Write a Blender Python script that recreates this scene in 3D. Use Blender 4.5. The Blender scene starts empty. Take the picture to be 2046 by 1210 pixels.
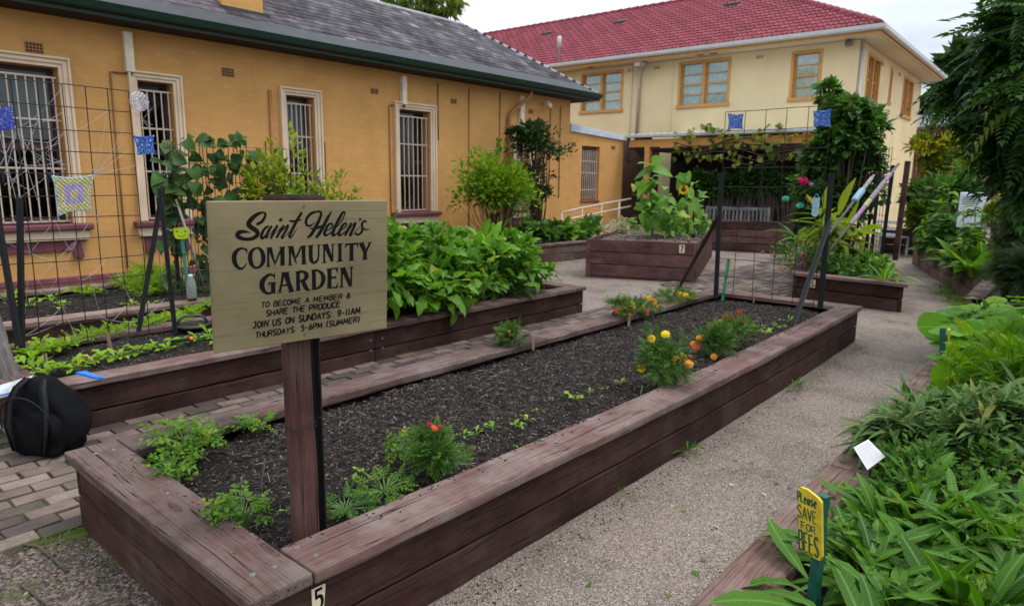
import bpy, bmesh, math, random
import numpy as np
from mathutils import Vector, Matrix
random.seed(7); R = np.random.default_rng(11)
S = bpy.context.scene; COL = S.collection
rad = math.radians
# ------------------------------------------------------------------ camera
F, PITCH, ROLL, YAW, CH = 1348.51, .178473, .0120958, .712546, 1.6
cp, sp, cr, sr = math.cos(PITCH), math.sin(PITCH), math.cos(ROLL), math.sin(ROLL)
MC = np.array([[cr,-sr,0],[sr,cr,0],[0,0,1]]) @ np.array([[1,0,0],[0,cp,-sp],[0,sp,cp]])
WW = np.array([[math.cos(YAW),0,-math.sin(YAW)],[math.sin(YAW),0,math.cos(YAW)],[0,-1,0]])
CB = WW @ MC.T                                   # camera (x right, y down, z forward) -> world
cam = bpy.data.cameras.new('camera'); camo = bpy.data.objects.new('camera', cam); COL.objects.link(camo)
m = Matrix.Identity(4)
for r_ in range(3):
    m[r_][0] = CB[r_][0]; m[r_][1] = -CB[r_][1]; m[r_][2] = -CB[r_][2]
m.translation = (0, 0, CH); camo.matrix_world = m
cam.sensor_width = 36; cam.lens = F/2046*36; cam.clip_end = 800; cam.clip_start = .05
cam.dof.use_dof = True; cam.dof.focus_distance = 2.4; cam.dof.aperture_fstop = 5.0
S.camera = camo
# ------------------------------------------------------------------ world, sun, exposure
SUN_EL, SUN_AZ = 64, 40                          # azimuth measured from +X towards +Y
w = bpy.data.worlds.new('World'); S.world = w; w.use_nodes = True
nt = w.node_tree; nt.nodes.clear(); N = nt.nodes.new; LK = nt.links.new
out = N('ShaderNodeOutputWorld'); bg = N('ShaderNodeBackground'); sky = N('ShaderNodeTexSky')
sky.sky_type = 'NISHITA'; sky.sun_disc = False; sky.sun_elevation = rad(SUN_EL); sky.sun_rotation = rad(90-SUN_AZ)
sky.air_density = 1.0; sky.dust_density = 2.0
tc = N('ShaderNodeTexCoord'); mp = N('ShaderNodeMapping'); mp.inputs['Scale'].default_value = (1.6, 1.6, 4.5)
nz = N('ShaderNodeTexNoise'); nz.inputs['Scale'].default_value = 2.2; nz.inputs['Detail'].default_value = 7; nz.inputs['Roughness'].default_value = .58
rp = N('ShaderNodeValToRGB'); rp.color_ramp.elements[0].position = .30; rp.color_ramp.elements[1].position = .50
mx = N('ShaderNodeMix'); mx.data_type = 'RGBA'
cl = N('ShaderNodeTexNoise'); cl.inputs['Scale'].default_value = 3.0; cl.inputs['Detail'].default_value = 5
cr2 = N('ShaderNodeValToRGB')
cr2.color_ramp.elements[0].position = .3; cr2.color_ramp.elements[0].color = (5.9, 6.75, 7.8, 1)
cr2.color_ramp.elements[1].position = .62; cr2.color_ramp.elements[1].color = (8.6, 8.95, 9.3, 1)
LK(tc.outputs['Generated'], mp.inputs['Vector']); LK(mp.outputs[0], nz.inputs['Vector']); LK(mp.outputs[0], cl.inputs['Vector'])
LK(nz.outputs['Fac'], rp.inputs['Fac']); LK(rp.outputs['Color'], mx.inputs['Factor'])
LK(cl.outputs['Fac'], cr2.inputs['Fac'])
LK(sky.outputs[0], mx.inputs['A']); LK(cr2.outputs['Color'], mx.inputs['B'])
sz = N('ShaderNodeSeparateXYZ'); LK(tc.outputs['Generated'], sz.inputs[0])      # overcast sky: about three times brighter overhead than at the horizon
mr0 = N('ShaderNodeMapRange'); mr0.inputs['From Min'].default_value = .12; mr0.inputs['From Max'].default_value = 1; mr0.inputs['To Min'].default_value = 1.0; mr0.inputs['To Max'].default_value = 3.0; LK(sz.outputs['Z'], mr0.inputs['Value'])
vm = N('ShaderNodeVectorMath'); vm.operation = 'SCALE'; LK(mx.outputs['Result'], vm.inputs[0]); LK(mr0.outputs[0], vm.inputs['Scale']); LK(vm.outputs[0], bg.inputs['Color'])
bg.inputs['Strength'].default_value = .1; LK(bg.outputs[0], out.inputs['Surface'])
sl = bpy.data.lights.new('sun', 'SUN'); sl.energy = 1.5; sl.angle = rad(18); sl.color = (1, .96, .9)
so = bpy.data.objects.new('sun', sl); COL.objects.link(so)
sd = Vector((math.cos(rad(SUN_EL))*math.cos(rad(SUN_AZ)), math.cos(rad(SUN_EL))*math.sin(rad(SUN_AZ)), math.sin(rad(SUN_EL))))
so.rotation_euler = sd.to_track_quat('Z', 'Y').to_euler(); so.location = (0, 0, 30)
S.view_settings.view_transform = 'Standard'; S.view_settings.look = 'None'; S.view_settings.gamma = 1; S.view_settings.exposure = .12
S.cycles.max_bounces = 8; S.cycles.transparent_max_bounces = 12; S.cycles.use_denoising = True
# ------------------------------------------------------------------ photo measurement helpers (pixel of the 2046x1210 photo -> real point)
C3 = np.array([0, 0, CH])
def ray(px, py): return CB @ np.array([(px-1023)/F, (py-605)/F, 1.])
def at(px, py, z=0.): d = ray(px, py); return C3 + d*(z-CH)/d[2]
def onX(px, py, x): d = ray(px, py); return C3 + d*x/d[0]
def onY(px, py, y): d = ray(px, py); return C3 + d*y/d[1]
def onP(px, py, o, n): d = ray(px, py); return C3 + d*(((np.array(o)-C3) @ n)/(d @ n))
def top(px, py, base):                           # height above `base` of a thing whose top shows at px,py
    d = ray(px, py); h = math.hypot(d[0], d[1]); t = math.hypot(base[0], base[1])/h
    return CH + d[2]*t - base[2]
# ------------------------------------------------------------------ object helpers
def tag(o, label=None, cat=None, group=None, kind=None):
    if label: o['label'] = label
    if cat: o['category'] = cat
    if group: o['group'] = group
    if kind: o['kind'] = kind
    return o
def empty(name, loc=(0,0,0), rz=0., label=None, cat=None, group=None):
    o = bpy.data.objects.new(name, None); COL.objects.link(o); o.location = [float(v) for v in loc]; o.rotation_euler = (0, 0, rz)
    o.empty_display_size = .1
    return tag(o, label, cat, group)
def nrm(v): v = np.asarray(v, float); return v/(np.linalg.norm(v)+1e-12)
def frame(d, up=(0,0,1)):
    d = nrm(d); u = np.asarray(up, float)
    if abs(d @ u) > .98: u = np.array([1., 0, 0])
    s = nrm(np.cross(d, u)); return s, d, np.cross(s, d)
class MB:
    def __init__(s): s.V = []; s.Fc = []; s.A = []; s.B = []; s.n = 0; s.mi = []
    def add(s, V, Fc, A=None, var=None, mi=0):
        V = np.asarray(V, float); k = len(V)
        s.V.append(V); s.A.append(np.asarray(A, float) if A is not None else V.copy())
        s.B.append(np.full(k, random.random() if var is None else var) if np.isscalar(var) or var is None else np.asarray(var, float))
        s.Fc += [tuple(int(i)+s.n for i in f) for f in Fc]; s.mi += [mi]*len(Fc); s.n += k
    def box(s, c, size, rot=None, var=None, mi=0):
        c = np.asarray(c, float); h = np.asarray(size, float)/2
        L = np.array([[x, y, z] for x in (-1, 1) for y in (-1, 1) for z in (-1, 1)])*h
        off = R.random(3)*20; V = L if rot is None else L @ np.asarray(rot).T
        ax = int(np.argmax(h)); A = L.copy()
        if ax: A[:, [0, ax]] = A[:, [ax, 0]]
        s.add(V+c, [(0,1,3,2),(4,6,7,5),(0,4,5,1),(2,3,7,6),(0,2,6,4),(1,5,7,3)], A+off, var, mi)
    def bx(s, x0, x1, y0, y1, z0, z1, var=None, mi=0): s.box(((x0+x1)/2, (y0+y1)/2, (z0+z1)/2), (abs(x1-x0), abs(y1-y0), abs(z1-z0)), None, var, mi)
    def beam(s, p0, p1, w, h, up=(0,0,1), var=None, mi=0):
        p0 = np.asarray(p0, float); p1 = np.asarray(p1, float); a, d, u = frame(p1-p0, up); L = np.linalg.norm(p1-p0)
        s.box((p0+p1)/2, (w, L, h), np.array([a, d, u]).T, var, mi)
    def plank(s, p0, p1, w, h, up=(0,0,1), n=10, bow=None, wear=.0015, var=None):   # worn timber, grain along its length
        p0 = np.asarray(p0, float); p1 = np.asarray(p1, float); a, d, u = frame(p1-p0, up); L = np.linalg.norm(p1-p0)
        V = []; A = []; off = R.random(3)*20
        for i in range(n+1):
            t = i/n
            for x, z in ((-1,-1),(1,-1),(1,1),(-1,1)):
                j = R.normal(0, wear, 2) if 0 < i < n else (0, 0)
                q = p0 + d*L*t + a*(x*w/2+j[0]) + u*(z*h/2+j[1])
                if bow is not None: q = q + bow(q)
                V.append(q); A.append(off+np.array([L*t, x*w/2, z*h/2]))
        Fc = [(3,2,1,0), tuple(n*4+k for k in (0,1,2,3))]
        for i in range(n):
            for k in range(4): Fc.append((i*4+k, i*4+(k+1)%4, i*4+4+(k+1)%4, i*4+4+k))
        s.add(V, Fc, A, var)
    def tube(s, pts, r, n=8, caps=True, var=None, mi=0):
        pts = [np.asarray(p, float) for p in pts]; m = len(pts); rs = [r]*m if np.isscalar(r) else list(r)
        V = []; A = []; off = R.random(3)*20; L = 0; prev = None
        for i, p in enumerate(pts):
            d = pts[min(i+1, m-1)]-pts[max(i-1, 0)]
            a, d, u = frame(d, (0,0,1) if prev is None else prev); prev = u if abs(nrm(d)[2]) > .5 or True else None
            if i: L += np.linalg.norm(p-pts[i-1])
            for k in range(n):
                t = 2*math.pi*k/n; q = a*math.cos(t)+u*math.sin(t)
                V.append(p+q*rs[i]); A.append(off+np.array([L, math.cos(t)*rs[i], math.sin(t)*rs[i]]))
        Fc = []
        for i in range(m-1):
            for k in range(n): Fc.append((i*n+k, i*n+(k+1)%n, (i+1)*n+(k+1)%n, (i+1)*n+k))
        if caps: Fc += [tuple(reversed(range(n))), tuple((m-1)*n+k for k in range(n))]
        s.add(V, Fc, A, var, mi)
    def lathe(s, c, prof, n=20, var=None, mi=0):      # prof: (radius, z)
        V = [(c[0]+r*math.cos(2*math.pi*k/n), c[1]+r*math.sin(2*math.pi*k/n), c[2]+z) for r, z in prof for k in range(n)]
        Fc = [(i*n+k, i*n+(k+1)%n, (i+1)*n+(k+1)%n, (i+1)*n+k) for i in range(len(prof)-1) for k in range(n)]
        Fc += [tuple(reversed(range(n))), tuple((len(prof)-1)*n+k for k in range(n))]
        s.add(V, Fc, None, var, mi)
    def prism(s, poly, d, var=None, mi=0):            # poly: 3D points of a planar outline; extruded by vector d
        P = np.asarray(poly, float); n = len(P); d = np.asarray(d, float)
        s.add(np.vstack([P, P+d]), [tuple(range(n-1, -1, -1)), tuple(range(n, 2*n))]+[(i, (i+1)%n, n+(i+1)%n, n+i) for i in range(n)], None, var, mi)
    def build(s, name, mat, parent=None, smooth=False, bevel=0, link=True):
        V = np.vstack(s.V) if s.V else np.zeros((0, 3)); me = bpy.data.meshes.new(name)
        me.from_pydata(V.tolist(), [], s.Fc)
        a = me.attributes.new('pl', 'FLOAT_VECTOR', 'POINT'); a.data.foreach_set('vector', np.vstack(s.A).ravel().astype(np.float32))
        b = me.attributes.new('var', 'FLOAT', 'POINT'); b.data.foreach_set('value', np.concatenate(s.B).astype(np.float32))
        for mm in (mat if isinstance(mat, (list, tuple)) else [mat]): me.materials.append(mm)
        if any(s.mi): me.polygons.foreach_set('material_index', s.mi)
        if smooth: me.polygons.foreach_set('use_smooth', [True]*len(me.polygons))
        me.update(); o = bpy.data.objects.new(name, me)
        if bevel:
            bv = o.modifiers.new('bevel', 'BEVEL'); bv.width = bevel; bv.segments = 2; bv.limit_method = 'ANGLE'; bv.angle_limit = rad(40)
        COL.objects.link(o)
        if parent is not None: o.parent = parent
        return o
def copy_tree(o, parent=None, data=True):
    c = o.copy(); COL.objects.link(c); c.parent = parent
    if parent is None:
        for k in ('label',):
            if k in c: del c[k]
    for ch in [x for x in COL.objects if x.parent == o]: copy_tree(ch, c)
    return c
# ------------------------------------------------------------------ materials
def mk(name):
    mt = bpy.data.materials.new(name); mt.use_nodes = True; nt = mt.node_tree
    return mt, nt, nt.nodes['Principled BSDF'], nt.nodes.new, nt.links.new
def ramp(N, pts):
    r = N('ShaderNodeValToRGB'); e = r.color_ramp.elements
    while len(e) < len(pts): e.new(.5)
    for i, (p, c) in enumerate(pts):
        e[i].position = p; c = (c, c, c) if np.isscalar(c) else c; e[i].color = (*c, 1)
    return r
def simple(name, c, rough=.6, metal=0, nvar=.12, nscale=8, bump=.0, bscale=60, spec=.4):
    mt, nt, B, N, LK = mk(name); c = np.array(c)
    tc = N('ShaderNodeTexCoord'); nz = N('ShaderNodeTexNoise'); nz.inputs['Scale'].default_value = nscale; nz.inputs['Detail'].default_value = 5
    LK(tc.outputs['Object'], nz.inputs['Vector'])
    r = ramp(N, [(.3, c*(1-nvar)), (.7, np.minimum(c*(1+nvar), 1))]); LK(nz.outputs['Fac'], r.inputs['Fac']); LK(r.outputs['Color'], B.inputs['Base Color'])
    B.inputs['Roughness'].default_value = rough; B.inputs['Metallic'].default_value = metal; B.inputs['Specular IOR Level'].default_value = spec
    if bump:
        n2 = N('ShaderNodeTexNoise'); n2.inputs['Scale'].default_value = bscale; n2.inputs['Detail'].default_value = 4; LK(tc.outputs['Object'], n2.inputs['Vector'])
        b = N('ShaderNodeBump'); b.inputs['Strength'].default_value = bump; b.inputs['Distance'].default_value = .01
        LK(n2.outputs['Fac'], b.inputs['Height']); LK(b.outputs[0], B.inputs['Normal'])
    return mt
def timber(name, c1, c2, grey=None, gamt=.5, crack=.5, rough=.92, bump=.6):
    mt, nt, B, N, LK = mk(name); at_ = N('ShaderNodeAttribute'); at_.attribute_name = 'pl'; va = N('ShaderNodeAttribute'); va.attribute_name = 'var'
    mp = N('ShaderNodeMapping'); mp.inputs['Scale'].default_value = (2.2, 75, 75); LK(at_.outputs['Vector'], mp.inputs['Vector'])
    n1 = N('ShaderNodeTexNoise'); n1.inputs['Scale'].default_value = 1.4; n1.inputs['Detail'].default_value = 10; n1.inputs['Roughness'].default_value = .72; n1.inputs['Distortion'].default_value = .9; LK(mp.outputs[0], n1.inputs['Vector'])
    r1 = ramp(N, [(.28, np.array(c1)*.55), (.45, c1), (.68, c2)]); LK(n1.outputs['Fac'], r1.inputs['Fac'])
    n2 = N('ShaderNodeTexNoise'); n2.inputs['Scale'].default_value = 3.2; n2.inputs['Detail'].default_value = 6; n2.inputs['Roughness'].default_value = .7; LK(at_.outputs['Vector'], n2.inputs['Vector'])
    r2 = ramp(N, [(.42, 0.), (.68, gamt)]); LK(n2.outputs['Fac'], r2.inputs['Fac'])
    mx = N('ShaderNodeMix'); mx.data_type = 'RGBA'; LK(r2.outputs['Color'], mx.inputs['Factor']); LK(r1.outputs['Color'], mx.inputs['A']); mx.inputs['B'].default_value = (*(grey if grey else np.array(c2)*1.2), 1)
    hs = N('ShaderNodeHueSaturation'); LK(mx.outputs['Result'], hs.inputs['Color'])
    mr = N('ShaderNodeMapRange'); mr.inputs['To Min'].default_value = .78; mr.inputs['To Max'].default_value = 1.2; LK(va.outputs['Fac'], mr.inputs['Value']); LK(mr.outputs[0], hs.inputs['Value'])
    # long drying cracks and dark stains
    m2 = N('ShaderNodeMapping'); m2.inputs['Scale'].default_value = (.3, 24, 24); LK(at_.outputs['Vector'], m2.inputs['Vector'])
    n3 = N('ShaderNodeTexNoise'); n3.inputs['Scale'].default_value = 1.3; n3.inputs['Detail'].default_value = 2; n3.inputs['Distortion'].default_value = .35; LK(m2.outputs[0], n3.inputs['Vector'])
    r3 = ramp(N, [(.490, 1.), (.497, max(.03, 1-crack*1.25)), (.502, max(.03, 1-crack*1.25)), (.509, 1.)]); LK(n3.outputs['Fac'], r3.inputs['Fac'])
    n4 = N('ShaderNodeTexNoise'); n4.inputs['Scale'].default_value = 1.5; n4.inputs['Detail'].default_value = 4; LK(at_.outputs['Vector'], n4.inputs['Vector'])
    r4 = ramp(N, [(.34, .42), (.52, 1.)]); LK(n4.outputs['Fac'], r4.inputs['Fac'])
    mu = N('ShaderNodeMix'); mu.data_type = 'RGBA'; mu.blend_type = 'MULTIPLY'; mu.inputs['Factor'].default_value = 1; LK(hs.outputs[0], mu.inputs['A']); LK(r3.outputs['Color'], mu.inputs['B'])
    mu2 = N('ShaderNodeMix'); mu2.data_type = 'RGBA'; mu2.blend_type = 'MULTIPLY'; mu2.inputs['Factor'].default_value = .8; LK(mu.outputs['Result'], mu2.inputs['A']); LK(r4.outputs['Color'], mu2.inputs['B'])
    mk_ = N('ShaderNodeMapping'); mk_.inputs['Scale'].default_value = (1.5, 5.5, 5.5); LK(at_.outputs['Vector'], mk_.inputs['Vector']); vk = N('ShaderNodeTexVoronoi'); vk.inputs['Scale'].default_value = 1.0; LK(mk_.outputs[0], vk.inputs['Vector'])
    rk = ramp(N, [(.0, .35), (.05, .55), (.07, .8), (.085, .5), (.11, 1.)]); LK(vk.outputs['Distance'], rk.inputs['Fac'])      # knots
    mu3 = N('ShaderNodeMix'); mu3.data_type = 'RGBA'; mu3.blend_type = 'MULTIPLY'; mu3.inputs['Factor'].default_value = min(1, crack*1.3); LK(mu2.outputs['Result'], mu3.inputs['A']); LK(rk.outputs['Color'], mu3.inputs['B'])
    LK(mu3.outputs['Result'], B.inputs['Base Color']); B.inputs['Roughness'].default_value = rough; B.inputs['Specular IOR Level'].default_value = .12
    ad = N('ShaderNodeMath'); ad.operation = 'MULTIPLY_ADD'; LK(r3.outputs['Color'], ad.inputs[0]); ad.inputs[1].default_value = .8; LK(n1.outputs['Fac'], ad.inputs[2])
    b = N('ShaderNodeBump'); b.inputs['Strength'].default_value = bump; b.inputs['Distance'].default_value = .006; LK(ad.outputs[0], b.inputs['Height']); LK(b.outputs[0], B.inputs['Normal'])
    return mt
def leafm(name, dark, light, rib=None, trans=.35, rough=.5, vein=0, spec=.3):
    dark = np.array(dark)*(1.15,1.0,.7); light = np.array(light)*(1.18,1.02,.68)
    mt, nt, B, N, LK = mk(name); va = N('ShaderNodeAttribute'); va.attribute_name = 'var'; pl = N('ShaderNodeAttribute'); pl.attribute_name = 'pl'
    r = ramp(N, [(.0, dark), (.85, light), (.97, np.array(light)*np.array([1.2, 1.05, .9])), (1., np.array(light)*np.array([1.6, .95, .8]))]); LK(va.outputs['Fac'], r.inputs['Fac']); c = r.outputs['Color']
    if rib:
        sx = N('ShaderNodeSeparateXYZ'); LK(pl.outputs['Vector'], sx.inputs[0])
        ab = N('ShaderNodeMath'); ab.operation = 'ABSOLUTE'; LK(sx.outputs['X'], ab.inputs[0])
        rr = ramp(N, [(.006, 1.), (.02, 0.)]); LK(ab.outputs[0], rr.inputs['Fac']); fac = rr.outputs['Color']
        if vein:
            sb = N('ShaderNodeMath'); sb.operation = 'MULTIPLY_ADD'; LK(ab.outputs[0], sb.inputs[0]); sb.inputs[1].default_value = -.9; LK(sx.outputs['Y'], sb.inputs[2])
            fr = N('ShaderNodeMath'); fr.operation = 'MULTIPLY'; LK(sb.outputs[0], fr.inputs[0]); fr.inputs[1].default_value = vein
            f2 = N('ShaderNodeMath'); f2.operation = 'FRACT'; LK(fr.outputs[0], f2.inputs[0])
            r2 = ramp(N, [(.0, .55), (.09, .0), (.9, 0.), (1., .55)]); LK(f2.outputs[0], r2.inputs['Fac'])
            mxx = N('ShaderNodeMath'); mxx.operation = 'MAXIMUM'; LK(rr.outputs['Color'], mxx.inputs[0]); LK(r2.outputs['Color'], mxx.inputs[1]); fac = mxx.outputs[0]
        fm = N('ShaderNodeMath'); fm.operation = 'MULTIPLY'; LK(fac, fm.inputs[0]); fm.inputs[1].default_value = .7
        mx = N('ShaderNodeMix'); mx.data_type = 'RGBA'; LK(fm.outputs[0], mx.inputs['Factor']); LK(c, mx.inputs['A']); mx.inputs['B'].default_value = (*rib, 1); c = mx.outputs['Result']
    LK(c, B.inputs['Base Color']); B.inputs['Roughness'].default_value = rough; B.inputs['Specular IOR Level'].default_value = spec*.6
    tr = N('ShaderNodeBsdfTranslucent'); hs = N('ShaderNodeHueSaturation'); hs.inputs['Value'].default_value = 1.5; hs.inputs['Saturation'].default_value = 1.05; LK(c, hs.inputs['Color']); LK(hs.outputs[0], tr.inputs['Color'])
    ms = N('ShaderNodeMixShader'); ms.inputs[0].default_value = trans; LK(B.outputs[0], ms.inputs[1]); LK(tr.outputs[0], ms.inputs[2]); LK(ms.outputs[0], nt.nodes['Material Output'].inputs['Surface'])
    return mt
def glass(name, base=0., tr=.76):
    mt, nt, B, N, LK = mk(name); t = N('ShaderNodeBsdfTransparent'); t.inputs['Color'].default_value = (tr*.95, tr, tr, 1); g = N('ShaderNodeBsdfGlossy'); g.inputs['Roughness'].default_value = .03
    f = N('ShaderNodeFresnel'); f.inputs['IOR'].default_value = 1.5; mx = N('ShaderNodeMixShader'); fm = N('ShaderNodeMath'); fm.operation = 'MULTIPLY'; fm.inputs[1].default_value = .55; fm.operation = 'MULTIPLY_ADD'; fm.inputs[2].default_value = base; LK(f.outputs[0], fm.inputs[0]); LK(fm.outputs[0], mx.inputs[0]); LK(t.outputs[0], mx.inputs[1]); LK(g.outputs[0], mx.inputs[2]); LK(mx.outputs[0], nt.nodes['Material Output'].inputs['Surface'])
    return mt
def brickwall(name, c, mort, bw=.24, bh=.086, var=.08, bump=.35, rough=.75, dirt=.25):
    mt, nt, B, N, LK = mk(name); pl = N('ShaderNodeAttribute'); pl.attribute_name = 'pl'; c = np.array(c)
    b = N('ShaderNodeTexBrick'); b.inputs['Scale'].default_value = 1; b.inputs['Brick Width'].default_value = bw; b.inputs['Row Height'].default_value = bh; b.inputs['Mortar Size'].default_value = .007; b.inputs['Mortar Smooth'].default_value = .3
    b.inputs['Color1'].default_value = (*(c*(1-var)), 1); b.inputs['Color2'].default_value = (*np.minimum(c*(1+var), 1), 1); b.inputs['Mortar'].default_value = (*mort, 1); LK(pl.outputs['Vector'], b.inputs['Vector'])
    nz = N('ShaderNodeTexNoise'); nz.inputs['Scale'].default_value = 1.6; nz.inputs['Detail'].default_value = 8; nz.inputs['Roughness'].default_value = .65; LK(pl.outputs['Vector'], nz.inputs['Vector'])
    r = ramp(N, [(.3, 1-dirt), (.62, 1.)]); LK(nz.outputs['Fac'], r.inputs['Fac'])
    mp = N('ShaderNodeMapping'); mp.inputs['Scale'].default_value = (5, .5, 5); LK(pl.outputs['Vector'], mp.inputs['Vector'])
    n2 = N('ShaderNodeTexNoise'); n2.inputs['Scale'].default_value = 1; n2.inputs['Detail'].default_value = 5; LK(mp.outputs[0], n2.inputs['Vector']); r2 = ramp(N, [(.3, 1-dirt*.3), (.55, 1.)]); LK(n2.outputs['Fac'], r2.inputs['Fac'])
    m1 = N('ShaderNodeMix'); m1.data_type = 'RGBA'; m1.blend_type = 'MULTIPLY'; m1.inputs['Factor'].default_value = 1; LK(b.outputs['Color'], m1.inputs['A']); LK(r.outputs['Color'], m1.inputs['B'])
    m2 = N('ShaderNodeMix'); m2.data_type = 'RGBA'; m2.blend_type = 'MULTIPLY'; m2.inputs['Factor'].default_value = 1; LK(m1.outputs['Result'], m2.inputs['A']); LK(r2.outputs['Color'], m2.inputs['B'])
    LK(m2.outputs['Result'], B.inputs['Base Color']); B.inputs['Roughness'].default_value = rough; B.inputs['Specular IOR Level'].default_value = .3
    n3 = N('ShaderNodeTexNoise'); n3.inputs['Scale'].default_value = 60; n3.inputs['Detail'].default_value = 3; LK(pl.outputs['Vector'], n3.inputs['Vector'])
    a = N('ShaderNodeMath'); a.operation = 'MULTIPLY_ADD'; LK(b.outputs['Fac'], a.inputs[0]); a.inputs[1].default_value = -1; LK(n3.outputs['Fac'], a.inputs[2])
    bp = N('ShaderNodeBump'); bp.inputs['Strength'].default_value = bump; bp.inputs['Distance'].default_value = .012; LK(a.outputs[0], bp.inputs['Height']); LK(bp.outputs[0], B.inputs['Normal'])
    return mt
def granular(name, cols, scale, bump, dist=.006, big=None, rough=.9, mossc=None, moss=.0):
    mt, nt, B, N, LK = mk(name); tc = N('ShaderNodeTexCoord')
    v = N('ShaderNodeTexVoronoi'); v.inputs['Scale'].default_value = scale; LK(tc.outputs['Object'], v.inputs['Vector'])
    sx = N('ShaderNodeSeparateColor'); LK(v.outputs['Color'], sx.inputs[0]); r = ramp(N, cols); LK(sx.outputs[0], r.inputs['Fac'])
    nz = N('ShaderNodeTexNoise'); nz.inputs['Scale'].default_value = 1.3; nz.inputs['Detail'].default_value = 9; nz.inputs['Roughness'].default_value = .72; LK(tc.outputs['Object'], nz.inputs['Vector'])
    r2 = ramp(N, [(.32, .5), (.5, 1.), (.75, 1.15)]); LK(nz.outputs['Fac'], r2.inputs['Fac'])
    m1 = N('ShaderNodeMix'); m1.data_type = 'RGBA'; m1.blend_type = 'MULTIPLY'; m1.inputs['Factor'].default_value = 1; LK(r.outputs['Color'], m1.inputs['A']); LK(r2.outputs['Color'], m1.inputs['B']); c = m1.outputs['Result']
    if mossc:
        n5 = N('ShaderNodeTexNoise'); n5.inputs['Scale'].default_value = 2.3; n5.inputs['Detail'].default_value = 9; n5.inputs['Roughness'].default_value = .75; LK(tc.outputs['Object'], n5.inputs['Vector'])
        r5 = ramp(N, [(.56, 0.), (.66, moss)]); LK(n5.outputs['Fac'], r5.inputs['Fac']); mm = N('ShaderNodeMix'); mm.data_type = 'RGBA'; LK(r5.outputs['Color'], mm.inputs['Factor']); LK(c, mm.inputs['A']); mm.inputs['B'].default_value = (*mossc, 1); c = mm.outputs['Result']
    LK(c, B.inputs['Base Color']); B.inputs['Roughness'].default_value = rough; B.inputs['Specular IOR Level'].default_value = .25
    b = N('ShaderNodeBump'); b.inputs['Strength'].default_value = bump; b.inputs['Distance'].default_value = dist; b.invert = True; LK(v.outputs['Distance'], b.inputs['Height']); LK(b.outputs[0], B.inputs['Normal'])
    return mt
def varcol(name, pts, rough=.8, trans=0):
    mt, nt, B, N, LK = mk(name); va = N('ShaderNodeAttribute'); va.attribute_name = 'var'; r = ramp(N, pts); LK(va.outputs['Fac'], r.inputs['Fac']); LK(r.outputs['Color'], B.inputs['Base Color']); B.inputs['Roughness'].default_value = rough; B.inputs['Specular IOR Level'].default_value = .25
    return mt
M = {}
M['sleeper'] = timber('sleeper', (.038,.017,.0135), (.068,.032,.026), (.088,.06,.05), .55)  # brown darkened so the upright bed sides carry shade in their colour
M['cap'] = timber('cap', (.100,.056,.049), (.160,.098,.087), (.19,.15,.133), .85, .8)
M['edging'] = timber('edging', (.12,.068,.056), (.20,.125,.105), (.23,.175,.15), .7, .6)
M['redbed'] = timber('redbed', (.078,.034,.031), (.135,.062,.056), (.17,.11,.10), .5)
M['post'] = timber('post', (.075,.032,.029), (.135,.065,.056), (.10,.075,.06), .7, .45)
M['greywood'] = timber('greywood', (.10,.09,.085), (.22,.20,.185), (.3,.28,.26), .6)
M['rawwood'] = timber('rawwood', (.30,.2,.12), (.45,.33,.22), None, .3)
M['bamboo'] = timber('bamboo', (.36,.29,.25), (.55,.47,.42), None, .3)
M['gravel'] = granular('gravel', [(0,(.065,.048,.038)), (.25,(.155,.119,.097)), (.65,(.225,.176,.145)), (.9,(.30,.247,.207)), (1,(.41,.355,.305))], 200, .8, .006, None, .92, (.07,.075,.028), .45)
M['dirt'] = granular('dirt', [(0,(.03,.022,.018)), (.5,(.085,.062,.05)), (1,(.20,.16,.13))], 90, .9, .008, None, .95, (.055,.07,.02), .8)
M['soil'] = granular('soil', [(0,(.003,.0025,.0022)), (.6,(.011,.008,.0065)), (.9,(.029,.021,.017)), (1,(.08,.06,.048))], 70, 1, .012)
M['tansoil'] = granular('tansoil', [(0,(.06,.042,.033)), (.6,(.12,.085,.07)), (1,(.22,.17,.145))], 60, .9, .01)
M['chips'] = varcol('chips', [(0,(.004,.0035,.003)), (.35,(.020,.0135,.0105)), (.7,(.088,.061,.047)), (1,(.28,.212,.168))])
M['joint'] = granular('joint', [(0,(.018,.018,.008)), (.5,(.035,.037,.016)), (1,(.07,.065,.04))], 120, .6, .004, None, .95, (.055,.085,.015), 1.)
# ================================================================== SETTING: ground
def sheet(name, x0, x1, y0, y1, z, mat, kind='structure'):
    b = MB(); b.add([(x0,y0,z),(x1,y0,z),(x1,y1,z),(x0,y1,z)], [(0,1,2,3)]); return tag(b.build(name, mat), kind=kind)
sheet('ground', -180, 180, -60, 260, 0, M['gravel'])
M['ochre'] = brickwall('ochre paint', (.60,.315,.100), (.57,.295,.092), var=.035, dirt=.15, bump=.25)
M['plinth'] = simple('burgundy paint', (.19,.062,.068), .6, nvar=.2)
M['burgundy'] = simple('burgundy trim', (.15,.045,.055), .5, nvar=.15)
M['cream_trim'] = simple('cream trim', (.66,.51,.36), .55, nvar=.1, nscale=3)
M['cream_bar'] = simple('cream bar', (.55,.44,.35), .5, nvar=.05)
M['darkframe'] = simple('dark sash', (.055,.025,.03), .5)
M['green'] = simple('dark green gutter', (.006,.032,.020), .5, nvar=.2)
M['eave'] = simple('dark eave', (.02,.016,.013), .8)
M['glass'] = glass('window glass')
M['room'] = simple('dark room', (.012,.012,.013), .9)  # near-black colour stands in for the shade of unlit rooms
M['blind'] = simple('grey blind', (.50,.52,.53), .8, nvar=.08, nscale=2)
M['conduit'] = simple('painted conduit', (.26,.11,.045), .6)
M['pipe'] = simple('ochre pipe', (.36,.15,.05), .5)
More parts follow.
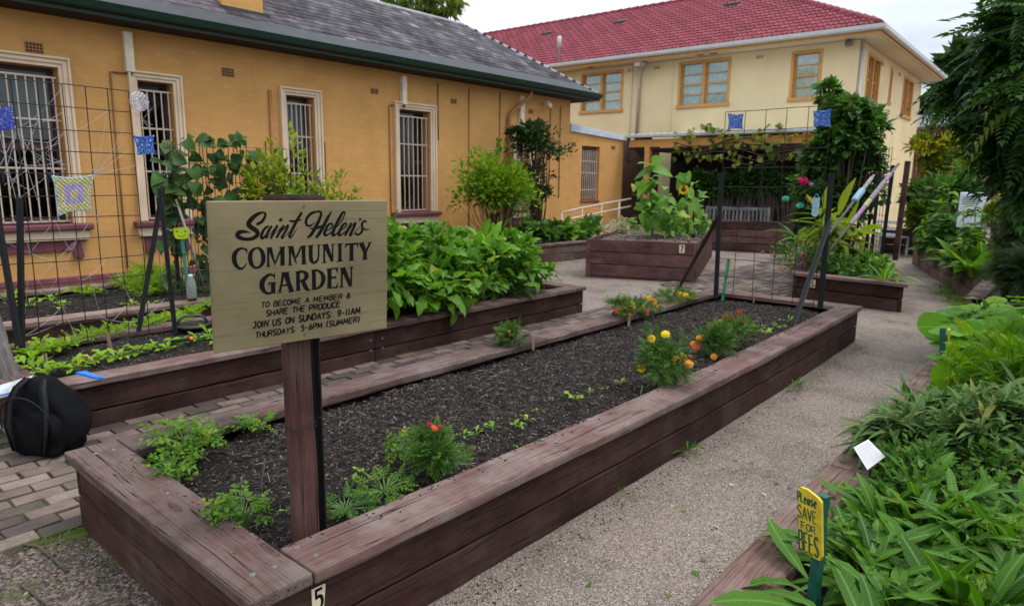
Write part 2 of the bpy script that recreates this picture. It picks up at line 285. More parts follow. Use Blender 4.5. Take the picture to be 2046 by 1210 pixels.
M['box'] = simple('cream duct', (.74,.63,.49), .5)
M['vent'] = simple('air brick', (.33,.15,.06), .8)
M['black'] = simple('black', (.008,.008,.008), .7)
M['lead'] = simple('lead flashing', (.040,.043,.050), .75, nvar=.18, nscale=5)
def slate_mat():
    mt, nt, B, N, LK = mk('slate'); va = N('ShaderNodeAttribute'); va.attribute_name = 'var'; pl = N('ShaderNodeAttribute'); pl.attribute_name = 'pl'
    r = ramp(N, [(0,(.034,.031,.036)), (.5,(.07,.064,.072)), (.9,(.11,.10,.112)), (1,(.19,.16,.2))]); LK(va.outputs['Fac'], r.inputs['Fac'])
    nz = N('ShaderNodeTexNoise'); nz.inputs['Scale'].default_value = 1.4; nz.inputs['Detail'].default_value = 10; nz.inputs['Roughness'].default_value = .78; LK(pl.outputs['Vector'], nz.inputs['Vector'])
    r2 = ramp(N, [(.38,(.3,.29,.3)), (.5,(1,.98,.97)), (.62,(1.7,1.66,1.55))]); LK(nz.outputs['Fac'], r2.inputs['Fac'])
    m1 = N('ShaderNodeMix'); m1.data_type = 'RGBA'; m1.blend_type = 'MULTIPLY'; m1.inputs['Factor'].default_value = 1; LK(r.outputs['Color'], m1.inputs['A']); LK(r2.outputs['Color'], m1.inputs['B']); LK(m1.outputs['Result'], B.inputs['Base Color'])
    B.inputs['Roughness'].default_value = .85; B.inputs['Specular IOR Level'].default_value = .2; return mt
M['slate'] = slate_mat()
# ---- wall with openings: P(u, v, w) gives a point, w = 0 is the outer face
def wall(mb, P, u0, u1, v0, v1, ops, th=.3, var=.5):
    us = sorted({u0, u1, *[o[0] for o in ops], *[o[1] for o in ops]}); vs = sorted({v0, v1, *[o[2] for o in ops], *[o[3] for o in ops]})
    us = [u for u in us if u0 <= u <= u1]; vs = [v for v in vs if v0 <= v <= v1]
    def q(pts):
        mb.add([P(*p) for p in pts], [(0,1,2,3)], [(p[0], p[1], p[2]) for p in pts], var)
    for i in range(len(us)-1):
        for j in range(len(vs)-1):
            a, b, c, d = us[i], us[i+1], vs[j], vs[j+1]; mu, mv = (a+b)/2, (c+d)/2
            if any(o[0] < mu < o[1] and o[2] < mv < o[3] for o in ops): continue
            q([(a,c,0),(b,c,0),(b,d,0),(a,d,0)]); q([(a,d,-th),(b,d,-th),(b,c,-th),(a,c,-th)])
    for o in ops:
        a, b, c, d = max(o[0], u0), min(o[1], u1), max(o[2], v0), min(o[3], v1)
        q([(a,c,0),(a,d,0),(a,d,-th),(a,c,-th)]); q([(b,c,-th),(b,d,-th),(b,d,0),(b,c,0)])
        q([(a,d,0),(b,d,0),(b,d,-th),(a,d,-th)]); q([(a,c,-th),(b,c,-th),(b,c,0),(a,c,0)])
    for a, b in ((u0, u0), (u1, u1)): q([(a,v0,-th),(a,v0,0),(a,v1,0),(a,v1,-th)])
    q([(u0,v1,0),(u1,v1,0),(u1,v1,-th),(u0,v1,-th)])
class PB:                                        # boxes laid out in wall coordinates (u along, v up, w out)
    def __init__(s, P): s.P = P; s.m = MB(); s.e = np.array([np.array(P(1,0,0))-np.array(P(0,0,0)), np.array(P(0,1,0))-np.array(P(0,0,0)), np.array(P(0,0,1))-np.array(P(0,0,0))]).T
    def b(s, u0, u1, v0, v1, w0, w1, var=None):
        s.m.box(s.P((u0+u1)/2, (v0+v1)/2, (w0+w1)/2), (abs(u1-u0), abs(v1-v0), abs(w1-w0)), s.e, var); return s
    def build(s, *a, **k): return s.m.build(*a, **k)
# ================================================================== THE OCHRE COTTAGE
XW = -10.3; PC = lambda u, v, w: (XW+w, u, v)
cot = empty('cottage', (XW, 8, 0), 0, 'ochre painted brick cottage with slate roof, dark green gutter and barred windows', 'house')
def kid(o, par):                                 # parent keeping world coordinates
    o.parent = par; o.matrix_parent_inverse = Matrix.Translation(-Vector(par.location)) if par.rotation_euler.z == 0 else (Matrix.Translation(par.location) @ Matrix.Rotation(par.rotation_euler.z, 4, 'Z')).inverted()
    return o
def kb(mb, name, mat, par, **k): return kid(mb.build(name, mat, **k), par)
def sub(o, part):                                # sub-part of a part built in world coordinates
    o.parent = part; o.matrix_parent_inverse = Matrix.Identity(4); return o
def sb(mb, name, mat, part, **k):
    return sub(mb.build(name, mat, **k), part)
# openings (Y0, Y1, z0, z1)
WIN = [(1.70,2.99,.98,2.95,.13), (3.93,4.41,.98,2.91,.12), (6.20,6.73,.98,2.94,.12), (8.57,9.36,.98,2.92,.13), (11.97,12.45,.98,2.63,.12)]
b = MB(); wall(b, PC, -4, 14.05, .28, 3.62, [x[:4] for x in WIN], .32); kb(b, 'wall', M['ochre'], cot)
b = MB(); b.bx(-19, XW-.321, 13.73, 14.05, .28, 3.62); kb(b, 'end_wall', M['ochre'], cot)
b = MB(); b.bx(XW-.4, XW+.035, -4, 14.07, 0, .28); kb(b, 'plinth', M['plinth'], cot, bevel=.012)
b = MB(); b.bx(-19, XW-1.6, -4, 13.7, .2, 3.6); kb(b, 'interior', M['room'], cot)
def cottage_window(a, c, v0, v1, ar, n, blind, third=True):
    p = PB(PC); t = .05; d0, d1 = -.26, -.20                     # sashes
    p.b(a, a+t, v0, v1, d0, d1); p.b(c-t, c, v0, v1, d0, d1); p.b(a+t, c-t, v1-t, v1, d0, d1); p.b(a+t, c-t, v0, v0+.07, d0, d1)
    mid = (v0+v1)/2; p.b(a+t, c-t, mid-.03, mid+.03, d0-.01, d1+.012)
    f = kb(p, 'window', M['darkframe'], cot)
    g = PB(PC); g.b(a+t, c-t, v0+.07, v1-t, -.235, -.229); sub(g.build('pane', M['glass']), f)
    q = PB(PC); q.b(a+.01, c-.01, v1-blind*(v1-v0), v1-.01, -.25, -.246) if blind else q.b(a-.02, a+.03, v0, v1, -.36, -.33); sub(q.build('blind' if blind else 'curtain', M['blind']), f)
    # moulded architrave: three steps
    q = PB(PC)
    for k, (o, w) in enumerate(((0, .03), (ar*.35, .05), (ar*.75, .075))):
        e = ar*(.35, .75, 1)[k]
        q.b(a-e, a-o, v0, v1+e, 0, w); q.b(c+o, c+e, v0, v1+e, 0, w); q.b(a-o, c+o, v1+o, v1+e, 0, w)
    sub(q.build('architrave', M['cream_trim'], bevel=.006), f)
    q = PB(PC); q.b(a-ar-.08, c+ar+.08, v0-.085, v0, -.2, .13); sub(q.build('sill', M['burgundy'], bevel=.02), f)
    q = PB(PC); q.b(a-ar-.03, c+ar+.03, v0-.215, v0-.085, 0, .075); sub(q.build('sill_band', M['cream_trim'], bevel=.006), f)
    q = PB(PC); lo = v0-.215; L = c-a+2*ar-.1; u0 = a-ar+.05      # scalloped apron with two brackets
    q.b(u0, u0+L, lo-.12, lo, 0, .03); q.b(u0, u0+.12, lo-.24, lo-.12, 0, .055); q.b(u0+L-.12, u0+L, lo-.24, lo-.12, 0, .055)
    ns = max(2, int((L-.24)/.11)); 
    for k in range(ns):
        cu = u0+.12+(L-.24)*(k+.5)/ns; r = (L-.24)/ns/2
        q.m.prism([PC(cu+r*math.cos(t), lo-.12-.55*r*math.sin(t), 0) for t in np.linspace(0, math.pi, 9)], (.03, 0, 0))
    sub(q.build('apron', M['burgundy']), f)
    q = PB(PC); w0, w1 = -.06, -.048                              # security bars
    for k in range(n):
        u = a+.05+(c-a-.1)*k/(n-1); q.b(u-.0075, u+.0075, v0+.03, v1-.12, w0, w1)
    for z in (v0+.03, v0+.36*(v1-v0), v0+.67*(v1-v0), v1-.12): q.b(a+.02, c-.005, z-.011, z+.011, w0-.006, w0)
    sub(q.build('security_grille', M['cream_bar']), f); return f
for (a, c, v0, v1, ar), n, bl in zip(WIN, (13, 5, 6, 7, 6), (.45, 0, .42, 0, .3)): cottage_window(a, c, v0, v1, ar, n, bl)
def air_brick(Y, z, P, par, mat, w=.2, h=.13, nx=5, nz=3):
    q = PB(P); q.b(Y-w/2, Y+w/2, z-h/2, z+h/2, 0, .006); o = kb(q, 'vent', mat, par); q = PB(P)
    for i in range(nx):
        for j in range(nz):
            u = Y+(i-(nx-1)/2)*w/nx*.92; v = z+(j-(nz-1)/2)*h/nz*.92; q.b(u-w/nx*.3, u+w/nx*.3, v-h/nz*.3, v+h/nz*.3, .006, .008)
    sub(q.build('vent_hole', M['black']), o); return o
for Y, z in ((2.76,3.16), (5.25,3.17), (8.01,3.18), (10.02,3.19), (12.5,3.19)): air_brick(Y, z, PC, cot, M['vent'], *((.2,.13,5,3) if Y < 6 else (.18,.1,2,3)))
for Y, z0, z1 in ((3.84,3.0,3.42), (8.66,3.0,3.42)):
    q = PB(PC); q.b(Y-.055, Y+.055, z0, z1+.1, 0, .09); o = kb(q, 'duct_box', M['box'], cot, bevel=.006)
    q = PB(PC); q.b(Y-.025, Y+.025, z0-.05, z0, .02, .06); sub(q.build('duct_outlet', M['lead']), o)
def con(pts, r=.011, mat='conduit', name='conduit'):
    b = MB(); b.tube([(XW+.02, y, z) for y, z in pts], r, 6); return kb(b, name, M[mat], cot, smooth=True)
con([(3.82,2.98),(3.66,2.98),(3.60,2.98),(3.60,.3)]); con([(8.66,2.97),(8.36,2.97),(8.33,2.95),(8.33,.3)])
con([(5.92,2.98),(5.92,.3)], .03, 'pipe', 'wall_pipe')
for Y, z1, z0 in ((9.57,3.5,2.4), (10.45,3.5,.3), (11.42,3.5,.3), (13.23,3.4,1.2), (13.63,3.4,1.2)): con([(Y,z1),(Y,z0)])
b = MB(); b.tube([(XW+.3,12.15,3.62),(XW+.28,12.15,3.48),(XW+.08,11.72,3.1),(XW+.06,11.68,3.0),(XW+.06,11.68,.05)], .042, 10); kb(b, 'downpipe', M['pipe'], cot, smooth=True)
q = PB(PC); q.b(12.06,12.2,2.82,3.5,0,.08); q.b(11.75,12.2,2.74,2.82,0,.09); kb(q, 'duct_box', M['box'], cot, bevel=.005)
b = MB(); b.tube([(XW,12.95,3.4),(XW+.18,12.95,3.42)], .035, 10); b.lathe((XW+.2,12.95,3.3), [(.02,.12),(.06,.08),(.07,0)], 12); kb(b, 'wall_lamp', M['box'], cot, smooth=True)
# gutter, eave, roof.  eave line X = -9.86, ridge X = -12.2
XE, ZE, YE = XW+.46, 3.72, 14.55; XR, ZR = XE-2.36, 5.26; sl_ = (ZR-ZE)/(XE-XR)
b = MB(); b.prism([(XE-.02,-4,ZE-.02),(XW-.05,-4,ZE-.02),(XW-.05,-4,ZE-.14),(XE-.02,-4,ZE-.12)], (0,YE+4,0)); kb(b, 'eave', M['eave'], cot)
b = MB(); prof = [(0,0),(.0,-.04),(.03,-.09),(.08,-.115),(.13,-.09),(.15,-.03),(.165,.012),(.15,.012),(.135,-.03),(.115,-.075),(.08,-.095),(.04,-.075),(.015,-.03),(.012,0)]
b.prism([(XE-.04+x*.95,-4,ZE+.012+z*.8) for x, z in prof], (0,YE+4.08,0)); b.bx(XE-.04,XE-.018,-4,YE+.02,ZE-.13,ZE-.01); kb(b, 'gutter', M['green'], cot)
b = MB(); b.prism([(XE-.02+.0,YE+.06,ZE-.005),(XR*2-XE,YE+.06,ZE-.005),(XR*2-XE,YE+.06,ZE-.12),(XE-.02,YE+.06,ZE-.12)], (0,.1,0)); kb(b, 'gutter', M['green'], cot)
def slates(mb, O, e_u, e_s, nr, ulim, row, wdt, th=.0055, lap=1.5):        # rows of separate slates; ulim(s) -> (u0,u1)
    n = np.cross(e_u, e_s); n = n if n[2] > 0 else -n
    for i in range(nr):
        s0 = i*row; u0, u1 = ulim(s0+row*.5); k0 = int(u0/wdt)-1; k1 = int(u1/wdt)+2
        for k in range(k0, k1):
            a = max(u0, (k+(i%2)*.5)*wdt+.004); c = min(u1, (k+1+(i%2)*.5)*wdt-.004)
            if c-a < .03: continue
            j = R.normal(0,.006); p = lambda u, s, h: O+e_u*u+e_s*s+n*h
            mb.add([p(a,s0+j,th*2.2),p(c,s0+j,th*2.2),p(c,s0+row*lap,th*.4),p(a,s0+row*lap,th*.4),p(a,s0+j,th*.6),p(c,s0+j,th*.6)], [(0,1,2,3),(4,5,1,0)], None, float(np.clip(R.normal(.45,.22),0,1)))
b = MB(); es = nrm([XR-XE,0,ZR-ZE]); Ls = math.hypot(XE-XR, ZR-ZE); eu = np.array([0,1.,0])
nr = int(Ls/.17); slates(b, np.array([XE+.02,-3,ZE+.02])+es*.30, eu, es, nr-1, lambda s: (-1., YE+3-(s+.30)*(XE-XR)/Ls), .17, .24)
es2 = nrm([0,-(XE-XR),ZR-ZE]); slates(b, np.array([XR,YE,ZE+.02]), np.array([1.,0,0]), es2, nr, lambda s: (-(XE-XR)*(1-s/Ls), (XE-XR)*(1-s/Ls)), .17, .24)
kb(b, 'roof', M['slate'], cot)
b = MB(); YR = YE-(XE-XR)                        # solid roof body below the slates
V = [(XE,-4,ZE),(XE,YE,ZE),(2*XR-XE,YE,ZE),(2*XR-XE,-4,ZE),(XR,-4,ZR),(XR,YR,ZR)]
b.add(V, [(0,1,5,4),(1,2,5),(2,3,4,5),(0,4,3),(3,2,1,0)], None, .3); kb(b, 'roof_body', M['slate'], cot)
b = MB(); n_ = nrm(np.cross(eu, es)); n_ = n_ if n_[2] > 0 else -n_
O = np.array([XE+.03,-4,ZE+.02]); b.prism([O, O+eu*(YE+4), O+eu*(YE+4-.27)+es*.36, O+es*.36], n_*.022); kb(b, 'eave_flashing', M['lead'], cot)
b = MB(); b.tube([(XR,-4,ZR+.02),(XR,YR,ZR+.02)], .055, 8); b.tube([(XR,YR,ZR+.02),(XE,YE,ZE+.03)], .045, 8); kb(b, 'ridge_cap', simple('ridge lead', (.32,.33,.35), .6, nvar=.2), cot, smooth=True)
b = MB(); cx0 = XE-.62; cz = ZE+.62*sl_; b.bx(cx0-.75, cx0, 5.30, 5.98, cz-.25, cz+2.6); ch = kb(b, 'chimney', M['ochre'], cot, bevel=.01)
b = MB(); b.bx(cx0-.80, cx0+.05, 5.25, 6.03, cz+2.6, cz+2.85); sub(b.build('chimney_cap', M['ochre'], bevel=.01), ch)
b = MB(); b.bx(cx0-.02, cx0+.10, 5.24, 6.04, cz-.09, cz+.03); sub(b.build('flashing', M['lead'], bevel=.01), ch)
# ------------------------------------------------------------------ annex between cottage and verandah
ann = empty('annex', (XW, 15.4, 0), 0, 'low ochre annex with pale grey fascia and one burgundy framed window', 'house')
PA = lambda u, v, w: (XW-.02+w, u, v); AW = (14.63, 15.45, 1.12, 2.52)
b = MB(); wall(b, PA, 14.08, 16.62, 0, 2.86, [AW], .3); b.bx(-14.5, XW-.34, 16.32, 16.62, 0, 2.7); b.bx(-14.5, XW-.34, 14.08, 14.3, 0, 2.7); kb(b, 'wall', M['ochre'], ann)
b = MB(); b.prism([(XW-.03,14.08,2.84),(XW-.03,16.66,2.74),(XW-.03,16.66,2.88),(XW-.03,14.08,3.03)], (.06,0,0)); kb(b, 'fascia', simple('pale fascia', (.48,.53,.60), .5), ann, bevel=.006)
b = MB(); b.prism([(XW-.04,14.08,2.9),(XW-.04,16.7,2.83),(-14.5,16.7,3.1),(-14.5,14.08,3.2)], (0,0,.04)); kb(b, 'roof', M['lead'], ann)
q = PB(PA); a, c, v0, v1 = AW; t = .07
q.b(a,a+t,v0,v1,-.2,-.1); q.b(c-t,c,v0,v1,-.2,-.1); q.b(a+t,c-t,v1-t,v1,-.2,-.1); q.b(a+t,c-t,v0,v0+t,-.2,-.1); q.b(a+t,c-t,(v0+v1)/2-.03,(v0+v1)/2+.03,-.19,-.11); q.b(a-.02,c+.02,v0-.05,v0-.003,-.2,.03)
f = kb(q, 'window', M['burgundy'], ann)
q = PB(PA); q.b(a+t,c-t,v0+t,v1-t,-.155,-.15); sub(q.build('pane', M['glass']), f)
q = PB(PA); q.b(a+t,c-t,v0+.55,v1-t,-.25,-.24); sub(q.build('curtain', simple('white curtain', (.6,.63,.62), .8)), f)
q = PB(PA)
for k in range(9): u = a+.06+(c-a-.12)*k/8; q.b(u-.009,u+.009,v0+.04,v1-.1,-.06,-.045)
for z in (v0+.28, v0+.72, v1-.38): q.b(a,c,z-.012,z+.012,-.066,-.06)
sub(q.build('security_grille', M['cream_bar']), f)
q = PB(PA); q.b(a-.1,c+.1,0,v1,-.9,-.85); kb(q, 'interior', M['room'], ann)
for Y in (14.25, 16.1): air_brick(Y, 2.53, PA, ann, M['vent'], .2, .1, 2, 3)
b = MB(); b.tube([(XW+.07,16.72,2.85),(XW+.09,16.76,2.5),(XW+.07,16.74,2.3),(XW+.08,16.78,2.15)], .05, 10); kb(b, 'downpipe', M['lead'], ann, smooth=True)
b = MB(); b.lathe((XW+.35,17.05,0), [(.055,0),(.055,2.28),(.06,2.3)], 12); o = kb(b, 'downpipe', M['lead'], ann, smooth=True)
b = MB(); b.lathe((XW+.35,17.05,2.3), [(.06,0),(.2,.18),(.24,.3),(.25,.52),(.27,.53),(.24,.53)], 10); sub(b.build('rainwater_head', M['lead']), o)
# ================================================================== CREAM TWO STOREY BUILDING (own frame: corner at C0, turned by ry)
C0 = (-5.34, 20.0, 0); RY = .0236
big = empty('two_storey_building', C0, RY, 'cream two storey building with red tiled hip roof and orange window frames', 'building')
M['cream'] = simple('cream render', (.75,.60,.345), .75, nvar=.09, nscale=1.1, bump=.25, bscale=90)
M['orange'] = simple('orange paint', (.56,.28,.075), .5, nvar=.1)
M['soffit'] = simple('cream soffit', (.70,.60,.45), .7, nvar=.06)
M['gutterc'] = simple('pale gutter', (.50,.49,.48), .4, nvar=.08)
M['glassc'] = glass('upper window glass', .10, .95)
M['curtaing'] = simple('pale green curtain', (.78,.86,.80), .8, nvar=.15, nscale=9)
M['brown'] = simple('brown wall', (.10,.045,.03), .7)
def bk(mb, name, mat, par=big, **k): return mb.build(name, mat, par, **k)
PF = lambda u, v, w: (u, -w, v); PS = lambda u, v, w: (w, u, v)       # front face, right side face (local)
UW = [(-8.75,-7.08,3.92,5.24), (-5.11,-3.45,3.90,5.26), (-1.72,-.90,3.90,5.22)]
GW = [(-9.2,-8.2,0,2.1), (-7.6,-5.9,.8,2.2), (-4.2,-3.2,0,2.1), (-2.6,-1.0,.8,2.2)]
b = MB(); wall(b, PF, -22, 0, 0, 5.36, UW+GW, .28); bk(b, 'front_wall', M['cream'])
SW = [(1.0,2.55,3.87,5.19), (3.90,4.25,4.1,5.17), (5.98,7.7,3.88,5.18)]
b = MB(); wall(b, PS, .281, 9.2, 0, 5.36, SW, .28); bk(b, 'side_wall', M['cream'])
b = MB(); b.bx(-22,-.3,8.9,9.2,0,5.36); bk(b, 'rear_wall', M['cream'])
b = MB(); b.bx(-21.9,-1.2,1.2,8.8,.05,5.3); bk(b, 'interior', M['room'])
def cream_window(P, a, c, v0, v1, halves, louv=4):
    q = PB(P); t = .08; q.b(a,a+t,v0,v1,-.17,.02); q.b(c-t,c,v0,v1,-.17,.02); q.b(a+t,c-t,v1-t,v1,-.17,.02); q.b(a-.03,c+.03,v0-.02,v0+t,-.17,.05)
    if halves == 2: q.b((a+c)/2-.045,(a+c)/2+.045,v0+t,v1-t,-.16,.01)
    edges = [(a+t,(a+c)/2-.045),((a+c)/2+.045,c-t)] if halves == 2 else [(a+t,c-t)]
    for e0, e1 in edges:
        q.b(e0,e0+.04,v0+t,v1-t,-.14,-.07); q.b(e1-.04,e1,v0+t,v1-t,-.14,-.07)
        for k in range(1, louv): z = v0+t+(v1-v0-2*t)*k/louv; q.b(e0+.04,e1-.04,z-(.028 if k == 2 else .013),z+(.028 if k == 2 else .013),-.13,-.08)
    f = bk(q, 'window', M['orange'], bevel=.004)
    g = PB(P); [g.b(e0+.04,e1-.04,v0+t,v1-t,-.108,-.104) for e0, e1 in edges]; g.build('pane', M['glassc'], f)
    g = MB()
    for k in range(int((c-a)/.06)):                              # gathered curtain
        u = a+.05+k*.06; p0 = P(u,v0,-.118-.02*(k%2)); p1 = P(u+.06,v0,-.118-.02*((k+1)%2)); d = np.array([0,0,v1-v0]); g.prism([p0,p1,np.array(p1)+d,np.array(p0)+d], np.array(P(0,0,-.004))-np.array(P(0,0,0)))
    g.build('curtain', M['curtaing'] if P is PF else M['blind'], f); return f
for a, c, v0, v1 in UW: cream_window(PF, a, c, v0, v1, 2 if c-a > 1.2 else 1)
for a, c, v0, v1 in SW: cream_window(PS, a, c, v0, v1, 2 if c-a > 1.2 else 1)
for a, c, v0, v1 in GW:
    q = PB(PF); q.b(a,a+.07,v0,v1,-.15,.02); q.b(c-.07,c,v0,v1,-.15,.02); q.b(a+.07,c-.07,v1-.07,v1,-.15,.02); q.b(a+.07,c-.07,v0,v0+.1,-.15,.02)
    if v0 < .1: q.b(a+.07,c-.07,.1,v1-.07,-.13,-.09)
    o = bk(q, 'door' if v0 < .1 else 'window', M['brown'])
    if v0 > .1: g = PB(PF); g.b(a+.07,c-.07,v0+.1,v1-.07,-.1,-.095); g.build('pane', M['glass'], o)
    else: g = PB(PF); g.b(c-.16,c-.12,1.0,1.06,-.09,-.05); g.build('handle', M['lead'], o)
for u in (-9.55,-6.82,-5.87,-2.62): 
    q = PB(PF); q.b(u-.11,u+.11,5.12,5.24,0,.006); o = bk(q, 'vent', M['cream']); q = PB(PF); [q.b(u+i*.07-.022,u+i*.07+.022,5.14+j*.045,5.17+j*.045,.006,.008) for i in (-1,0,1) for j in (0,1)]; q.build('vent_hole', M['black'], o)
for u in (2.75, 5.2): q = PB(PS); q.b(u-.1,u+.1,5.06,5.16,0,.008); bk(q, 'vent', M['vent'])
# eaves, gutter and tiled roof
OV = .55; ZB = 5.36
b = MB(); b.prism([(-22,-OV,ZB+.012),(OV,-OV,ZB+.012),(OV,9.2+OV,ZB+.012),(-22,9.2+OV,ZB+.012)], (0,0,.03)); bk(b, 'soffit', M['soffit'])
b = MB(); b.bx(-22,OV,-OV-.03,-OV,ZB-.01,ZB+.15); b.bx(OV,OV+.03,-OV-.03,9.2+OV,ZB-.01,ZB+.15); bk(b, 'fascia', M['orange'])
gp = [(0,0),(0,-.11),(.03,-.13),(.085,-.13),(.12,-.09),(.125,0),(.115,0),(.1,-.085),(.03,-.11),(.012,-.1),(.012,0)]
b = MB(); b.prism([(-22,-OV-.032-x,ZB+.2+z) for x, z in gp], (22+OV+.16,0,0)); bk(b, 'gutter', M['gutterc'])
b = MB(); b.prism([(OV+.032+x,-OV-.1,ZB+.198+z) for x, z in gp], (0,9.2+2*OV+.1,0)); bk(b, 'gutter', M['gutterc'])
for u in (-8.2,-4.3,-3.9,-6.2): q = PB(PF); q.b(u-.1,u+.1,ZB-.004,ZB+.012,.2,.36); bk(q, 'soffit_vent', M['vent'])
H2 = 4.6+OV; TP = math.tan(rad(27.6)); ZT = ZB+.19; Ls = H2/math.cos(rad(27.6))
def tile_mat():
    mt, nt, B, N, LK = mk('red roof tile'); va = N('ShaderNodeAttribute'); va.attribute_name = 'var'; pl = N('ShaderNodeAttribute'); pl.attribute_name = 'pl'
    r = ramp(N, [(0,(.175,.036,.048)), (.5,(.205,.043,.057)), (1,(.235,.053,.07))]); LK(va.outputs['Fac'], r.inputs['Fac'])
    nz = N('ShaderNodeTexNoise'); nz.inputs['Scale'].default_value = .8; nz.inputs['Detail'].default_value = 7; LK(pl.outputs['Vector'], nz.inputs['Vector']); r2 = ramp(N, [(.3, .86), (.6, 1.05)]); LK(nz.outputs['Fac'], r2.inputs['Fac'])
    m1 = N('ShaderNodeMix'); m1.data_type = 'RGBA'; m1.blend_type = 'MULTIPLY'; m1.inputs['Factor'].default_value = 1; LK(r.outputs['Color'], m1.inputs['A']); LK(r2.outputs['Color'], m1.inputs['B']); LK(m1.outputs['Result'], B.inputs['Base Color']); B.inputs['Roughness'].default_value = .8; B.inputs['Specular IOR Level'].default_value = .15; return mt
M['tile'] = tile_mat()
def tiles(mb, O, eu, es, Lu, ulim, row=.31, wd=.27):
    n = np.cross(eu, es); n = n if n[2] > 0 else -n; prof = [(0,.0),(.1,.028),(.28,.045),(.45,.02),(.55,.008),(.66,.03),(.8,.035),(.93,.008)]
    for i in range(int(Ls/row)+1):
        s0 = i*row; s1 = min(Ls, s0+row*1.12); u0, u1 = ulim(min(Ls, s0+row*.5))
        if u1-u0 < .1: continue
        k0 = int(math.floor(u0/wd)); us = [(k+p[0])*wd for k in range(k0, int(u1/wd)+1) for p in prof]; hs = [p[1] for k in range(k0, int(u1/wd)+1) for p in prof]
        sel = [(max(u0,u), h) for u, h in zip(us, hs) if u0-wd < u < u1]; 
        V = []; A = []; var = []
        for u, h in sel:
            rv = ((int(u/wd)*7919+i*104729) % 97)/97
            for s, hh in ((s0, .012), (s0, h+.035), (s1, h+.004)):
                V.append(O+eu*u+es*s+n*hh); A.append((u, s, 0)); var.append(rv)
        m_ = len(sel); mb.add(V, [(j*3+k, j*3+3+k, j*3+4+k, j*3+1+k) for j in range(m_-1) for k in (0,1)], A, np.array(var))
c_, s_ = math.cos(rad(27.6)), math.sin(rad(27.6))
b = MB(); tiles(b, np.array([0,-OV-.06,ZT]), np.array([1.,0,0]), np.array([0,c_,s_]), 22, lambda s: (-22, OV+.06-s*c_)); bk(b, 'roof', M['tile'])
b = MB(); tiles(b, np.array([OV+.06,0,ZT]), np.array([0,1.,0]), np.array([-c_,0,s_]), 10, lambda s: (-OV-.06+s*c_, 9.2+OV+.06-s*c_)); bk(b, 'roof', M['tile'])
ZRI = ZT+H2*TP; rx = OV-H2
b = MB(); b.add([(-22,-OV,ZT-.02),(OV,-OV,ZT-.02),(OV,9.2+OV,ZT-.02),(-22,9.2+OV,ZT-.02),(-22,4.6,ZRI-.02),(rx,4.6,ZRI-.02)], [(0,1,5,4),(1,2,5),(2,3,4,5),(0,4,3),(3,2,1,0)], None, .3); bk(b, 'roof_body', M['tile'])
def caps(p0, p1):
    p0 = np.array(p0); p1 = np.array(p1); L = np.linalg.norm(p1-p0); n = int(L/.36); b = MB()
    for k in range(n):
        a = p0+(p1-p0)*k/n; c = p0+(p1-p0)*(k+1.12)/n; b.tube([a+np.array([0,0,.01]), c+np.array([0,0,.03])], [.10,.115], 8)
    bk(b, 'ridge_cap', M['tile'], smooth=True)
caps((OV,-OV,ZT+.02), (rx,4.6,ZRI+.02)); caps((OV,9.2+OV,ZT+.02), (rx,4.6,ZRI+.02)); caps((-22,4.6,ZRI+.02), (rx,4.6,ZRI+.02))
for px, py in ((1250,37),(1470,4),(1105,62)):
    p = onP(px, py, np.array(C0)+[0,3,0], np.array([0,1.,0])); u = p[0]-C0[0]; sl2 = 3+OV; z = ZT+sl2*TP
    b = MB(); b.prism([(u-.2,2.85,z-.02),(u+.2,2.85,z-.02),(u+.2,2.85,z+.10),(u-.2,2.85,z+.10)], (0,.4,.12)); bk(b, 'roof_vent', M['lead'], bevel=.01)
b = MB(); b.lathe((-9.45,-.35,ZB), [(.05,0),(.05,.75),(.075,.76),(.075,1.1),(.04,1.14)], 10); bk(b, 'flue', M['gutterc'], smooth=True)
b = MB(); b.tube([(-6.32,-.06,5.3),(-6.45,-.06,5.1),(-6.47,-.06,3.1)], .05, 8); bk(b, 'downpipe', simple('pink downpipe', (.55,.42,.36), .5), smooth=True)
b = MB(); b.bx(-6.42,-6.22,-.5,-.06,5.2,5.5); bk(b, 'rainwater_head', M['gutterc'], bevel=.02)
b = MB(); b.tube([(-6.75,-.04,5.3),(-6.77,-.04,3.1)], .025, 6); bk(b, 'conduit', M['soffit'])
b = MB(); b.tube([(-4.95-.35,-.012,5.3),(-5.3,-.012,3.1)], .012, 6); bk(b, 'conduit', M['soffit'])
b = MB(); b.tube([(.06,.12,5.34),(.06,.12,.05)], .045, 8); bk(b, 'downpipe', M['gutterc'], smooth=True)
b = MB(); b.tube([(-.3,-.1,5.24),(-.12,-.3,5.22)], .05, 10); b.bx(-.34,-.2,-.12,-.0,5.22,5.35); bk(b, 'security_camera', simple('camera grey', (.16,.15,.15), .4))
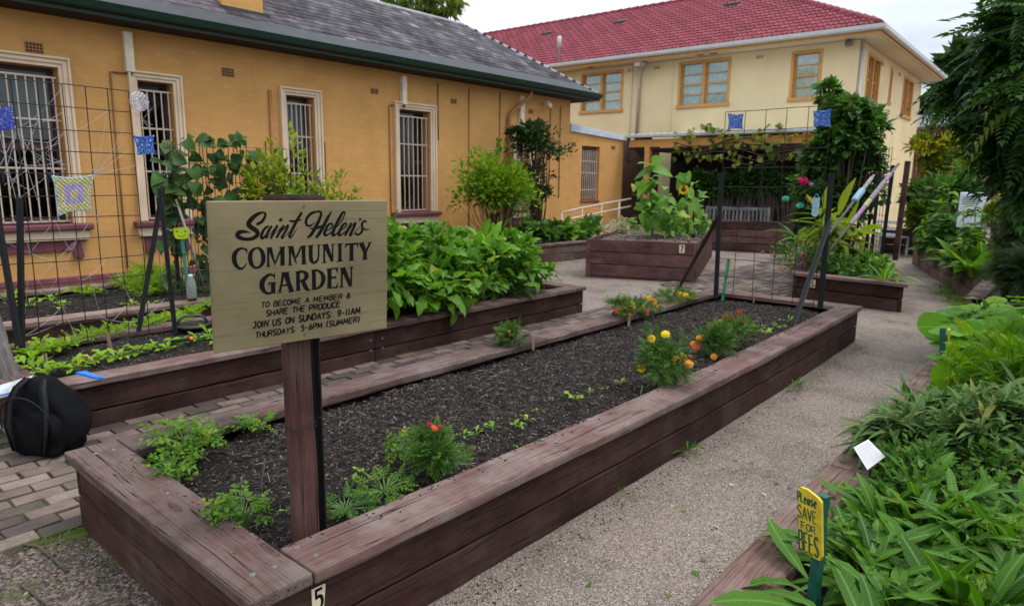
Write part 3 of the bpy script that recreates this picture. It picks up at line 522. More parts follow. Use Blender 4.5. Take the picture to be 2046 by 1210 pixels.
# verandah on the front
VD = 3.2; VX0, VX1 = -4.98, 0.2
b = MB(); b.prism([(VX0,-VD,2.86),(VX1,-VD,2.86),(VX1,-.01,3.1),(VX0,-.01,3.1)], (0,0,.03))
k_ = 0
for k in range(int((VX1-VX0)/.19)): u = VX0+.06+k*.19; b.prism([(u,-VD-.03,2.893),(u+.05,-VD-.03,2.893),(u+.04,-VD-.03,2.918),(u+.01,-VD-.03,2.918)], (0,VD,.24))
vr = bk(b, 'verandah_roof', simple('zinc roof', (.42,.45,.47), .4, nvar=.15))
b = MB(); b.prism([(VX0,-VD-.03-x*.8,2.875+z*.55) for x, z in gp], (VX1-VX0,0,0)); b.build('gutter', M['gutterc'], vr)
b = MB(); b.bx(VX0+.02,VX1,-VD+.02,-VD+.12,2.56,2.76); bk(b, 'verandah_beam', M['orange'], bevel=.006)
for u in (-4.35,-.1): b = MB(); b.bx(u-.075,u+.075,-VD-.005,-VD+.145,0,2.56); bk(b, 'verandah_post', M['orange'], bevel=.01)
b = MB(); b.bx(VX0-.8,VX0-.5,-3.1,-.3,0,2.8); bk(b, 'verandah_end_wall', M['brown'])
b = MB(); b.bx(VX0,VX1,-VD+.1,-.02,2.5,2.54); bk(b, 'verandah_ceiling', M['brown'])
b = MB(); b.bx(VX0,VX1,-.5,-.3,0,2.5); bk(b, 'verandah_shade_panel', simple('painted verandah shade', (.022,.014,.012), .8), bevel=.01)  # added dark panel; its colour stands for the deep shade under the roof
# ------------------------------------------------------------------ red brick building at the far right
rb = empty('brick_building', (1, 36, 0), 0, 'low red brick building with pale skillion roof far right', 'building')
M['redbrick'] = brickwall('red brick', (.24,.085,.06), (.22,.14,.11), var=.25)
p0 = onY(1834, 300, 33); PR = lambda u, v, w: (u, 33-w, v)
zt = onY(1835, 262, 33)[2]; zr = onY(1960, 240, 33)[2]
b = MB(); wall(b, PR, p0[0]-.6, 8, 0, zt, [(1.2,2.4,1.0,2.2)], .3); kb(b, 'wall', M['redbrick'], rb)
b = MB(); b.prism([(p0[0]-1,32.7,zt+.02),(8,32.7,zr+1.4),(8,32.7,zr+2.0),(p0[0]-1,32.7,zt+.5)], (0,6,0)); kb(b, 'roof', simple('pale metal roof', (.50,.52,.55), .4), rb)
b = MB(); b.prism([(p0[0]-.6,33.01,zt),(8,33.01,zt),(8,33.01,zr+1.4)], (0,.3,0)); kb(b, 'gable', M['redbrick'], rb)
q = PB(PR); q.b(1.2,2.4,1.0,2.2,-.15,-.1); kb(q, 'window', M['cream_bar'], rb)
# ================================================================== BRICK PAVING
def paving(name, x0, x1, y0, y1, along, z=.004, hgt=.012, skip=None):
    R = np.random.default_rng(5)
    sheet('moss_joint', x0-.02, x1+.02, y0-.02, y1+.02, z, M['joint'])
    b = MB(); bw, bl, g = .112, .228, .015
    nx = int((x1-x0)/(bw if along == 'y' else bl))+1; ny = int((y1-y0)/(bl if along == 'y' else bw))+2
    for i in range(nx):
        for j in range(-1, ny):
            if along == 'y': cx = x0+(i+.5)*bw; cy = y0+(j+.5+(i%2)*.5)*bl; sz = (bw-g+R.normal(0,.003), bl-g+R.normal(0,.004))
            else: cy = y0+(j+.5)*bw; cx = x0+(i+.5+(j%2)*.5)*bl; sz = (bl-g+R.normal(0,.003), bw-g+R.normal(0,.003))
            if not (x0 <= cx <= x1 and y0 <= cy <= y1) or (skip and skip(cx, cy)): continue
            a = R.normal(0,.025); t = R.normal(0,.014,2); co, si = math.cos(a), math.sin(a)
            rot = np.array([[co,-si,0],[si,co,0],[t[0],t[1],1]])
            b.box((cx, cy, z+hgt/2-.006+R.normal(0,.0022)), (sz[0], sz[1], .022), rot, float(R.random()))
    return tag(b.build(name, M['paver'], bevel=.005), kind='structure')
def paver_mat():
    mt, nt, B, N, LK = mk('paver'); va = N('ShaderNodeAttribute'); va.attribute_name = 'var'; tc = N('ShaderNodeTexCoord')
    r = ramp(N, [(0,(.048,.032,.028)), (.35,(.098,.064,.052)), (.7,(.14,.094,.075)), (1,(.175,.13,.105))]); LK(va.outputs['Fac'], r.inputs['Fac'])
    nz = N('ShaderNodeTexNoise'); nz.inputs['Scale'].default_value = 5; nz.inputs['Detail'].default_value = 9; nz.inputs['Roughness'].default_value = .7; LK(tc.outputs['Object'], nz.inputs['Vector']); r2 = ramp(N, [(.3,.5),(.6,1.1)]); LK(nz.outputs['Fac'], r2.inputs['Fac'])
    m1 = N('ShaderNodeMix'); m1.data_type = 'RGBA'; m1.blend_type = 'MULTIPLY'; m1.inputs['Factor'].default_value = 1; LK(r.outputs['Color'], m1.inputs['A']); LK(r2.outputs['Color'], m1.inputs['B'])
    n5 = N('ShaderNodeTexNoise'); n5.inputs['Scale'].default_value = 2.2; n5.inputs['Detail'].default_value = 9; n5.inputs['Roughness'].default_value = .75; LK(tc.outputs['Object'], n5.inputs['Vector']); r5 = ramp(N, [(.55,0.),(.7,.55)]); LK(n5.outputs['Fac'], r5.inputs['Fac'])
    mm = N('ShaderNodeMix'); mm.data_type = 'RGBA'; LK(r5.outputs['Color'], mm.inputs['Factor']); LK(m1.outputs['Result'], mm.inputs['A']); mm.inputs['B'].default_value = (.075,.085,.03,1); LK(mm.outputs['Result'], B.inputs['Base Color']); B.inputs['Roughness'].default_value = .85
    b = N('ShaderNodeBump'); b.inputs['Strength'].default_value = .4; b.inputs['Distance'].default_value = .005; n6 = N('ShaderNodeTexNoise'); n6.inputs['Scale'].default_value = 45; n6.inputs['Detail'].default_value = 5; LK(tc.outputs['Object'], n6.inputs['Vector']); LK(n6.outputs['Fac'], b.inputs['Height']); LK(b.outputs[0], B.inputs['Normal']); return mt
M['paver'] = paver_mat()
paving('brick_path', -4.72, -3.36, .62, 7.6, 'y')
paving('brick_path', -7.4, -4.74, -.4, .95, 'y')
def skipc(x, y): return False
paving('brick_courtyard', -5.2, -3.1, 9.6, 15.0, 'y')
sheet('dirt_patch', -4.4, -1.6, -.6, .92, .002, M['dirt'])
# ================================================================== RAISED BEDS
def hnoise(x, y, s=0.):
    return (np.sin(2.1*x+1.3*y+s)+np.sin(-1.7*x+2.9*y+1.7*s)*.8+np.sin(5.3*x+4.1*y+s*.3)*.4+np.sin(9.7*x-7.3*y+s)*.25+np.sin(17*x+13*y)*.15)/2.6
def soil_z(x, y, x0, x1, y0, y1, z, mound, s):
    u = (x-x0)/(x1-x0); v = (y-y0)/(y1-y0)
    return z+mound*np.clip(1-np.abs(2*u-1)**3, 0, 1)*np.clip(1-np.abs(2*v-1)**6, 0, 1)+.012*hnoise(x*1.5, y*1.5, s)+.007*np.sin(37*x+11*y)*np.sin(29*y-8*x)+.006*np.sin(61*x-23*y+s)*np.sin(53*y+31*x)+.013*hnoise(x*5,y*5,s+2)+.006*hnoise(x*14,y*14,s+5)
def soil(par, x0, x1, y0, y1, z, mound, mat, res=.04, chips=0, cs=.012, holes=()):
    s = random.random()*9; nx = max(2, int((x1-x0)/res)); ny = max(2, int((y1-y0)/res))
    X, Y = np.meshgrid(np.linspace(x0, x1, nx+1), np.linspace(y0, y1, ny+1), indexing='ij')
    def zz(x, y):
        h = soil_z(x, y, x0, x1, y0, y1, z, mound, s)
        for hx, hy, r, dp in holes: h = h-dp*np.exp(-((x-hx)**2+(y-hy)**2)/r**2)
        return h
    Z = zz(X, Y)+R.normal(0, .004, X.shape); V = np.stack([X, Y, Z], -1).reshape(-1, 3)
    b = MB(); b.add(V, [(i*(ny+1)+j, (i+1)*(ny+1)+j, (i+1)*(ny+1)+j+1, i*(ny+1)+j+1) for i in range(nx) for j in range(ny)], V, .5)
    o = b.build('soil', mat, par, smooth=True)
    if chips:
        P = np.stack([R.uniform(x0+.01, x1-.01, chips), R.uniform(y0+.01, y1-.01, chips)], -1); zc = zz(P[:,0], P[:,1])
        n = chips; a = R.uniform(0, 2*np.pi, n); L = cs*R.uniform(.35, 1.5, n); W = cs*R.uniform(.2, .5, n); tilt = R.normal(0, .35, n); th = W*.45
        thin = R.random(n) < .11; L[thin] *= 2.8; W[thin] *= .55
        e1 = np.stack([np.cos(a)*np.cos(tilt), np.sin(a)*np.cos(tilt), np.sin(tilt)], -1)*L[:,None]/2; e2 = np.stack([-np.sin(a), np.cos(a), R.normal(0,.3,n)], -1)*W[:,None]/2
        C = np.stack([P[:,0], P[:,1], zc+.003], -1); up = np.array([0,0,1.])*th[:,None]
        V = np.stack([C-e1-e2*.4, C-e2, C+e1-e2*.3, C+e1+e2*.5, C+e2, C-e1+e2*.5, C+up+e1*.3], 1).reshape(-1, 3)
        b = MB(); var = np.repeat(np.clip(R.beta(.8, 1.5, n), 0, 1), 7); f = []
        for i in range(n):
            k = i*7; f += [(k,k+1,k+6),(k+1,k+2,k+6),(k+2,k+3,k+6),(k+3,k+4,k+6),(k+4,k+5,k+6),(k+5,k,k+6)]
        b.add(V, f, None, var); tag(b.build('mulch', M['chips'], par), kind='stuff')
    return lambda x, y: float(zz(np.array(x), np.array(y)))
def bolts(par, pts, d=(0,0,1), r=.011):
    for p in pts:
        b = MB(); a, dd, u = frame(d); p = np.array(p)
        b.tube([p-dd*.004, p+dd*.0015, p+dd*.003], [r, r, r*.8], 10); b.build('bolt', M['bolt'], par)
M['bolt'] = simple('galvanised bolt', (.13,.13,.13), .6, .3, nvar=.3, nscale=80)
M['plate'] = simple('cream number plate', (.62,.52,.36), .5)
M['ink'] = simple('black paint', (.005,.006,.006), .7, spec=.1)
def stroke_mesh(b, pts, P, w=.0008, sm=3):      # painted stroke: pts (x, y, width); P maps plane (x, y) -> point, out normal
    p = np.array([(q[0], q[1]) for q in pts], float); ws = np.array([q[2] for q in pts], float)
    if sm and len(p) > 2:                        # Catmull-Rom smoothing
        t = np.arange(len(p)); tt = np.linspace(0, len(p)-1, (len(p)-1)*sm+1); out = []
        ext = np.vstack([2*p[0]-p[1], p, 2*p[-1]-p[-2]]); 
        for q in tt:
            i = min(int(q), len(p)-2); f = q-i; a, b1, c, d = ext[i:i+4]
            out.append(.5*((2*b1)+(-a+c)*f+(2*a-5*b1+4*c-d)*f*f+(-a+3*b1-3*c+d)*f**3))
        ws = np.interp(tt, t, ws); p = np.array(out)
    V = []
    for i in range(len(p)):
        d = p[min(i+1, len(p)-1)]-p[max(i-1, 0)]; n = np.array([-d[1], d[0]])/(np.hypot(*d)+1e-9)
        V += [P(*(p[i]+n*ws[i]/2)), P(*(p[i]-n*ws[i]/2))]
    b.add(V, [(2*i, 2*i+1, 2*i+3, 2*i+2) for i in range(len(p)-1)], None, .5)
DIG = {'5': [[(.8,.97,.15),(.28,.97,.15)],[(.27,1.04,.2),(.25,.55,.2)],[(.25,.58,.14),(.5,.64,.17),(.72,.52,.24),(.76,.3,.26),(.66,.1,.2),(.44,.03,.15),(.2,.12,.13)]],
       '7': [[(.15,.95,.18),(.82,.95,.18)],[(.78,.92,.2),(.5,.5,.22),(.4,.0,.24)]],
       '6': [[(.72,.97,.15),(.45,.9,.17),(.27,.6,.22),(.25,.3,.24),(.4,.05,.16),(.62,.08,.18),(.75,.28,.22),(.6,.52,.16),(.35,.46,.12)]]}
def number_plate(par, o, ex, ez, out, w, h, dig):      # o = lower left corner on the bed's face
    o, ex, ez, out = (np.array(v, float) for v in (o, ex, ez, out)); b = MB()
    b.prism([o, o+ex*w, o+ex*w+ez*h, o+ez*h], out*.004); pl = b.build('number_plate', M['plate'], par, bevel=.001)
    b = MB(); [stroke_mesh(b, s, lambda x, y: o+ex*(w*(.08+.84*x))+ez*(h*(.1+.8*y))+out*.0046, sm=4) for s in [[(x, y, q*1.0) for x, y, q in st] for st in DIG[dig]]]
    # widths are in digit units: rescale handled by the map above
    b.build('digit', M['ink'], pl); return pl
def bed_frame(par, W, L, rows, ph, cw, ct, mat, capm, ov=.03, th=.05, bowx=None, joints=(), lowback=True, caps='flrb', gapd=.012, sink=0.):
    """local frame: x 0..W, y 0..L, z 0 up; front is y = 0"""
    H = rows*ph
    def side(p0, p1, n, bow=None):
        b = MB(); p0 = np.array(p0, float); p1 = np.array(p1, float); L_ = np.linalg.norm(p1-p0); cuts = [0]+[j for j in joints if L_ > 3]+[1]
        for k in range(rows):
            z = k*ph+ph/2-sink
            for c0, c1 in zip(cuts[:-1], cuts[1:]):
                q0 = p0+(p1-p0)*c0; q1 = p0+(p1-p0)*c1; d = nrm(q1-q0)*.002
                b.plank(q0+d+[0,0,z], q1-d+[0,0,z], th-R.random()*.004, ph-gapd, n=n, bow=bow)
        return b.build('side_wall', mat, par, bevel=.005)
    side((th,th/2,0), (W-th,th/2,0), 8); side((th,L-th/2,0), (W-th,L-th/2,0), 8); side((th/2,0,0), (th/2,L,0), 20); side((W-th/2,0,0), (W-th/2,L,0), 24, bowx)
    b = MB(); i_ = th+.006
    for x, y in ((th+.04,th+.04),(W-th-.04,th+.04),(th+.04,L-th-.04),(W-th-.04,L-th-.04)): b.box((x,y,H/2-sink/2-.03), (.07,.07,H-.03))
    if not cw: b.build('corner_post', mat, par); return H-sink
    b.build('corner_post', mat, par)
    z = H-sink+ct/2+.001
    def cap(p0, p1, n=8, bow=None, w=cw):
        b = MB(); b.plank(p0, p1, w, ct, n=n, bow=bow); return b.build('cap_board', capm, par, bevel=.009)
    if 'f' in caps: cap((-ov,cw/2-ov,z), (W+ov,cw/2-ov,z), 10)
    if 'b' in caps: cap((-ov,L-cw/2+ov,z), (W+ov,L-cw/2+ov,z), 10)
    y0, y1 = cw-ov+.003, L-cw+ov-.003
    for side_, x in (('l',cw/2-ov),('r',W-cw/2+ov)):
        if side_ not in caps: continue
        cuts = [y0]+[L*j for j in joints]+[y1]
        for a, c in zip(cuts[:-1], cuts[1:]): cap((x,a+.001,z), (x,c-.001,z), 16, bowx if side_ == 'r' else None)
    return H-sink+ct
# ---- bed 5, in the foreground
B5 = (-3.37, .885, 0); W5, L5 = 1.60, 6.63
bed5 = empty('raised_bed', B5, 0, 'long foreground timber bed of dark soil with the sign post and number plate 5', 'garden bed', 'raised timber garden beds')
def bow5(q): t = np.clip(q[1]/L5, 0, 1); return np.array([.045*math.sin(math.pi*t), 0, -.004*math.sin(math.pi*t)])
h5 = bed_frame(bed5, W5, L5, 2, .165, .215, .046, M['sleeper'], M['cap'], .03, .05, bow5, (.49,))
S5 = soil(bed5, .06, W5-.05, .06, L5-.06, .28, .045, M['soil'], .024, 48000, .0175, ((1.35,.25,.12,.02),(.6,3.2,.2,.02),(1.2,2.6,.15,.02),(.5,1.5,.18,.02)))
z5 = h5+.0005
b = MB(); ico = np.array([(1,0,0),(0,1,0),(-1,0,0),(0,-1,0),(0,0,.8),(0,0,-.6),(.7,.7,.3),(-.7,.6,.2),(-.6,-.7,.3),(.7,-.6,.2)]); icf = [(0,6,4),(6,1,4),(1,7,4),(7,2,4),(2,8,4),(8,3,4),(3,9,4),(9,0,4)]
for k in range(420):                             # clods
    x, y = R.uniform(.24, W5-.24), .25+(L5-.5)*R.random()**1.3; r = .006+.016*R.random()**3; b.add(ico*r*R.uniform(.6,1.3,(10,3))+np.array([x,y,S5(x,y)+r*.25]), icf, None, float(R.uniform(0,.42)))
for k in range(170):                             # straw and bark slivers
    x, y = R.uniform(.26, W5-.26), .25+(L5-.5)*R.random()**1.2; a = R.uniform(0,6.28); L_ = R.uniform(.03,.085); p = np.array([x,y,S5(x,y)+.006]); d = np.array([math.cos(a),math.sin(a),R.normal(0,.12)]); b.beam(p-d*L_/2, p+d*L_/2, R.uniform(.0015,.004), .0015, var=float(R.uniform(.75,1.)))
tag(b.build('coarse_mulch', M['chips'], bed5), kind='stuff')
b = MB()                                         # mulch spilled on the cap boards
for k in range(520):
    y = R.uniform(.2, L5-.2); u = abs(R.normal(0,.035)); x = (.185-u) if k % 2 else (W5-.185+u+.045*math.sin(math.pi*y/L5))
    if k % 5 == 0: x, y = R.uniform(.2, W5-.2), .185-u
    b.box((x, y, z5+.001), (R.uniform(.004,.016), R.uniform(.003,.006), .003), np.array([[math.cos(k),-math.sin(k),0],[math.sin(k),math.cos(k),0],[0,0,1]]), R.random())
tag(b.build('spilled_mulch', M['chips'], bed5), kind='stuff')
bolts(bed5, [(.10,.06,z5),(.11,.13,z5),(W5-.10,.05,z5),(W5-.09,.12,z5),(W5-.14,.23,z5),(W5-.05,.245,z5),(W5-.13,1.55,z5),(W5-.06,1.57,z5),(.07,.26,z5),(.11,.28,z5),(W5-.1,3.15,z5),(W5-.05,3.32,z5)])
bolts(bed5, [(W5+.001,.07,.25),(W5+.001,.12,.08)], (1,0,0), .014)
pb = onX(625, 1210, B5[0]+W5+.001)
number_plate(bed5, (W5+.002, .19, .215), (0,1,0), (0,0,1), (1,0,0), .052, .088, '5')
# ---- bed B (left, long)
BB = (-6.12, 1.0, 0); WB, LB = 1.42, 5.78
bedB = empty('raised_bed', BB, 0, 'long timber bed behind the sign, holding seedlings, wire trellis and the eggplants', 'garden bed', 'raised timber garden beds')
hB = bed_frame(bedB, WB, LB, 2, .165, .20, .046, M['sleeper'], M['cap'], .03, .05, None, (.45,), sink=.04)
SB = soil(bedB, .06, WB-.05, .06, LB-.06, .27, .03, M['soil'], .05, 9000, .018)
bolts(bedB, [(WB+.001,y,z) for y in (2.55,2.68) for z in (.21,.12)], (1,0,0), .012)
# ---- bed C (next to the cottage)
BC = (-8.95, .2, 0); WC, LC = 1.98, 7.2
bedC = empty('raised_bed', BC, 0, 'timber bed nearest the cottage with pale weathered edge, water bottle on it', 'garden bed', 'raised timber garden beds')
M['palecap'] = timber('palecap', (.17,.105,.085), (.30,.21,.175), (.34,.27,.23), .8, .5)
hC = bed_frame(bedC, WC, LC, 2, .165, .20, .046, M['sleeper'], M['palecap'], .03, .05, None, (.33,.66), sink=.04)
SC = soil(bedC, .06, WC-.05, .06, LC-.06, .26, .03, M['soil'], .07, 5000, .025)
# strip of soil against the cottage wall
b = MB(); nx, ny = 8, 90; X, Y = np.meshgrid(np.linspace(-10.26,-8.97,nx), np.linspace(-3,12,ny), indexing='ij'); V = np.stack([X,Y,.10+.03*hnoise(X*2,Y*2)],-1).reshape(-1,3)
b.add(V, [(i*ny+j,(i+1)*ny+j,(i+1)*ny+j+1,i*ny+j+1) for i in range(nx-1) for j in range(ny-1)], V, .5); tag(b.build('soil_strip', M['soil'], smooth=True), kind='structure')
# ---- bed D: behind, left of the sunflower bed
bedD = empty('raised_bed', (-9.85, 9.2, 0), rad(-3), 'low timber bed of leafy greens left of the sunflower bed', 'garden bed', 'raised timber garden beds')
hD = bed_frame(bedD, 1.55, 3.6, 2, .165, .2, .045, M['edging'], M['cap'], .03, .05); SD = soil(bedD, .06, 1.5, .06, 3.5, .3, .02, M['soil'], .1)
# ---- sunflower bed
BS = at(1170, 553); q_ = at(1390, 566); rzS = math.atan2(q_[1]-BS[1], q_[0]-BS[0]); WS = float(np.hypot(*(q_-BS)[:2]))
bedS = empty('raised_bed', BS, rzS, 'tall square reddish timber bed with three planks and sunflowers', 'garden bed', 'raised timber garden beds')
LS = 4.3; HS = .655; th = .05
def flat_bed(par, W, L, rows, H, mat, post=.1, base=.03):
    ph = (H-base)/rows
    for p0, p1 in (((post*.5,th/2,0),(W-post*.5,th/2,0)),((post*.5,L-th/2,0),(W-post*.5,L-th/2,0)),((th/2,post*.5,0),(th/2,L-post*.5,0)),((W-th/2,post*.5,0),(W-th/2,L-post*.5,0))):
        b = MB(); p0 = np.array(p0); p1 = np.array(p1)
        for k in range(rows): z = base+k*ph+ph/2; b.plank(p0+[0,0,z], p1+[0,0,z], th, ph-.012, n=8)
        b.plank(p0+[0,0,base/2], p1+[0,0,base/2], th*.7, base-.002, n=3)
        b.build('side_wall', mat, par, bevel=.004)
    for x in (-.005, W+.005):
        for y in (-.005, L+.005):
            b = MB(); sx = 1 if x < 0 else -1; sy = 1 if y < 0 else -1
            b.plank((x+sx*.035,y+sy*.035,0), (x+sx*.035,y+sy*.035,H-.004), .07, .07, (1,0,0), n=3); b.build('corner_post', mat, par, bevel=.004)
flat_bed(bedS, WS, LS, 3, HS, M['redbed']); SS = soil(bedS, .06, WS-.06, .06, LS-.06, HS-.06, .08, M['tansoil'], .08, 1500, .05)
number_plate(bedS, (WS-.29, -.002, HS-.17), (1,0,0), (0,0,1), (0,-1,0), .085, .13, '7')
# ---- bench bed
BN = at(1418, 500); q_ = at(1572, 508); rzN = math.atan2(q_[1]-BN[1], q_[0]-BN[0]); WN = float(np.hypot(*(q_-BN)[:2]))
bedN = empty('raised_bed', BN, rzN, 'high four plank timber bed in front of the grey bench', 'garden bed', 'raised timber garden beds')
flat_bed(bedN, WN, .5, 4, .70, M['redbed']); soil(bedN, .06, WN-.06, .06, .44, .6, .03, M['soil'], .1)
b = MB(); b.plank((-.03,.06,.722),(WN+.03,.06,.722),.2,.04,n=6); b.build('cap_board', M['redbed'], bedN, bevel=.006)
# ---- bed 6 (mid right)
BR = np.array([-3.2, 9.82, 0]); rzR = math.atan2(9.66-9.9, 1.4)*.5
bed6 = empty('raised_bed', BR, rzR, 'timber bed with number plate, red flowers and crochet wrapped poles', 'garden bed', 'raised timber garden beds')
L6 = 4.5; h6 = bed_frame(bed6, 1.42, L6, 2, .165, .2, .046, M['sleeper'], M['cap'], .04, .05); S6 = soil(bed6, .06, 1.36, .06, L6-.06, .30, .03, M['soil'], .06, 2500, .03)
SH6 = math.tan(rad(22))
for o in [x for x in COL.objects if x.parent == bed6]:
    for v in o.data.vertices: v.co.x -= v.co.y*SH6
number_plate(bed6, (.25, -.002, .19), (1,0,0), (0,0,1), (0,-1,0), .07, .11, '6')
# ---- retaining wall of the right hand bed, running back
wr = empty('retaining_wall', (-1.1, 11, 0), 0, 'low brown timber retaining wall bending along the right of the path', 'wall')
pts = [np.array(p) for p in ((-1.02,9.2,0),(-1.06,10.9,0),(-2.85,16.1,0))]
for a, c in zip(pts[:-1], pts[1:]):
    d = nrm(c-a); nn = np.array([-d[1], d[0], 0]); b = MB()
    for k in range(2): b.plank(a+[0,0,.085+.165*k]+d*.01, c+[0,0,.085+.165*k]-d*.01, .05, .158, n=10)
    kb(b, 'side_wall', M['edging'], wr, bevel=.005); b = MB(); b.plank(a+[0,0,.355]-nn*.06, c+[0,0,.355]-nn*.06, .19, .045, n=12); kb(b, 'cap_board', M['cap'], wr, bevel=.008)
a = pts[2]; b = MB(); [b.plank(a+[0,0,.085+.165*k], a+[3.5,.6,.085+.165*k], .05, .158, n=8) for k in range(2)]; kb(b, 'side_wall', M['sleeper'], wr, bevel=.005)
b = MB(); b.add([(-1.0,9.2,.30),(6,9.2,.30),(6,16.5,.34),(-2.75,16.05,.32),(-1.0,10.9,.30)], [(0,1,2,3,4)]); tag(b.build('soil_bank', M['soil']), kind='structure')
# ---- front right bed: timber edging on the ground
eg = empty('timber_edging', (-.85, 3, 0), 0, 'broad split timber sleeper edging the foreground leafy bed', 'edging')
for y0, y1, dx in ((1.2,3.78,0),(3.79,6.2,.0),(6.21,9.2,-.03)):
    b = MB(); b.plank((-.85+dx,y0,.045),(-.86+dx,y1,.045),.21,.10,n=14,wear=.003); kb(b, 'sleeper', M['edging'], eg, bevel=.012)
b = MB(); nx, ny = 30, 90; X, Y = np.meshgrid(np.linspace(-.76,2.2,nx), np.linspace(1.2,9.2,ny), indexing='ij'); V = np.stack([X,Y,.06+.02*hnoise(X*2,Y*2)+.22*np.clip((Y-7)/2.2,0,1)],-1).reshape(-1,3)
b.add(V, [(i*ny+j,(i+1)*ny+j,(i+1)*ny+j+1,i*ny+j+1) for i in range(nx-1) for j in range(ny-1)], V, .5); tag(b.build('garden_soil', M['soil'], smooth=True), kind='structure')
# ================================================================== THE SIGN
n_a = .129; SD_ = np.array([math.sin(n_a), math.cos(n_a), 0]); SU0 = np.array([0,0,1.]); SN0 = np.array([math.cos(n_a), -math.sin(n_a), 0]); ln = -.043
SU = SU0*math.cos(ln)-SN0*math.sin(ln); SDD = SD_*math.cos(.005)-SU*math.sin(.005); SUU = SU*math.cos(.005)+SD_*math.sin(.005); SNN = np.cross(SDD, SUU)
wS = .62; SO = np.array([-1.977,.914,1.075]); SO = C3+(SO-C3)*(wS/.6); hSg = .457*wS/.6
sg = empty('garden_sign', (SO[0], SO[1]+.3, .3), 0, 'painted community garden sign board on a reddish timber post', 'sign')
def sign_board_mat():
    mt = timber('sign paint', (.278,.228,.126), (.292,.241,.136), (.296,.246,.14), .3, .03, .7, .25); return mt
b = MB(); b.prism([SO, SO+SDD*wS, SO+SDD*wS+SUU*hSg, SO+SUU*hSg], -SNN*.018); bd = kb(b, 'board', sign_board_mat(), sg, bevel=.0025)
me = bd.data; a_ = me.attributes['pl']                # grain runs across the board
for i, v in enumerate(me.vertices): q = np.array(v.co)-SO; a_.data[i].vector = (q @ SDD, q @ SUU, q @ SNN)
def S_at(px, py, out=.0009):
    p = onP(px, py, SO, SNN); return p+SNN*out
def strokes(ls, sc, ox, oy, name):
    b = MB(); k = 0
    for st in ls:
        k += 1; f = lambda x, y: S_at(ox+x/sc, oy+y/sc, .0007+.00002*(k % 7)); stroke_mesh(b, st, f, sm=4 if len(st) > 2 else 0)
    o = b.build(name, M['ink']); o.parent = bd; return o
SA = [[(350,262,14),(375,252,40),(430,222,42),(470,160,36),(476,112,30),(440,98,22),(380,116,44),(310,165,58),(262,220,64),(250,265,64),(300,310,62),(352,345,64),(375,388,56),(350,425,54),(290,455,48),(200,460,46),(120,435,58),(98,395,62),(130,365,56),(200,358,40),(272,372,6)],
 [(522,283,28),(470,315,34),(432,385,42),(425,445,40),(455,440,28),(512,368,22),(560,290,24)],[(566,278,30),(522,350,38),(490,430,36),(502,452,14)],[(500,450,10),(560,370,10),(632,282,12)],
 [(645,272,34),(600,350,36),(552,452,34)],[(668,212,40),(705,184,40)],[(552,448,8),(640,350,8),(716,285,10)],[(732,272,32),(680,350,36),(630,445,34)],[(632,440,8),(700,355,10),(762,290,22),(790,272,26),(765,335,34),(702,432,34),(724,440,12),(806,360,8)],
 [(975,97,34),(900,220,42),(840,340,42),(805,415,36),(822,436,28),(852,405,18),(906,318,8)],[(800,205,8),(830,216,26),(890,214,32),(972,194,14)],
 [(1160,222,4),(1110,268,22),(1062,278,28),(1032,245,36),(1042,180,36),(1100,112,38),(1180,86,24),(1228,90,34),(1236,130,32),(1202,220,44),(1150,320,46),(1100,400,46),(1048,442,20)],[(1380,80,12),(1330,165,40),(1280,260,44),(1222,370,48),(1168,440,38)],[(1082,314,10),(1150,318,32),(1230,290,34),(1305,268,18)],
 [(1296,350,12),(1362,320,18),(1392,280,22),(1380,248,26),(1338,265,32),(1300,330,38),(1284,385,42),(1300,410,30),(1350,385,18),(1410,330,8)],[(1396,345,10),(1500,240,16),(1552,140,16),(1560,94,22),(1528,105,32),(1480,190,42),(1420,310,44),(1394,390,46),(1410,412,30),(1452,380,16),(1505,330,8)],
 [(1500,345,12),(1560,302,18),(1585,260,22),(1565,243,24),(1525,283,34),(1490,350,38),(1478,395,42),(1500,408,26),(1552,370,14),(1625,300,8)],[(1652,238,32),(1610,320,38),(1562,412,34)],[(1566,405,8),(1640,305,10),(1684,256,22),(1708,240,26),(1680,310,36),(1632,402,36),(1658,402,10),(1770,290,8)],
 [(1774,176,34),(1768,195,26),(1752,210,6)],[(1850,250,6),(1846,216,22),(1820,218,26),(1794,255,30),(1800,310,30),(1790,360,32),(1750,397,28),(1706,390,24),(1722,368,6)],[(1795,308,24),(1850,332,18),(1908,324,3)]]
strokes(SA, 6.82, 460, 410, 'lettering')
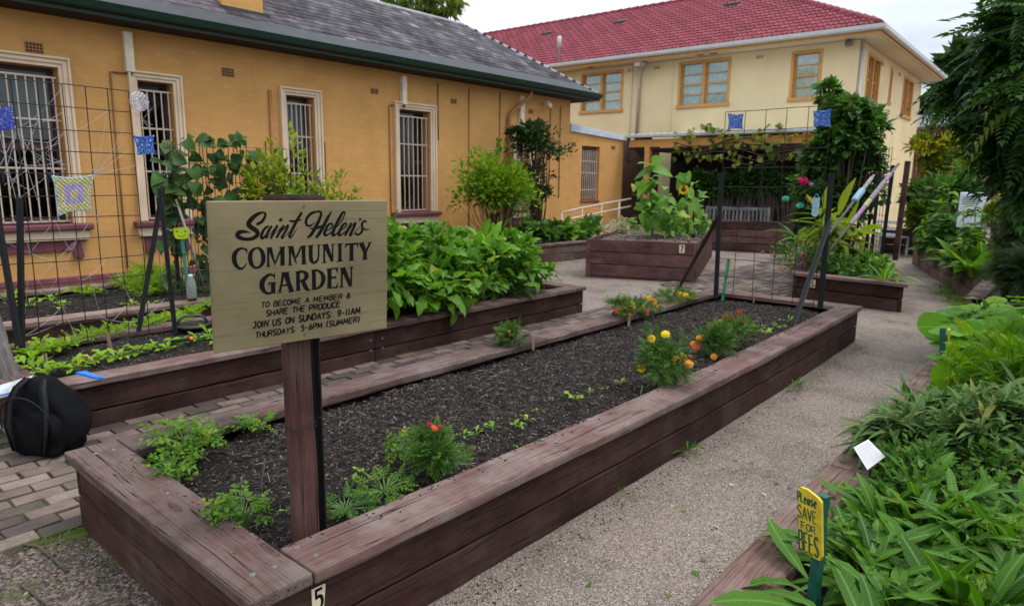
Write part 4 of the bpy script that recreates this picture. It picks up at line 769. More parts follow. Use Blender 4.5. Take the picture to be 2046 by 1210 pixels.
SBk = [[(380,232,30),(345,196,34),(280,180,40),(200,214,66),(142,290,94),(128,390,96),(148,480,90),(202,560,66),(270,590,44),(340,545,32),(390,462,4)],[(388,165,6),(384,230,26),(390,300,4)],
 [(585,168,34),(500,215,56),(458,290,86),(452,380,90),(470,480,84),(520,550,56),(590,568,38),(665,530,58),(710,450,86),(716,350,90),(690,250,78),(645,190,52),(585,168,34)],
 [(815,165,66),(814,200,46),(813,350,42),(815,500,46),(818,540,66)],[(845,165,88),(955,525,14)],[(1085,175,36),(958,470,36)],[(1098,152,108),(1100,200,86),(1102,350,82),(1102,500,86),(1104,526,94)],[(778,548,14),(862,545,14)],[(1025,156,12),(1160,150,14)],[(776,172,12),(890,162,14)],
 [(1250,145,66),(1250,190,46),(1252,350,40),(1252,480,44),(1252,514,66)],[(1275,145,92),(1385,500,12)],[(1210,518,12),(1305,513,14)],[(1195,145,12),(1325,136,14)],
 [(938,750,30),(915,722,36),(860,705,42),(780,745,66),(712,820,96),(688,900,104),(702,990,96),(762,1070,60),(830,1088,44),(900,1060,40)],[(915,868,90),(914,970,84),(916,1072,86)],[(818,878,26),(968,866,22)],[(840,880,38),(818,945,4)],[(946,665,4),(940,740,26),(945,800,4)],[(925,1060,60),(955,1090,8)],
 [(1120,665,60),(1090,850,46),(1045,1060,46)],[(1170,665,112),(1225,870,88),(1290,1055,92)],[(1085,928,30),(1225,915,34)],[(982,1078,12),(1085,1070,14)],[(1210,1062,12),(1350,1044,14)],[(1070,668,10),(1250,656,12)],
 [(1415,650,96),(1414,690,76),(1414,850,72),(1418,1000,78),(1420,1034,100)],[(1355,652,12),(1450,645,14)]]
strokes(SBk, 10.08, 455, 478, 'lettering')
SCk = [[(-95,465,6),(-70,420,40),(0,265,36),(8,230,36)],[(60,205,108),(64,250,78),(66,400,72),(70,540,78),(72,575,110)],[(10,578,12),(132,570,14)],
 [(205,198,96),(208,250,78),(210,400,76),(222,500,78),(275,552,46),(335,510,44),(366,420,32),(370,230,32),(370,196,50)],[(148,212,10),(280,198,14)],[(325,197,10),(420,188,12)],
 [(475,185,60),(478,240,36),(480,400,36),(482,520,42),(484,545,66)],[(435,553,12),(532,545,14)],[(505,182,100),(645,525,56)],[(655,178,50),(652,220,30),(650,350,30),(652,520,26)],[(605,181,10),(708,172,12)],[(440,188,12),(560,180,14)],
 [(795,170,90),(796,210,68),(797,340,64),(797,480,70),(798,520,96)],[(732,174,12),(862,163,14)],[(730,528,12),(860,514,14)],
 [(1032,168,80),(1030,340,76),(1028,480,80),(1028,500,96)],[(972,508,12),(1088,497,14)],[(902,182,36),(1168,164,34)],[(925,180,44),(898,262,4)],[(1145,168,44),(1160,248,4)],
 [(1225,150,98),(1305,335,74)],[(1303,325,76),(1302,450,76),(1302,482,96)],[(1252,488,12),(1354,478,14)],[(1405,145,44),(1330,310,40)],[(1350,152,10),(1442,132,12)],[(1178,160,10),(1295,146,14)],
 [(-40,728,46),(50,730,46),(112,765,78),(124,820,90),(92,885,64),(10,915,36),(-40,915,34)],[(45,910,80),(100,1030,92),(150,1092,60),(200,1092,6)],
 [(270,695,84),(274,880,76),(276,1075,82)],[(215,702,12),(330,700,34),(412,745,62),(458,820,86),(462,900,86),(432,990,70),(370,1050,50),(290,1078,34),(215,1090,10)],
 [(585,680,92),(588,860,78),(585,1045,86)],[(528,678,14),(762,660,34)],[(735,672,46),(755,768,4)],[(600,852,38),(718,842,36)],[(716,800,4),(712,842,22),(716,890,4)],[(526,1062,14),(750,1042,34)],[(735,1045,46),(758,945,4)],
 [(830,655,60),(834,720,38),(836,850,36),(832,1000,40),(828,1034,62)],[(782,1045,12),(872,1030,14)],[(858,655,96),(1005,1005,64)],[(1030,636,52),(1028,690,30),(1026,820,32),(1015,1015,46)],[(972,644,10),(1072,630,12)],[(798,656,12),(905,646,14)],[(968,1022,10),(1050,1012,14)]]
strokes(SCk, 10.08, 600, 470, 'lettering')
def fit_text(txt, bl, br, tl, plane, par, mat, name='lettering', shear=.12, off=.012, out=.0009):
    cu = bpy.data.curves.new(name, 'FONT'); cu.body = txt; cu.size = 1; cu.offset = off; cu.shear = shear; cu.space_character = 1.06; cu.fill_mode = 'FRONT'
    o = bpy.data.objects.new(name, cu); COL.objects.link(o); bpy.context.view_layer.update()
    xs = [v[0] for v in o.bound_box]; ys = [v[1] for v in o.bound_box]; x0, x1, y1 = min(xs), max(xs), .73
    P, nrm_ = plane; a, c, t = P(*bl), P(*br), P(*tl); ex = (c-a)/(x1-x0); ey = (t-a)/y1; ez = nrm_
    dg = bpy.context.evaluated_depsgraph_get(); me = bpy.data.meshes.new_from_object(o.evaluated_get(dg)); bpy.data.objects.remove(o)
    for v in me.vertices: v.co = Vector(a+ex*(v.co.x-x0)+ey*v.co.y+ez*out)
    o = bpy.data.objects.new(name, me); COL.objects.link(o); me.materials.clear(); me.materials.append(mat); o.parent = par; return o
GL = {'A':[[(0,0),(.5,1)],[(.5,1),(1,0)],[(.2,.35),(.8,.35)]],'B':[[(0,0),(0,1)],[(0,1),(.55,1),(.8,.88),(.8,.66),(.55,.54),(0,.54)],[(.5,.54),(.8,.46),(.95,.28),(.85,.06),(.5,0),(0,0)]],'C':[[(.95,.85),(.7,1),(.4,.98),(.12,.75),(.03,.45),(.15,.12),(.45,0),(.75,.04),(.95,.2)]],'D':[[(0,0),(0,1)],[(0,1),(.5,.97),(.88,.72),(.95,.42),(.75,.1),(.4,0),(0,0)]],'E':[[(.9,1),(0,1)],[(0,1),(0,0)],[(0,.52),(.75,.52)],[(0,0),(.9,0)]],'F':[[(.9,1),(0,1)],[(0,1),(0,0)],[(0,.52),(.75,.52)]],'H':[[(0,0),(0,1)],[(.95,0),(.95,1)],[(0,.5),(.95,.5)]],'I':[[(.15,0),(.15,1)]],'J':[[(.2,1),(.95,1)],[(.75,1),(.75,.3),(.6,.04),(.3,0),(.08,.15)]],
'L':[[(0,1),(0,0)],[(0,0),(.8,0)]],'M':[[(0,0),(.12,1)],[(.12,1),(.6,.2)],[(.6,.2),(1.08,1)],[(1.08,1),(1.2,0)]],'N':[[(0,0),(0,1)],[(0,1),(.95,0)],[(.95,0),(.95,1)]],'O':[[(.5,1),(.15,.85),(0,.5),(.15,.12),(.5,0),(.85,.12),(1,.5),(.85,.85),(.5,1)]],'P':[[(0,0),(0,1)],[(0,1),(.6,1),(.9,.85),(.88,.6),(.6,.46),(0,.46)]],'R':[[(0,0),(0,1)],[(0,1),(.6,1),(.88,.86),(.85,.62),(.6,.5),(0,.5)],[(.5,.5),(.95,0)]],'S':[[(.88,.86),(.65,1),(.3,.98),(.08,.78),(.22,.58),(.62,.46),(.88,.28),(.78,.06),(.4,0),(.05,.14)]],'T':[[(0,1),(1,1)],[(.5,1),(.5,0)]],'U':[[(0,1),(0,.3),(.2,.04),(.5,0),(.8,.06),(.95,.3),(.95,1)]],'V':[[(0,1),(.48,0)],[(.48,0),(.95,1)]],'Y':[[(0,1),(.48,.5)],[(.95,1),(.48,.5)],[(.48,.5),(.48,0)]],
'&':[[(1,.05),(.3,.7),(.3,.92),(.5,1),(.7,.9),(.65,.7),(.15,.38),(.1,.12),(.35,0),(.7,.12),(.95,.45)]],'(':[[(.35,1.08),(.08,.75),(.05,.35),(.3,-.08)]],')':[[(.0,1.08),(.28,.75),(.3,.35),(.05,-.08)]],'-':[[(.05,.46),(.6,.46)]],':':[[(.12,.2),(.16,.3)],[(.12,.66),(.16,.76)]],'1':[[(.15,0),(.15,1)]],'5':[[(.85,1),(.2,1)],[(.2,1),(.15,.55)],[(.15,.55),(.5,.66),(.85,.5),(.85,.18),(.5,0),(.08,.08)]],'6':[[(.75,1),(.35,.78),(.1,.4),(.15,.1),(.45,0),(.8,.12),(.85,.4),(.55,.56),(.18,.42)]],'9':[[(.8,.62),(.5,.45),(.15,.58),(.12,.86),(.45,1),(.78,.9),(.82,.6),(.65,.2),(.25,0)]],
'e':[[(.05,.36),(.8,.4),(.75,.6),(.45,.68),(.12,.55),(.05,.28),(.25,.02),(.55,0),(.82,.12)]],'a':[[(.75,.6),(.4,.66),(.08,.42),(.12,.08),(.4,0),(.72,.2)],[(.75,.66),(.72,.2),(.88,0)]],'s':[[(.75,.6),(.4,.68),(.12,.54),(.3,.38),(.7,.28),(.72,.08),(.4,0),(.05,.08)]]}
ADV = {'I':.42,'1':.42,'M':1.35,':':.42,'-':.78,'(':.5,')':.5,' ':.72}
def stroke_text(txt, bl, br, tl, P, par, mat, wt=.16, slant=.22):
    x = 0; items = []
    for ch in txt:
        if ch != ' ': items.append((ch, x))
        x += ADV.get(ch, 1.0)*.78+.22
    tot = x-.22; a, c, t = np.array(bl, float), np.array(br, float), np.array(tl, float); ey = t-a; ex = (c-a)/tot; hx = np.linalg.norm(ey); b = MB(); k = 0
    for ch, x in items:
        jy = R.normal(0,.015)
        for st in GL[ch]:
            k += 1; pts = [tuple(a+ex*(x+q[0]*.78)+ey*(q[1]+jy)+ex*slant*q[1]) for q in st]; d0 = np.array(pts[0]); 
            stroke_mesh(b, [(q[0], q[1], wt*hx*(1.08 if 0 < i < len(pts)-1 else .95)) for i, q in enumerate(pts)], lambda u, v: P(u, v)+SNN*0 if False else P(u, v, .0008+.00003*(k % 5)), sm=4 if len(pts) > 2 else 0)
    o = b.build('lettering', mat); o.parent = par; return o
spl = (lambda x, y: onP(490+x/8.184, 580+y/8.184, SO, SNN), SNN)
for txt, bl, br, tl in (('TO BECOME A MEMBER &', (258,278), (1712,122), (250,196)), ('SHARE THE PRODUCE', (340,418), (1548,264), (332,330)), ('JOIN US ON SUNDAYS: 9-11AM', (120,618), (1880,372), (112,520)), ('THURSDAYS: 5-6PM (SUMMER)', (165,775), (1868,512), (158,688))):
    stroke_text(txt, bl, br, tl, lambda x, y, o: S_at(490+x/8.184, 580+y/8.184, o), bd, M['ink'], .215)
for px, py, c in ((607,411,'bolt'),(609,666,'bolt')):
    p = S_at(px, py); b = MB(); b.tube([p-SNN*.002, p+SNN*.002], .0045, 10); o = b.build('screw', M['bolt']); o.parent = bd
# post behind the board
pp = onP(601, 690, SO-SNN*.018, SNN)-SU0*0; pbx = np.array([pp[0], pp[1], 0])-SN0*.026
b = MB(); b.plank(pbx+[0,0,.2], pbx+[0,0,SO[2]+hSg-.03]-np.array([.02,0,0]), .088, .05, (SN0[0],SN0[1],0), n=12); po = kb(b, 'post', M['post'], sg, bevel=.004)
b = MB(); c_ = pbx-SD_*0+[0,0,.80]; ring = []
hw, hd = .046, .0275
for k, (u, v, dz) in enumerate(((-1,-1,0),(1,-1,.012),(1,1,.004),(-1,1,-.01),(-1,-1,.004),(1,-1,-.004),(1,1,.01),(-1,1,0),(-1,-1,0))): ring.append(c_+SD_*u*hw-SN0*v*hd+[0,0,dz-.06])
b.tube(ring, .0016, 5); b.tube([ring[1], ring[1]+SN0*.012+[0,0,.02], ring[1]+SD_*.02+SN0*.006+[0,0,.012]], .0014, 5); sub(b.build('tie_wire', M['black']), po)
pk = pbx+SD_*.075-SN0*.03
def picket_mb(p0, p1, w=.032):                   # Y-section steel star picket
    b = MB(); p0 = np.array(p0, float); p1 = np.array(p1, float); a, d, u = frame(p1-p0)
    for t in (90, 210, 330):
        q = a*math.cos(rad(t))+u*math.sin(rad(t)); s = np.cross(d, q)
        b.prism([p0-s*.003, p0+s*.003, p0+q*w+s*.003, p0+q*w-s*.003], p1-p0)
    return b
M['picket'] = simple('black steel picket', (.006,.006,.007), .7, .0, nvar=.4, nscale=12)
b = picket_mb(pk+[0,0,.15], pk+[0,0,1.45]); tag(b.build('star_picket', M['picket']), 'black steel picket standing right behind the sign post', 'picket', 'black star pickets')
# spare boards stacked behind the sign's top edge
b = MB()
for k in range(5):
    o = -.022-.016*k; u0 = .185+.012*k+R.normal(0,.004); u1 = .388-.004*k; hh = .012+.004*(k in (1,3))
    b.prism([SO+SDD*u0+SNN*o+SUU*(hSg-.30), SO+SDD*u1+SNN*o+SUU*(hSg-.30), SO+SDD*u1+SNN*o+SUU*(hSg+hh), SO+SDD*u0+SNN*o+SUU*(hSg+hh)], -SNN*.0125)
kb(b, 'backing_board', M['sleeper'], sg)
# ================================================================== WIRE TRELLISES
M['wire'] = simple('dark rusty wire', (.014,.011,.010), .6, .3, nvar=.4, nscale=20)
M['wire2'] = simple('grey wire', (.09,.085,.085), .55, .4)
def wire_mesh(P, us, vs, r, sag=.004):
    b = MB(); u0, u1, v0, v1 = us[0], us[-1], vs[0], vs[-1]
    for u in us: j = R.normal(0, sag, 4); b.tube([P(u+j[k]*(0 < k < 3), v0+(v1-v0)*k/3) for k in range(4)], r, 5)
    for v in vs: j = R.normal(0, sag, 4); b.tube([np.array(P(u0+(u1-u0)*k/3, v+j[k]*(0 < k < 3)))+[r*1.6,0,0] for k in range(4)], r, 5)
    return b
XT = -5.85
t1 = empty('wire_trellis', (XT,1.5,.3), 0, 'rusty wire mesh trellis on the left hung with crochet squares and yarn', 'trellis', 'wire trellises in the beds')
kb(wire_mesh(lambda u, v: (XT+.02*math.sin(u*5), u, v), np.arange(.63,2.2,.1545), np.arange(.33,2.3,.1605), .0038), 'wire_mesh', M['wire'], t1)
pk_n = [0]
PKL = ['upright black steel picket at the left end of the left trellis', 'black steel picket leaning at the left edge of the left trellis', 'black steel picket leaning left, half of the pair at the left trellis', 'black steel picket leaning right, half of the pair at the left trellis',
       'black steel picket among the climbing beans near the bottle', 'tall left steel picket at the far end of the foreground bed', 'tall right steel picket at the far end of the foreground bed', 'slanting steel brace left of the far trellis', 'slanting steel brace leaning on the right far picket', 'nearest black picket of the trellis behind bed six', 'middle black picket of the trellis behind bed six', 'farthest black picket of the trellis behind bed six', 'short black picket among the sunflowers']
def picket(p0, p1, w=.03):
    b = picket_mb(p0, p1, w*.72); tag(b.build('star_picket', M['picket']), PKL[pk_n[0]], 'picket', 'black star pickets'); pk_n[0] += 1
picket(onX(45,712,XT+.03), onX(40,395,XT+.03), .034); picket(onX(40,690,XT+.10), onX(-22,330,XT-.02), .034)
picket(onX(277,662,XT+.02), onX(326,372,XT), .028); picket(onX(351,664,XT+.10), onX(320,376,XT+.03), .03)
XB = -7.75
picket(onX(356,560,XB), onX(348,385,XB), .03)
t2 = empty('wire_trellis', (XB,4.3,.3), 0, 'grey wire mesh trellis behind the sign carrying climbing beans', 'trellis', 'wire trellises in the beds')
y0_, y1_ = onX(395,300,XB)[1], onX(648,300,XB)[1]; zt_ = onX(640,288,XB)[2]
kb(wire_mesh(lambda u, v: (XB, u, v), np.arange(y0_-.5,y1_+.01,.2), np.arange(.35,zt_+.01,.2), .0035), 'wire_mesh', M['wire2'], t2)
b = MB(); b.tube([(XB,y1_,.3),(XB,y1_+.01,zt_+.03)], .008, 6); b.tube([(XB,(y0_+y1_)/2,.3),(XB,(y0_+y1_)/2,zt_)], .008, 6); kb(b, 'post', M['wire'], t2)
YT = 7.1
t3 = empty('wire_trellis', (-2.6,YT,.3), 0, 'tall wire mesh trellis at the far end of the foreground bed', 'trellis', 'wire trellises in the beds')
kb(wire_mesh(lambda u, v: (u, YT+.015*math.sin(u*4), v), np.linspace(-3.16,-2.09,6), np.arange(.40,2.38,.195), .0036, .006), 'wire_mesh', M['wire'], t3)
picket(onY(1430,596,YT), onY(1441,345,YT), .038); picket(onY(1638,616,YT), onY(1661,345,YT), .042)
picket(at(1347,590,.02), onY(1439,425,YT), .036); p_ = at(1583,652,.34); picket(p_, onY(1658,440,YT-.03), .04)
A4 = at(1757,537,.36); D4 = nrm([-math.sin(rad(22)), math.cos(rad(22)), 0]); N4 = np.array([D4[1], -D4[0], 0]); X4 = A4[0]; Ya = A4[1]; on4 = lambda px, py: onP(px, py, A4, N4)
t4 = empty('wire_trellis', (X4,Ya+1,.3), 0, 'wire mesh trellis seen nearly edge on behind bed six', 'trellis', 'wire trellises in the beds')
zt4 = on4(1786,284)[2]
kb(wire_mesh(lambda u, v: (A4[0]+D4[0]*u, A4[1]+D4[1]*u, v), np.linspace(0,2.6,12), np.arange(.35,zt4,.2), .004), 'wire_mesh', M['wire'], t4)
for bx_, tp in (((1757,537),(1784,330)),((1738,528),(1757,345)),((1726,520),(1738,430))): q_ = on4(*bx_); picket(q_*[1,1,0]+[0,0,.3], on4(*tp), .042)
# ================================================================== CROCHET AND YARN
def yarn_mat(name, cols, sc=90):
    mt, nt, B, N, LK = mk(name); pl = N('ShaderNodeAttribute'); pl.attribute_name = 'pl'; v = N('ShaderNodeTexVoronoi'); v.inputs['Scale'].default_value = sc; LK(pl.outputs['Vector'], v.inputs['Vector'])
    s = N('ShaderNodeSeparateColor'); LK(v.outputs['Color'], s.inputs[0]); r = ramp(N, cols); LK(s.outputs[0], r.inputs['Fac']); LK(r.outputs['Color'], B.inputs['Base Color']); B.inputs['Roughness'].default_value = .95
    b = N('ShaderNodeBump'); b.inputs['Strength'].default_value = 1; b.inputs['Distance'].default_value = .004; b.invert = True; LK(v.outputs['Distance'], b.inputs['Height']); LK(b.outputs[0], B.inputs['Normal']); return mt
BL = [(0,(.01,.03,.16)), (.35,(.02,.09,.42)), (.7,(.05,.18,.62)), (.9,(.25,.42,.72)), (1,(.6,.65,.75))]
M['yblue'] = yarn_mat('blue yarn', BL); M['yblue2'] = yarn_mat('deep blue yarn', [(0,(.015,.02,.2)), (.5,(.03,.08,.5)), (.8,(.10,.16,.55)), (1,(.45,.4,.55))])
M['yyellow'] = yarn_mat('yellow yarn', [(0,(.38,.33,.12)), (.6,(.55,.5,.24)), (1,(.65,.62,.4))]); M['ylilac'] = yarn_mat('lilac yarn', [(0,(.26,.2,.46)), (.6,(.42,.36,.62)), (1,(.55,.5,.66))])
M['yaqua'] = yarn_mat('aqua yarn', [(0,(.2,.42,.45)), (1,(.42,.6,.62))]); M['ywhite'] = yarn_mat('white yarn', [(0,(.3,.26,.3)), (.4,(.55,.5,.55)), (1,(.72,.66,.7))]); M['ypale'] = yarn_mat('pale blue yarn', [(0,(.14,.28,.42)), (.6,(.26,.42,.53)), (1,(.38,.5,.55))])
M['ygrey'] = yarn_mat('grey yarn', [(0,(.2,.17,.17)), (1,(.4,.36,.36))]); M['ypurple'] = yarn_mat('mauve yarn', [(0,(.3,.14,.3)), (1,(.5,.32,.48))])
def crochet(corners, Pl, mat, label, rows=11, rings=None, holes=.16, group='crochet squares on the trellises', edge=None):
    """hanging square: crossing rows of yarn strands between four pinched corners (px) on plane Pl"""
    c = np.array([Pl(*q) for q in corners]); cen = c.mean(0); b = MB(); k = rows
    def Q(u, v):
        p = c[0]*(1-u)*(1-v)+c[1]*u*(1-v)+c[2]*u*v+c[3]*(1-u)*v
        e = .13*((1-(2*u-1)**2)*abs(2*v-1)**2+(1-(2*v-1)**2)*abs(2*u-1)**2); return p+(cen-p)*e
    n_ = nrm(np.cross(c[1]-c[0], c[3]-c[0])); sz = np.linalg.norm(c[1]-c[0]); r = sz/rows*.36
    mats = [mat]+([M['ylilac'], M['yaqua']] if rings else [])
    for i in range(rows+1):
        t = i/rows
        for ax in (0, 1):
            for j in range(rows):
                a, d = j/rows, (j+1)/rows; m_ = (a+d)/2; s = (1 if (i+j+ax) % 2 else -1)*r*.5
                u0, v0 = (a, t) if ax == 0 else (t, a); u1, v1 = (d, t) if ax == 0 else (t, d)
                rr = max(abs(2*(u0+u1)/2-1), abs(2*(v0+v1)/2-1)); mi = 0
                if rings: mi = 2 if rr > .97 else (1 if .2 < rr < .56 else 0)
                pm = (Q(u0,v0)+Q(u1,v1))/2+n_*s
                b.tube([Q(u0,v0)-n_*s*.3, pm, Q(u1,v1)-n_*s*.3], [r*.8, r*1.15, r*.8], 5, mi=mi)
    return tag(b.build('crochet_square', mats, smooth=True), label, 'crochet square', group)
PX = lambda dx: (lambda x, y: onX(x, y, XT+dx))
crochet([(-14,218),(24,211),(31,257),(-12,266)], PX(.02), M['yblue2'], 'deep blue crochet square cut by the left edge of the photo')
crochet([(267,272),(307,271),(309,309),(275,309)], PX(.03), M['yblue'], 'blue crochet square hanging beside the round doily')
crochet([(104,352),(187,350),(180,420),(118,430)], PX(.03), M['yyellow'], 'yellow crochet square with lilac centre on the left trellis', 16, True)
PY = lambda dy: (lambda x, y: onY(x, y, YT+dy))
crochet([(1455,227),(1485,228),(1484,258),(1455,258)], PY(-.03), M['yblue'], 'blue crochet square at upper left of the far trellis')
crochet([(1625,222),(1660,219),(1659,254),(1626,252)], PY(-.03), M['yblue'], 'brighter blue crochet square at upper right of the far trellis')
cd = onX(278, 203, XT+.03); b = MB()
for k in range(5):
    rr = .012+.0135*k; m_ = 10+8*k; b.tube([cd+np.array([.003*math.sin(3*t), rr*math.cos(t), rr*math.sin(t)*1.05]) for t in np.linspace(0, 2*math.pi, m_+1)], .0045, 5, False)
for k in range(16): t = 2*math.pi*k/16; b.tube([cd, cd+np.array([.004, .074*math.cos(t), .078*math.sin(t)])], .003, 4)
tag(b.build('doily', M['ywhite'], smooth=True), 'round white and pink crochet doily at the trellis corner', 'doily')
b = MB(); strg = [((0,270),(60,505)),((46,672),(60,505)),((280,640),(185,420)),((330,595),(280,640)),((160,470),(200,630)),((225,640),(200,630)),((280,640),(225,640)),((0,240),(130,330)),((33,258),(0,330)),((35,258),(10,345)),((35,258),(75,400)),((130,222),(35,258)),((60,300),(35,258)),((130,330),(60,300)),((190,348),(250,250)),((190,348),(215,222)),((190,348),(270,290)),((104,352),(60,300)),((104,352),(95,285)),((20,430),(108,440)),((110,520),(160,470)),((110,520),(75,560)),((110,520),(165,560)),((110,520),(60,505)),((165,560),(210,520)),((0,270),(95,285)),((95,285),(130,262)),((33,258),(125,175)),((35,260),(60,300)),((60,300),(118,352)),((8,370),(130,265)),((20,380),(75,240)),((60,300),(120,285)),((0,300),(52,330)),((52,330),(125,320)),((40,395),(100,345)),((10,345),(60,380)),((130,222),(190,348)),((125,270),(215,222)),((190,350),(240,290)),((190,350),(270,330)),((268,225),(305,250)),((265,255),(305,215)),((305,260),(272,225)),((108,440),(118,430)),((108,440),(60,505)),((60,505),(10,480)),((110,440),(140,500)),((140,500),(190,420)),((185,420),(200,440)),((46,672),(125,612)),((125,612),(160,690)),((45,673),(130,640)),((280,640),(330,595)),((225,640),(250,612)),((200,630),(215,640)),((75,560),(130,610)),((160,470),(100,580))]
for (x0, y0), (x1, y1) in strg:
    p0 = onX(x0, y0, XT+.012); p1 = onX(x1, y1, XT+.012); m_ = (p0+p1)/2-np.array([0,0,.06*np.linalg.norm(p1-p0)*random.random()*1.5]); b.tube([p0, (p0+m_)/2-[0,0,.004], m_, (p1+m_)/2-[0,0,.004], p1], .0011+.0007*random.random(), 4)
tag(b.build('yarn_web', simple('grey yarn strand', (.38,.35,.36), .9)), 'loose web of pale yarn strung across the left trellis', 'yarn web')
# crochet wrapped poles
def wrapped(p0, p1, segs, label):
    e = empty('wrapped_pole', p0, 0, label, 'pole', 'crochet wrapped poles'); p0 = np.array(p0); p1 = np.array(p1); b = MB(); b.tube([p0, (p0+p1)/2, p1], .018, 8); kb(b, 'pole', M['greywood'], e, smooth=True)
    for a, c, m_, r in segs:
        b = MB(); n = max(3, int((c-a)*np.linalg.norm(p1-p0)/.02)); b.tube([p0+(p1-p0)*(a+(c-a)*k/n) for k in range(n+1)], [r*(1+.1*(k % 2)) for k in range(n+1)], 10); kb(b, 'yarn_sleeve', M[m_], e, smooth=True)
wrapped(onY(1652,508,9.95), onY(1796,327,10.9), [(.33,.42,'ygrey',.030),(.42,.52,'ypurple',.027),(.52,.60,'yyellow',.031),(.60,.70,'ygrey',.033),(.70,.80,'ygrey',.030),(.80,.88,'ypurple',.027)], 'lower of two slanting poles, wrapped in mauve and cream yarn')
wrapped(onY(1654,470,10.1), onY(1746,350,11.2), [(.56,.74,'ypale',.045),(.74,.95,'ygrey',.026)], 'upper of two slanting poles with a pale blue yarn cuff')
def hang(px, py0, py1, wpx, Y, mat, name, label, cat):
    a = onY(px, py0, Y); c = onY(px, py1, Y); w_ = np.linalg.norm(onY(px+wpx, py0, Y)-a)/2; L = np.linalg.norm(a-c)
    b = MB(); prof = [(-w_,0),(w_,0),(w_,-L+w_)]+[(w_*math.cos(t), -L+w_+w_*math.sin(t)) for t in np.linspace(0,-math.pi,9)[1:-1]]+[(-w_,-L+w_)]
    b.prism([a+np.array([x,0,z]) for x, z in prof], (0,.015,0)); b.tube([a+np.array([-w_*.8,.007,0]), a+np.array([0,.007,w_*1.2]), a+np.array([w_*.8,.007,0])], .003, 4); tag(b.build(name, mat), label, cat)
hang(1631, 395, 433, 14, YT-.02, M['ypale'], 'crochet_pouch', 'pale blue knitted pouch hanging on the far trellis', 'pouch')
M['ygreen'] = simple('mint yarn', (.10,.42,.30), .9); M['ypink'] = simple('magenta yarn', (.52,.015,.10), .85, nvar=.3, nscale=40)
def rosette(px, py, Y, r, mat, name, label, cat, n=30):
    c = onY(px, py, Y); b = MB()
    for k in range(n):
        d = nrm(R.normal(0,1,3)); q = c+d*r*.55; a, dd, u = frame(d); th = np.linspace(0, 2*math.pi, 7)[:-1]; s = r*.5
        V = [q+a*math.cos(t)*s+u*math.sin(t)*s+d*.25*s*math.cos(2*t) for t in th]+[q-d*s*.35]; b.add(V, [(i,(i+1)%6,6) for i in range(6)])
    tag(b.build(name, mat, smooth=True), label, cat)
rosette(1605, 362, YT-.03, .06, M['ypink'], 'yarn_flower', 'magenta yarn rose on the far trellis', 'yarn flower'); rosette(1621, 368, YT-.02, .03, M['ypurple'], 'yarn_flower', 'small mauve yarn rose beside the magenta one', 'yarn flower')
rosette(1570, 397, YT-.02, .045, M['ygreen'], 'yarn_leaf', 'mint green yarn leaves on the far trellis, left bunch', 'yarn leaf'); rosette(1598, 410, YT-.02, .045, M['ygreen'], 'yarn_leaf', 'mint green yarn leaves below the magenta rose', 'yarn leaf')
# ================================================================== SMALL THINGS IN THE BEDS
WCc = BC[0]+WC
pbt = onX(384, 598, WCc-.06); bt = empty('water_bottle', (pbt[0],pbt[1],hC+.002), 0, 'clear plastic water bottle with white cap on the cottage side bed', 'bottle')
hb = top(384, 546, bt.location); mt, nt, B_, N, LK = mk('bottle plastic'); B_.inputs['Base Color'].default_value = (.55,.58,.55,1); B_.inputs['Roughness'].default_value = .15; B_.inputs['Transmission Weight'].default_value = .7; B_.inputs['IOR'].default_value = 1.2
r_ = hb*.17; b = MB(); b.lathe((0,0,.02), [(r_*.9,0),(r_,.02),(r_,hb*.5),(r_*.85,hb*.64),(r_*.45,hb*.82),(r_*.4,hb*.86)], 16); b.build('body', mt, bt, smooth=True)
b = MB(); b.lathe((0,0,hb*.86), [(r_*.48,0),(r_*.48,hb*.08),(r_*.42,hb*.1)], 14); b.build('cap', simple('white cap', (.6,.62,.62), .4), bt, smooth=True); b = MB(); b.lathe((0,0,0), [(r_*.8,0),(r_*.93,.012),(r_*.9,.03)], 14); b.build('base', M['black'], bt, smooth=True)
M['stakegreen'] = simple('green paint', (.02,.19,.12), .5, nvar=.2); M['stakedark'] = simple('dark green paint', (.008,.07,.045), .5, nvar=.3, nscale=20); M['yellowp'] = simple('yellow paint', (.50,.37,.02), .55, nvar=.2, nscale=30); M['limep'] = simple('lime paint', (.38,.52,.01), .5)
ps = at(377, 586, .31); hf = top(373, 466, ps); fs = empty('garden_stake', ps, 0, 'green garden stake topped by a smiling lime green face', 'stake', 'painted garden stakes')
b = MB(); b.plank((0,0,-.05), (-.03,-.02,hf), .035, .02, (1,0,0), n=4); b.build('stake', M['stakegreen'], fs, bevel=.002)
vd = nrm([-ps[0],-ps[1],0]); sd_ = np.array([-vd[1],vd[0],0]); cc = np.array([-.03,-.02,hf])+vd*.014; b = MB(); w_, h_ = .075, .062
out_ = [(.8,1),(.97,.93),(1,.7),(.97,-.4),(.8,-.85),(.5,-1),(-.5,-1),(-.8,-.85),(-.97,-.4),(-1,.7),(-.97,.93),(-.8,1)]
b.prism([cc+sd_*x*w_+np.array([0,0,1])*z*h_ for x, z in out_], vd*.012); fc = b.build('face', M['limep'], fs, bevel=.002); b = MB(); FPl = lambda x, y: cc+vd*.0128+sd_*x*w_+np.array([0,0,1])*y*h_
for x in (-.55,.55): stroke_mesh(b, [(x-.02,.45,.3),(x+.02,.25,.3)], FPl, sm=0)
for k in range(8): a0, a1 = math.pi*(1.15+.09*k), math.pi*(1.15+.09*(k+1)); stroke_mesh(b, [(.6*math.cos(a0),.05+.6*math.sin(a0),.09),(.6*math.cos(a1),.05+.6*math.sin(a1),.09)], FPl, sm=0)
stroke_mesh(b, [(-.05,.12,.1),(.05,.12,.1)], FPl, sm=0); b.build('smile', M['ink'], fc)
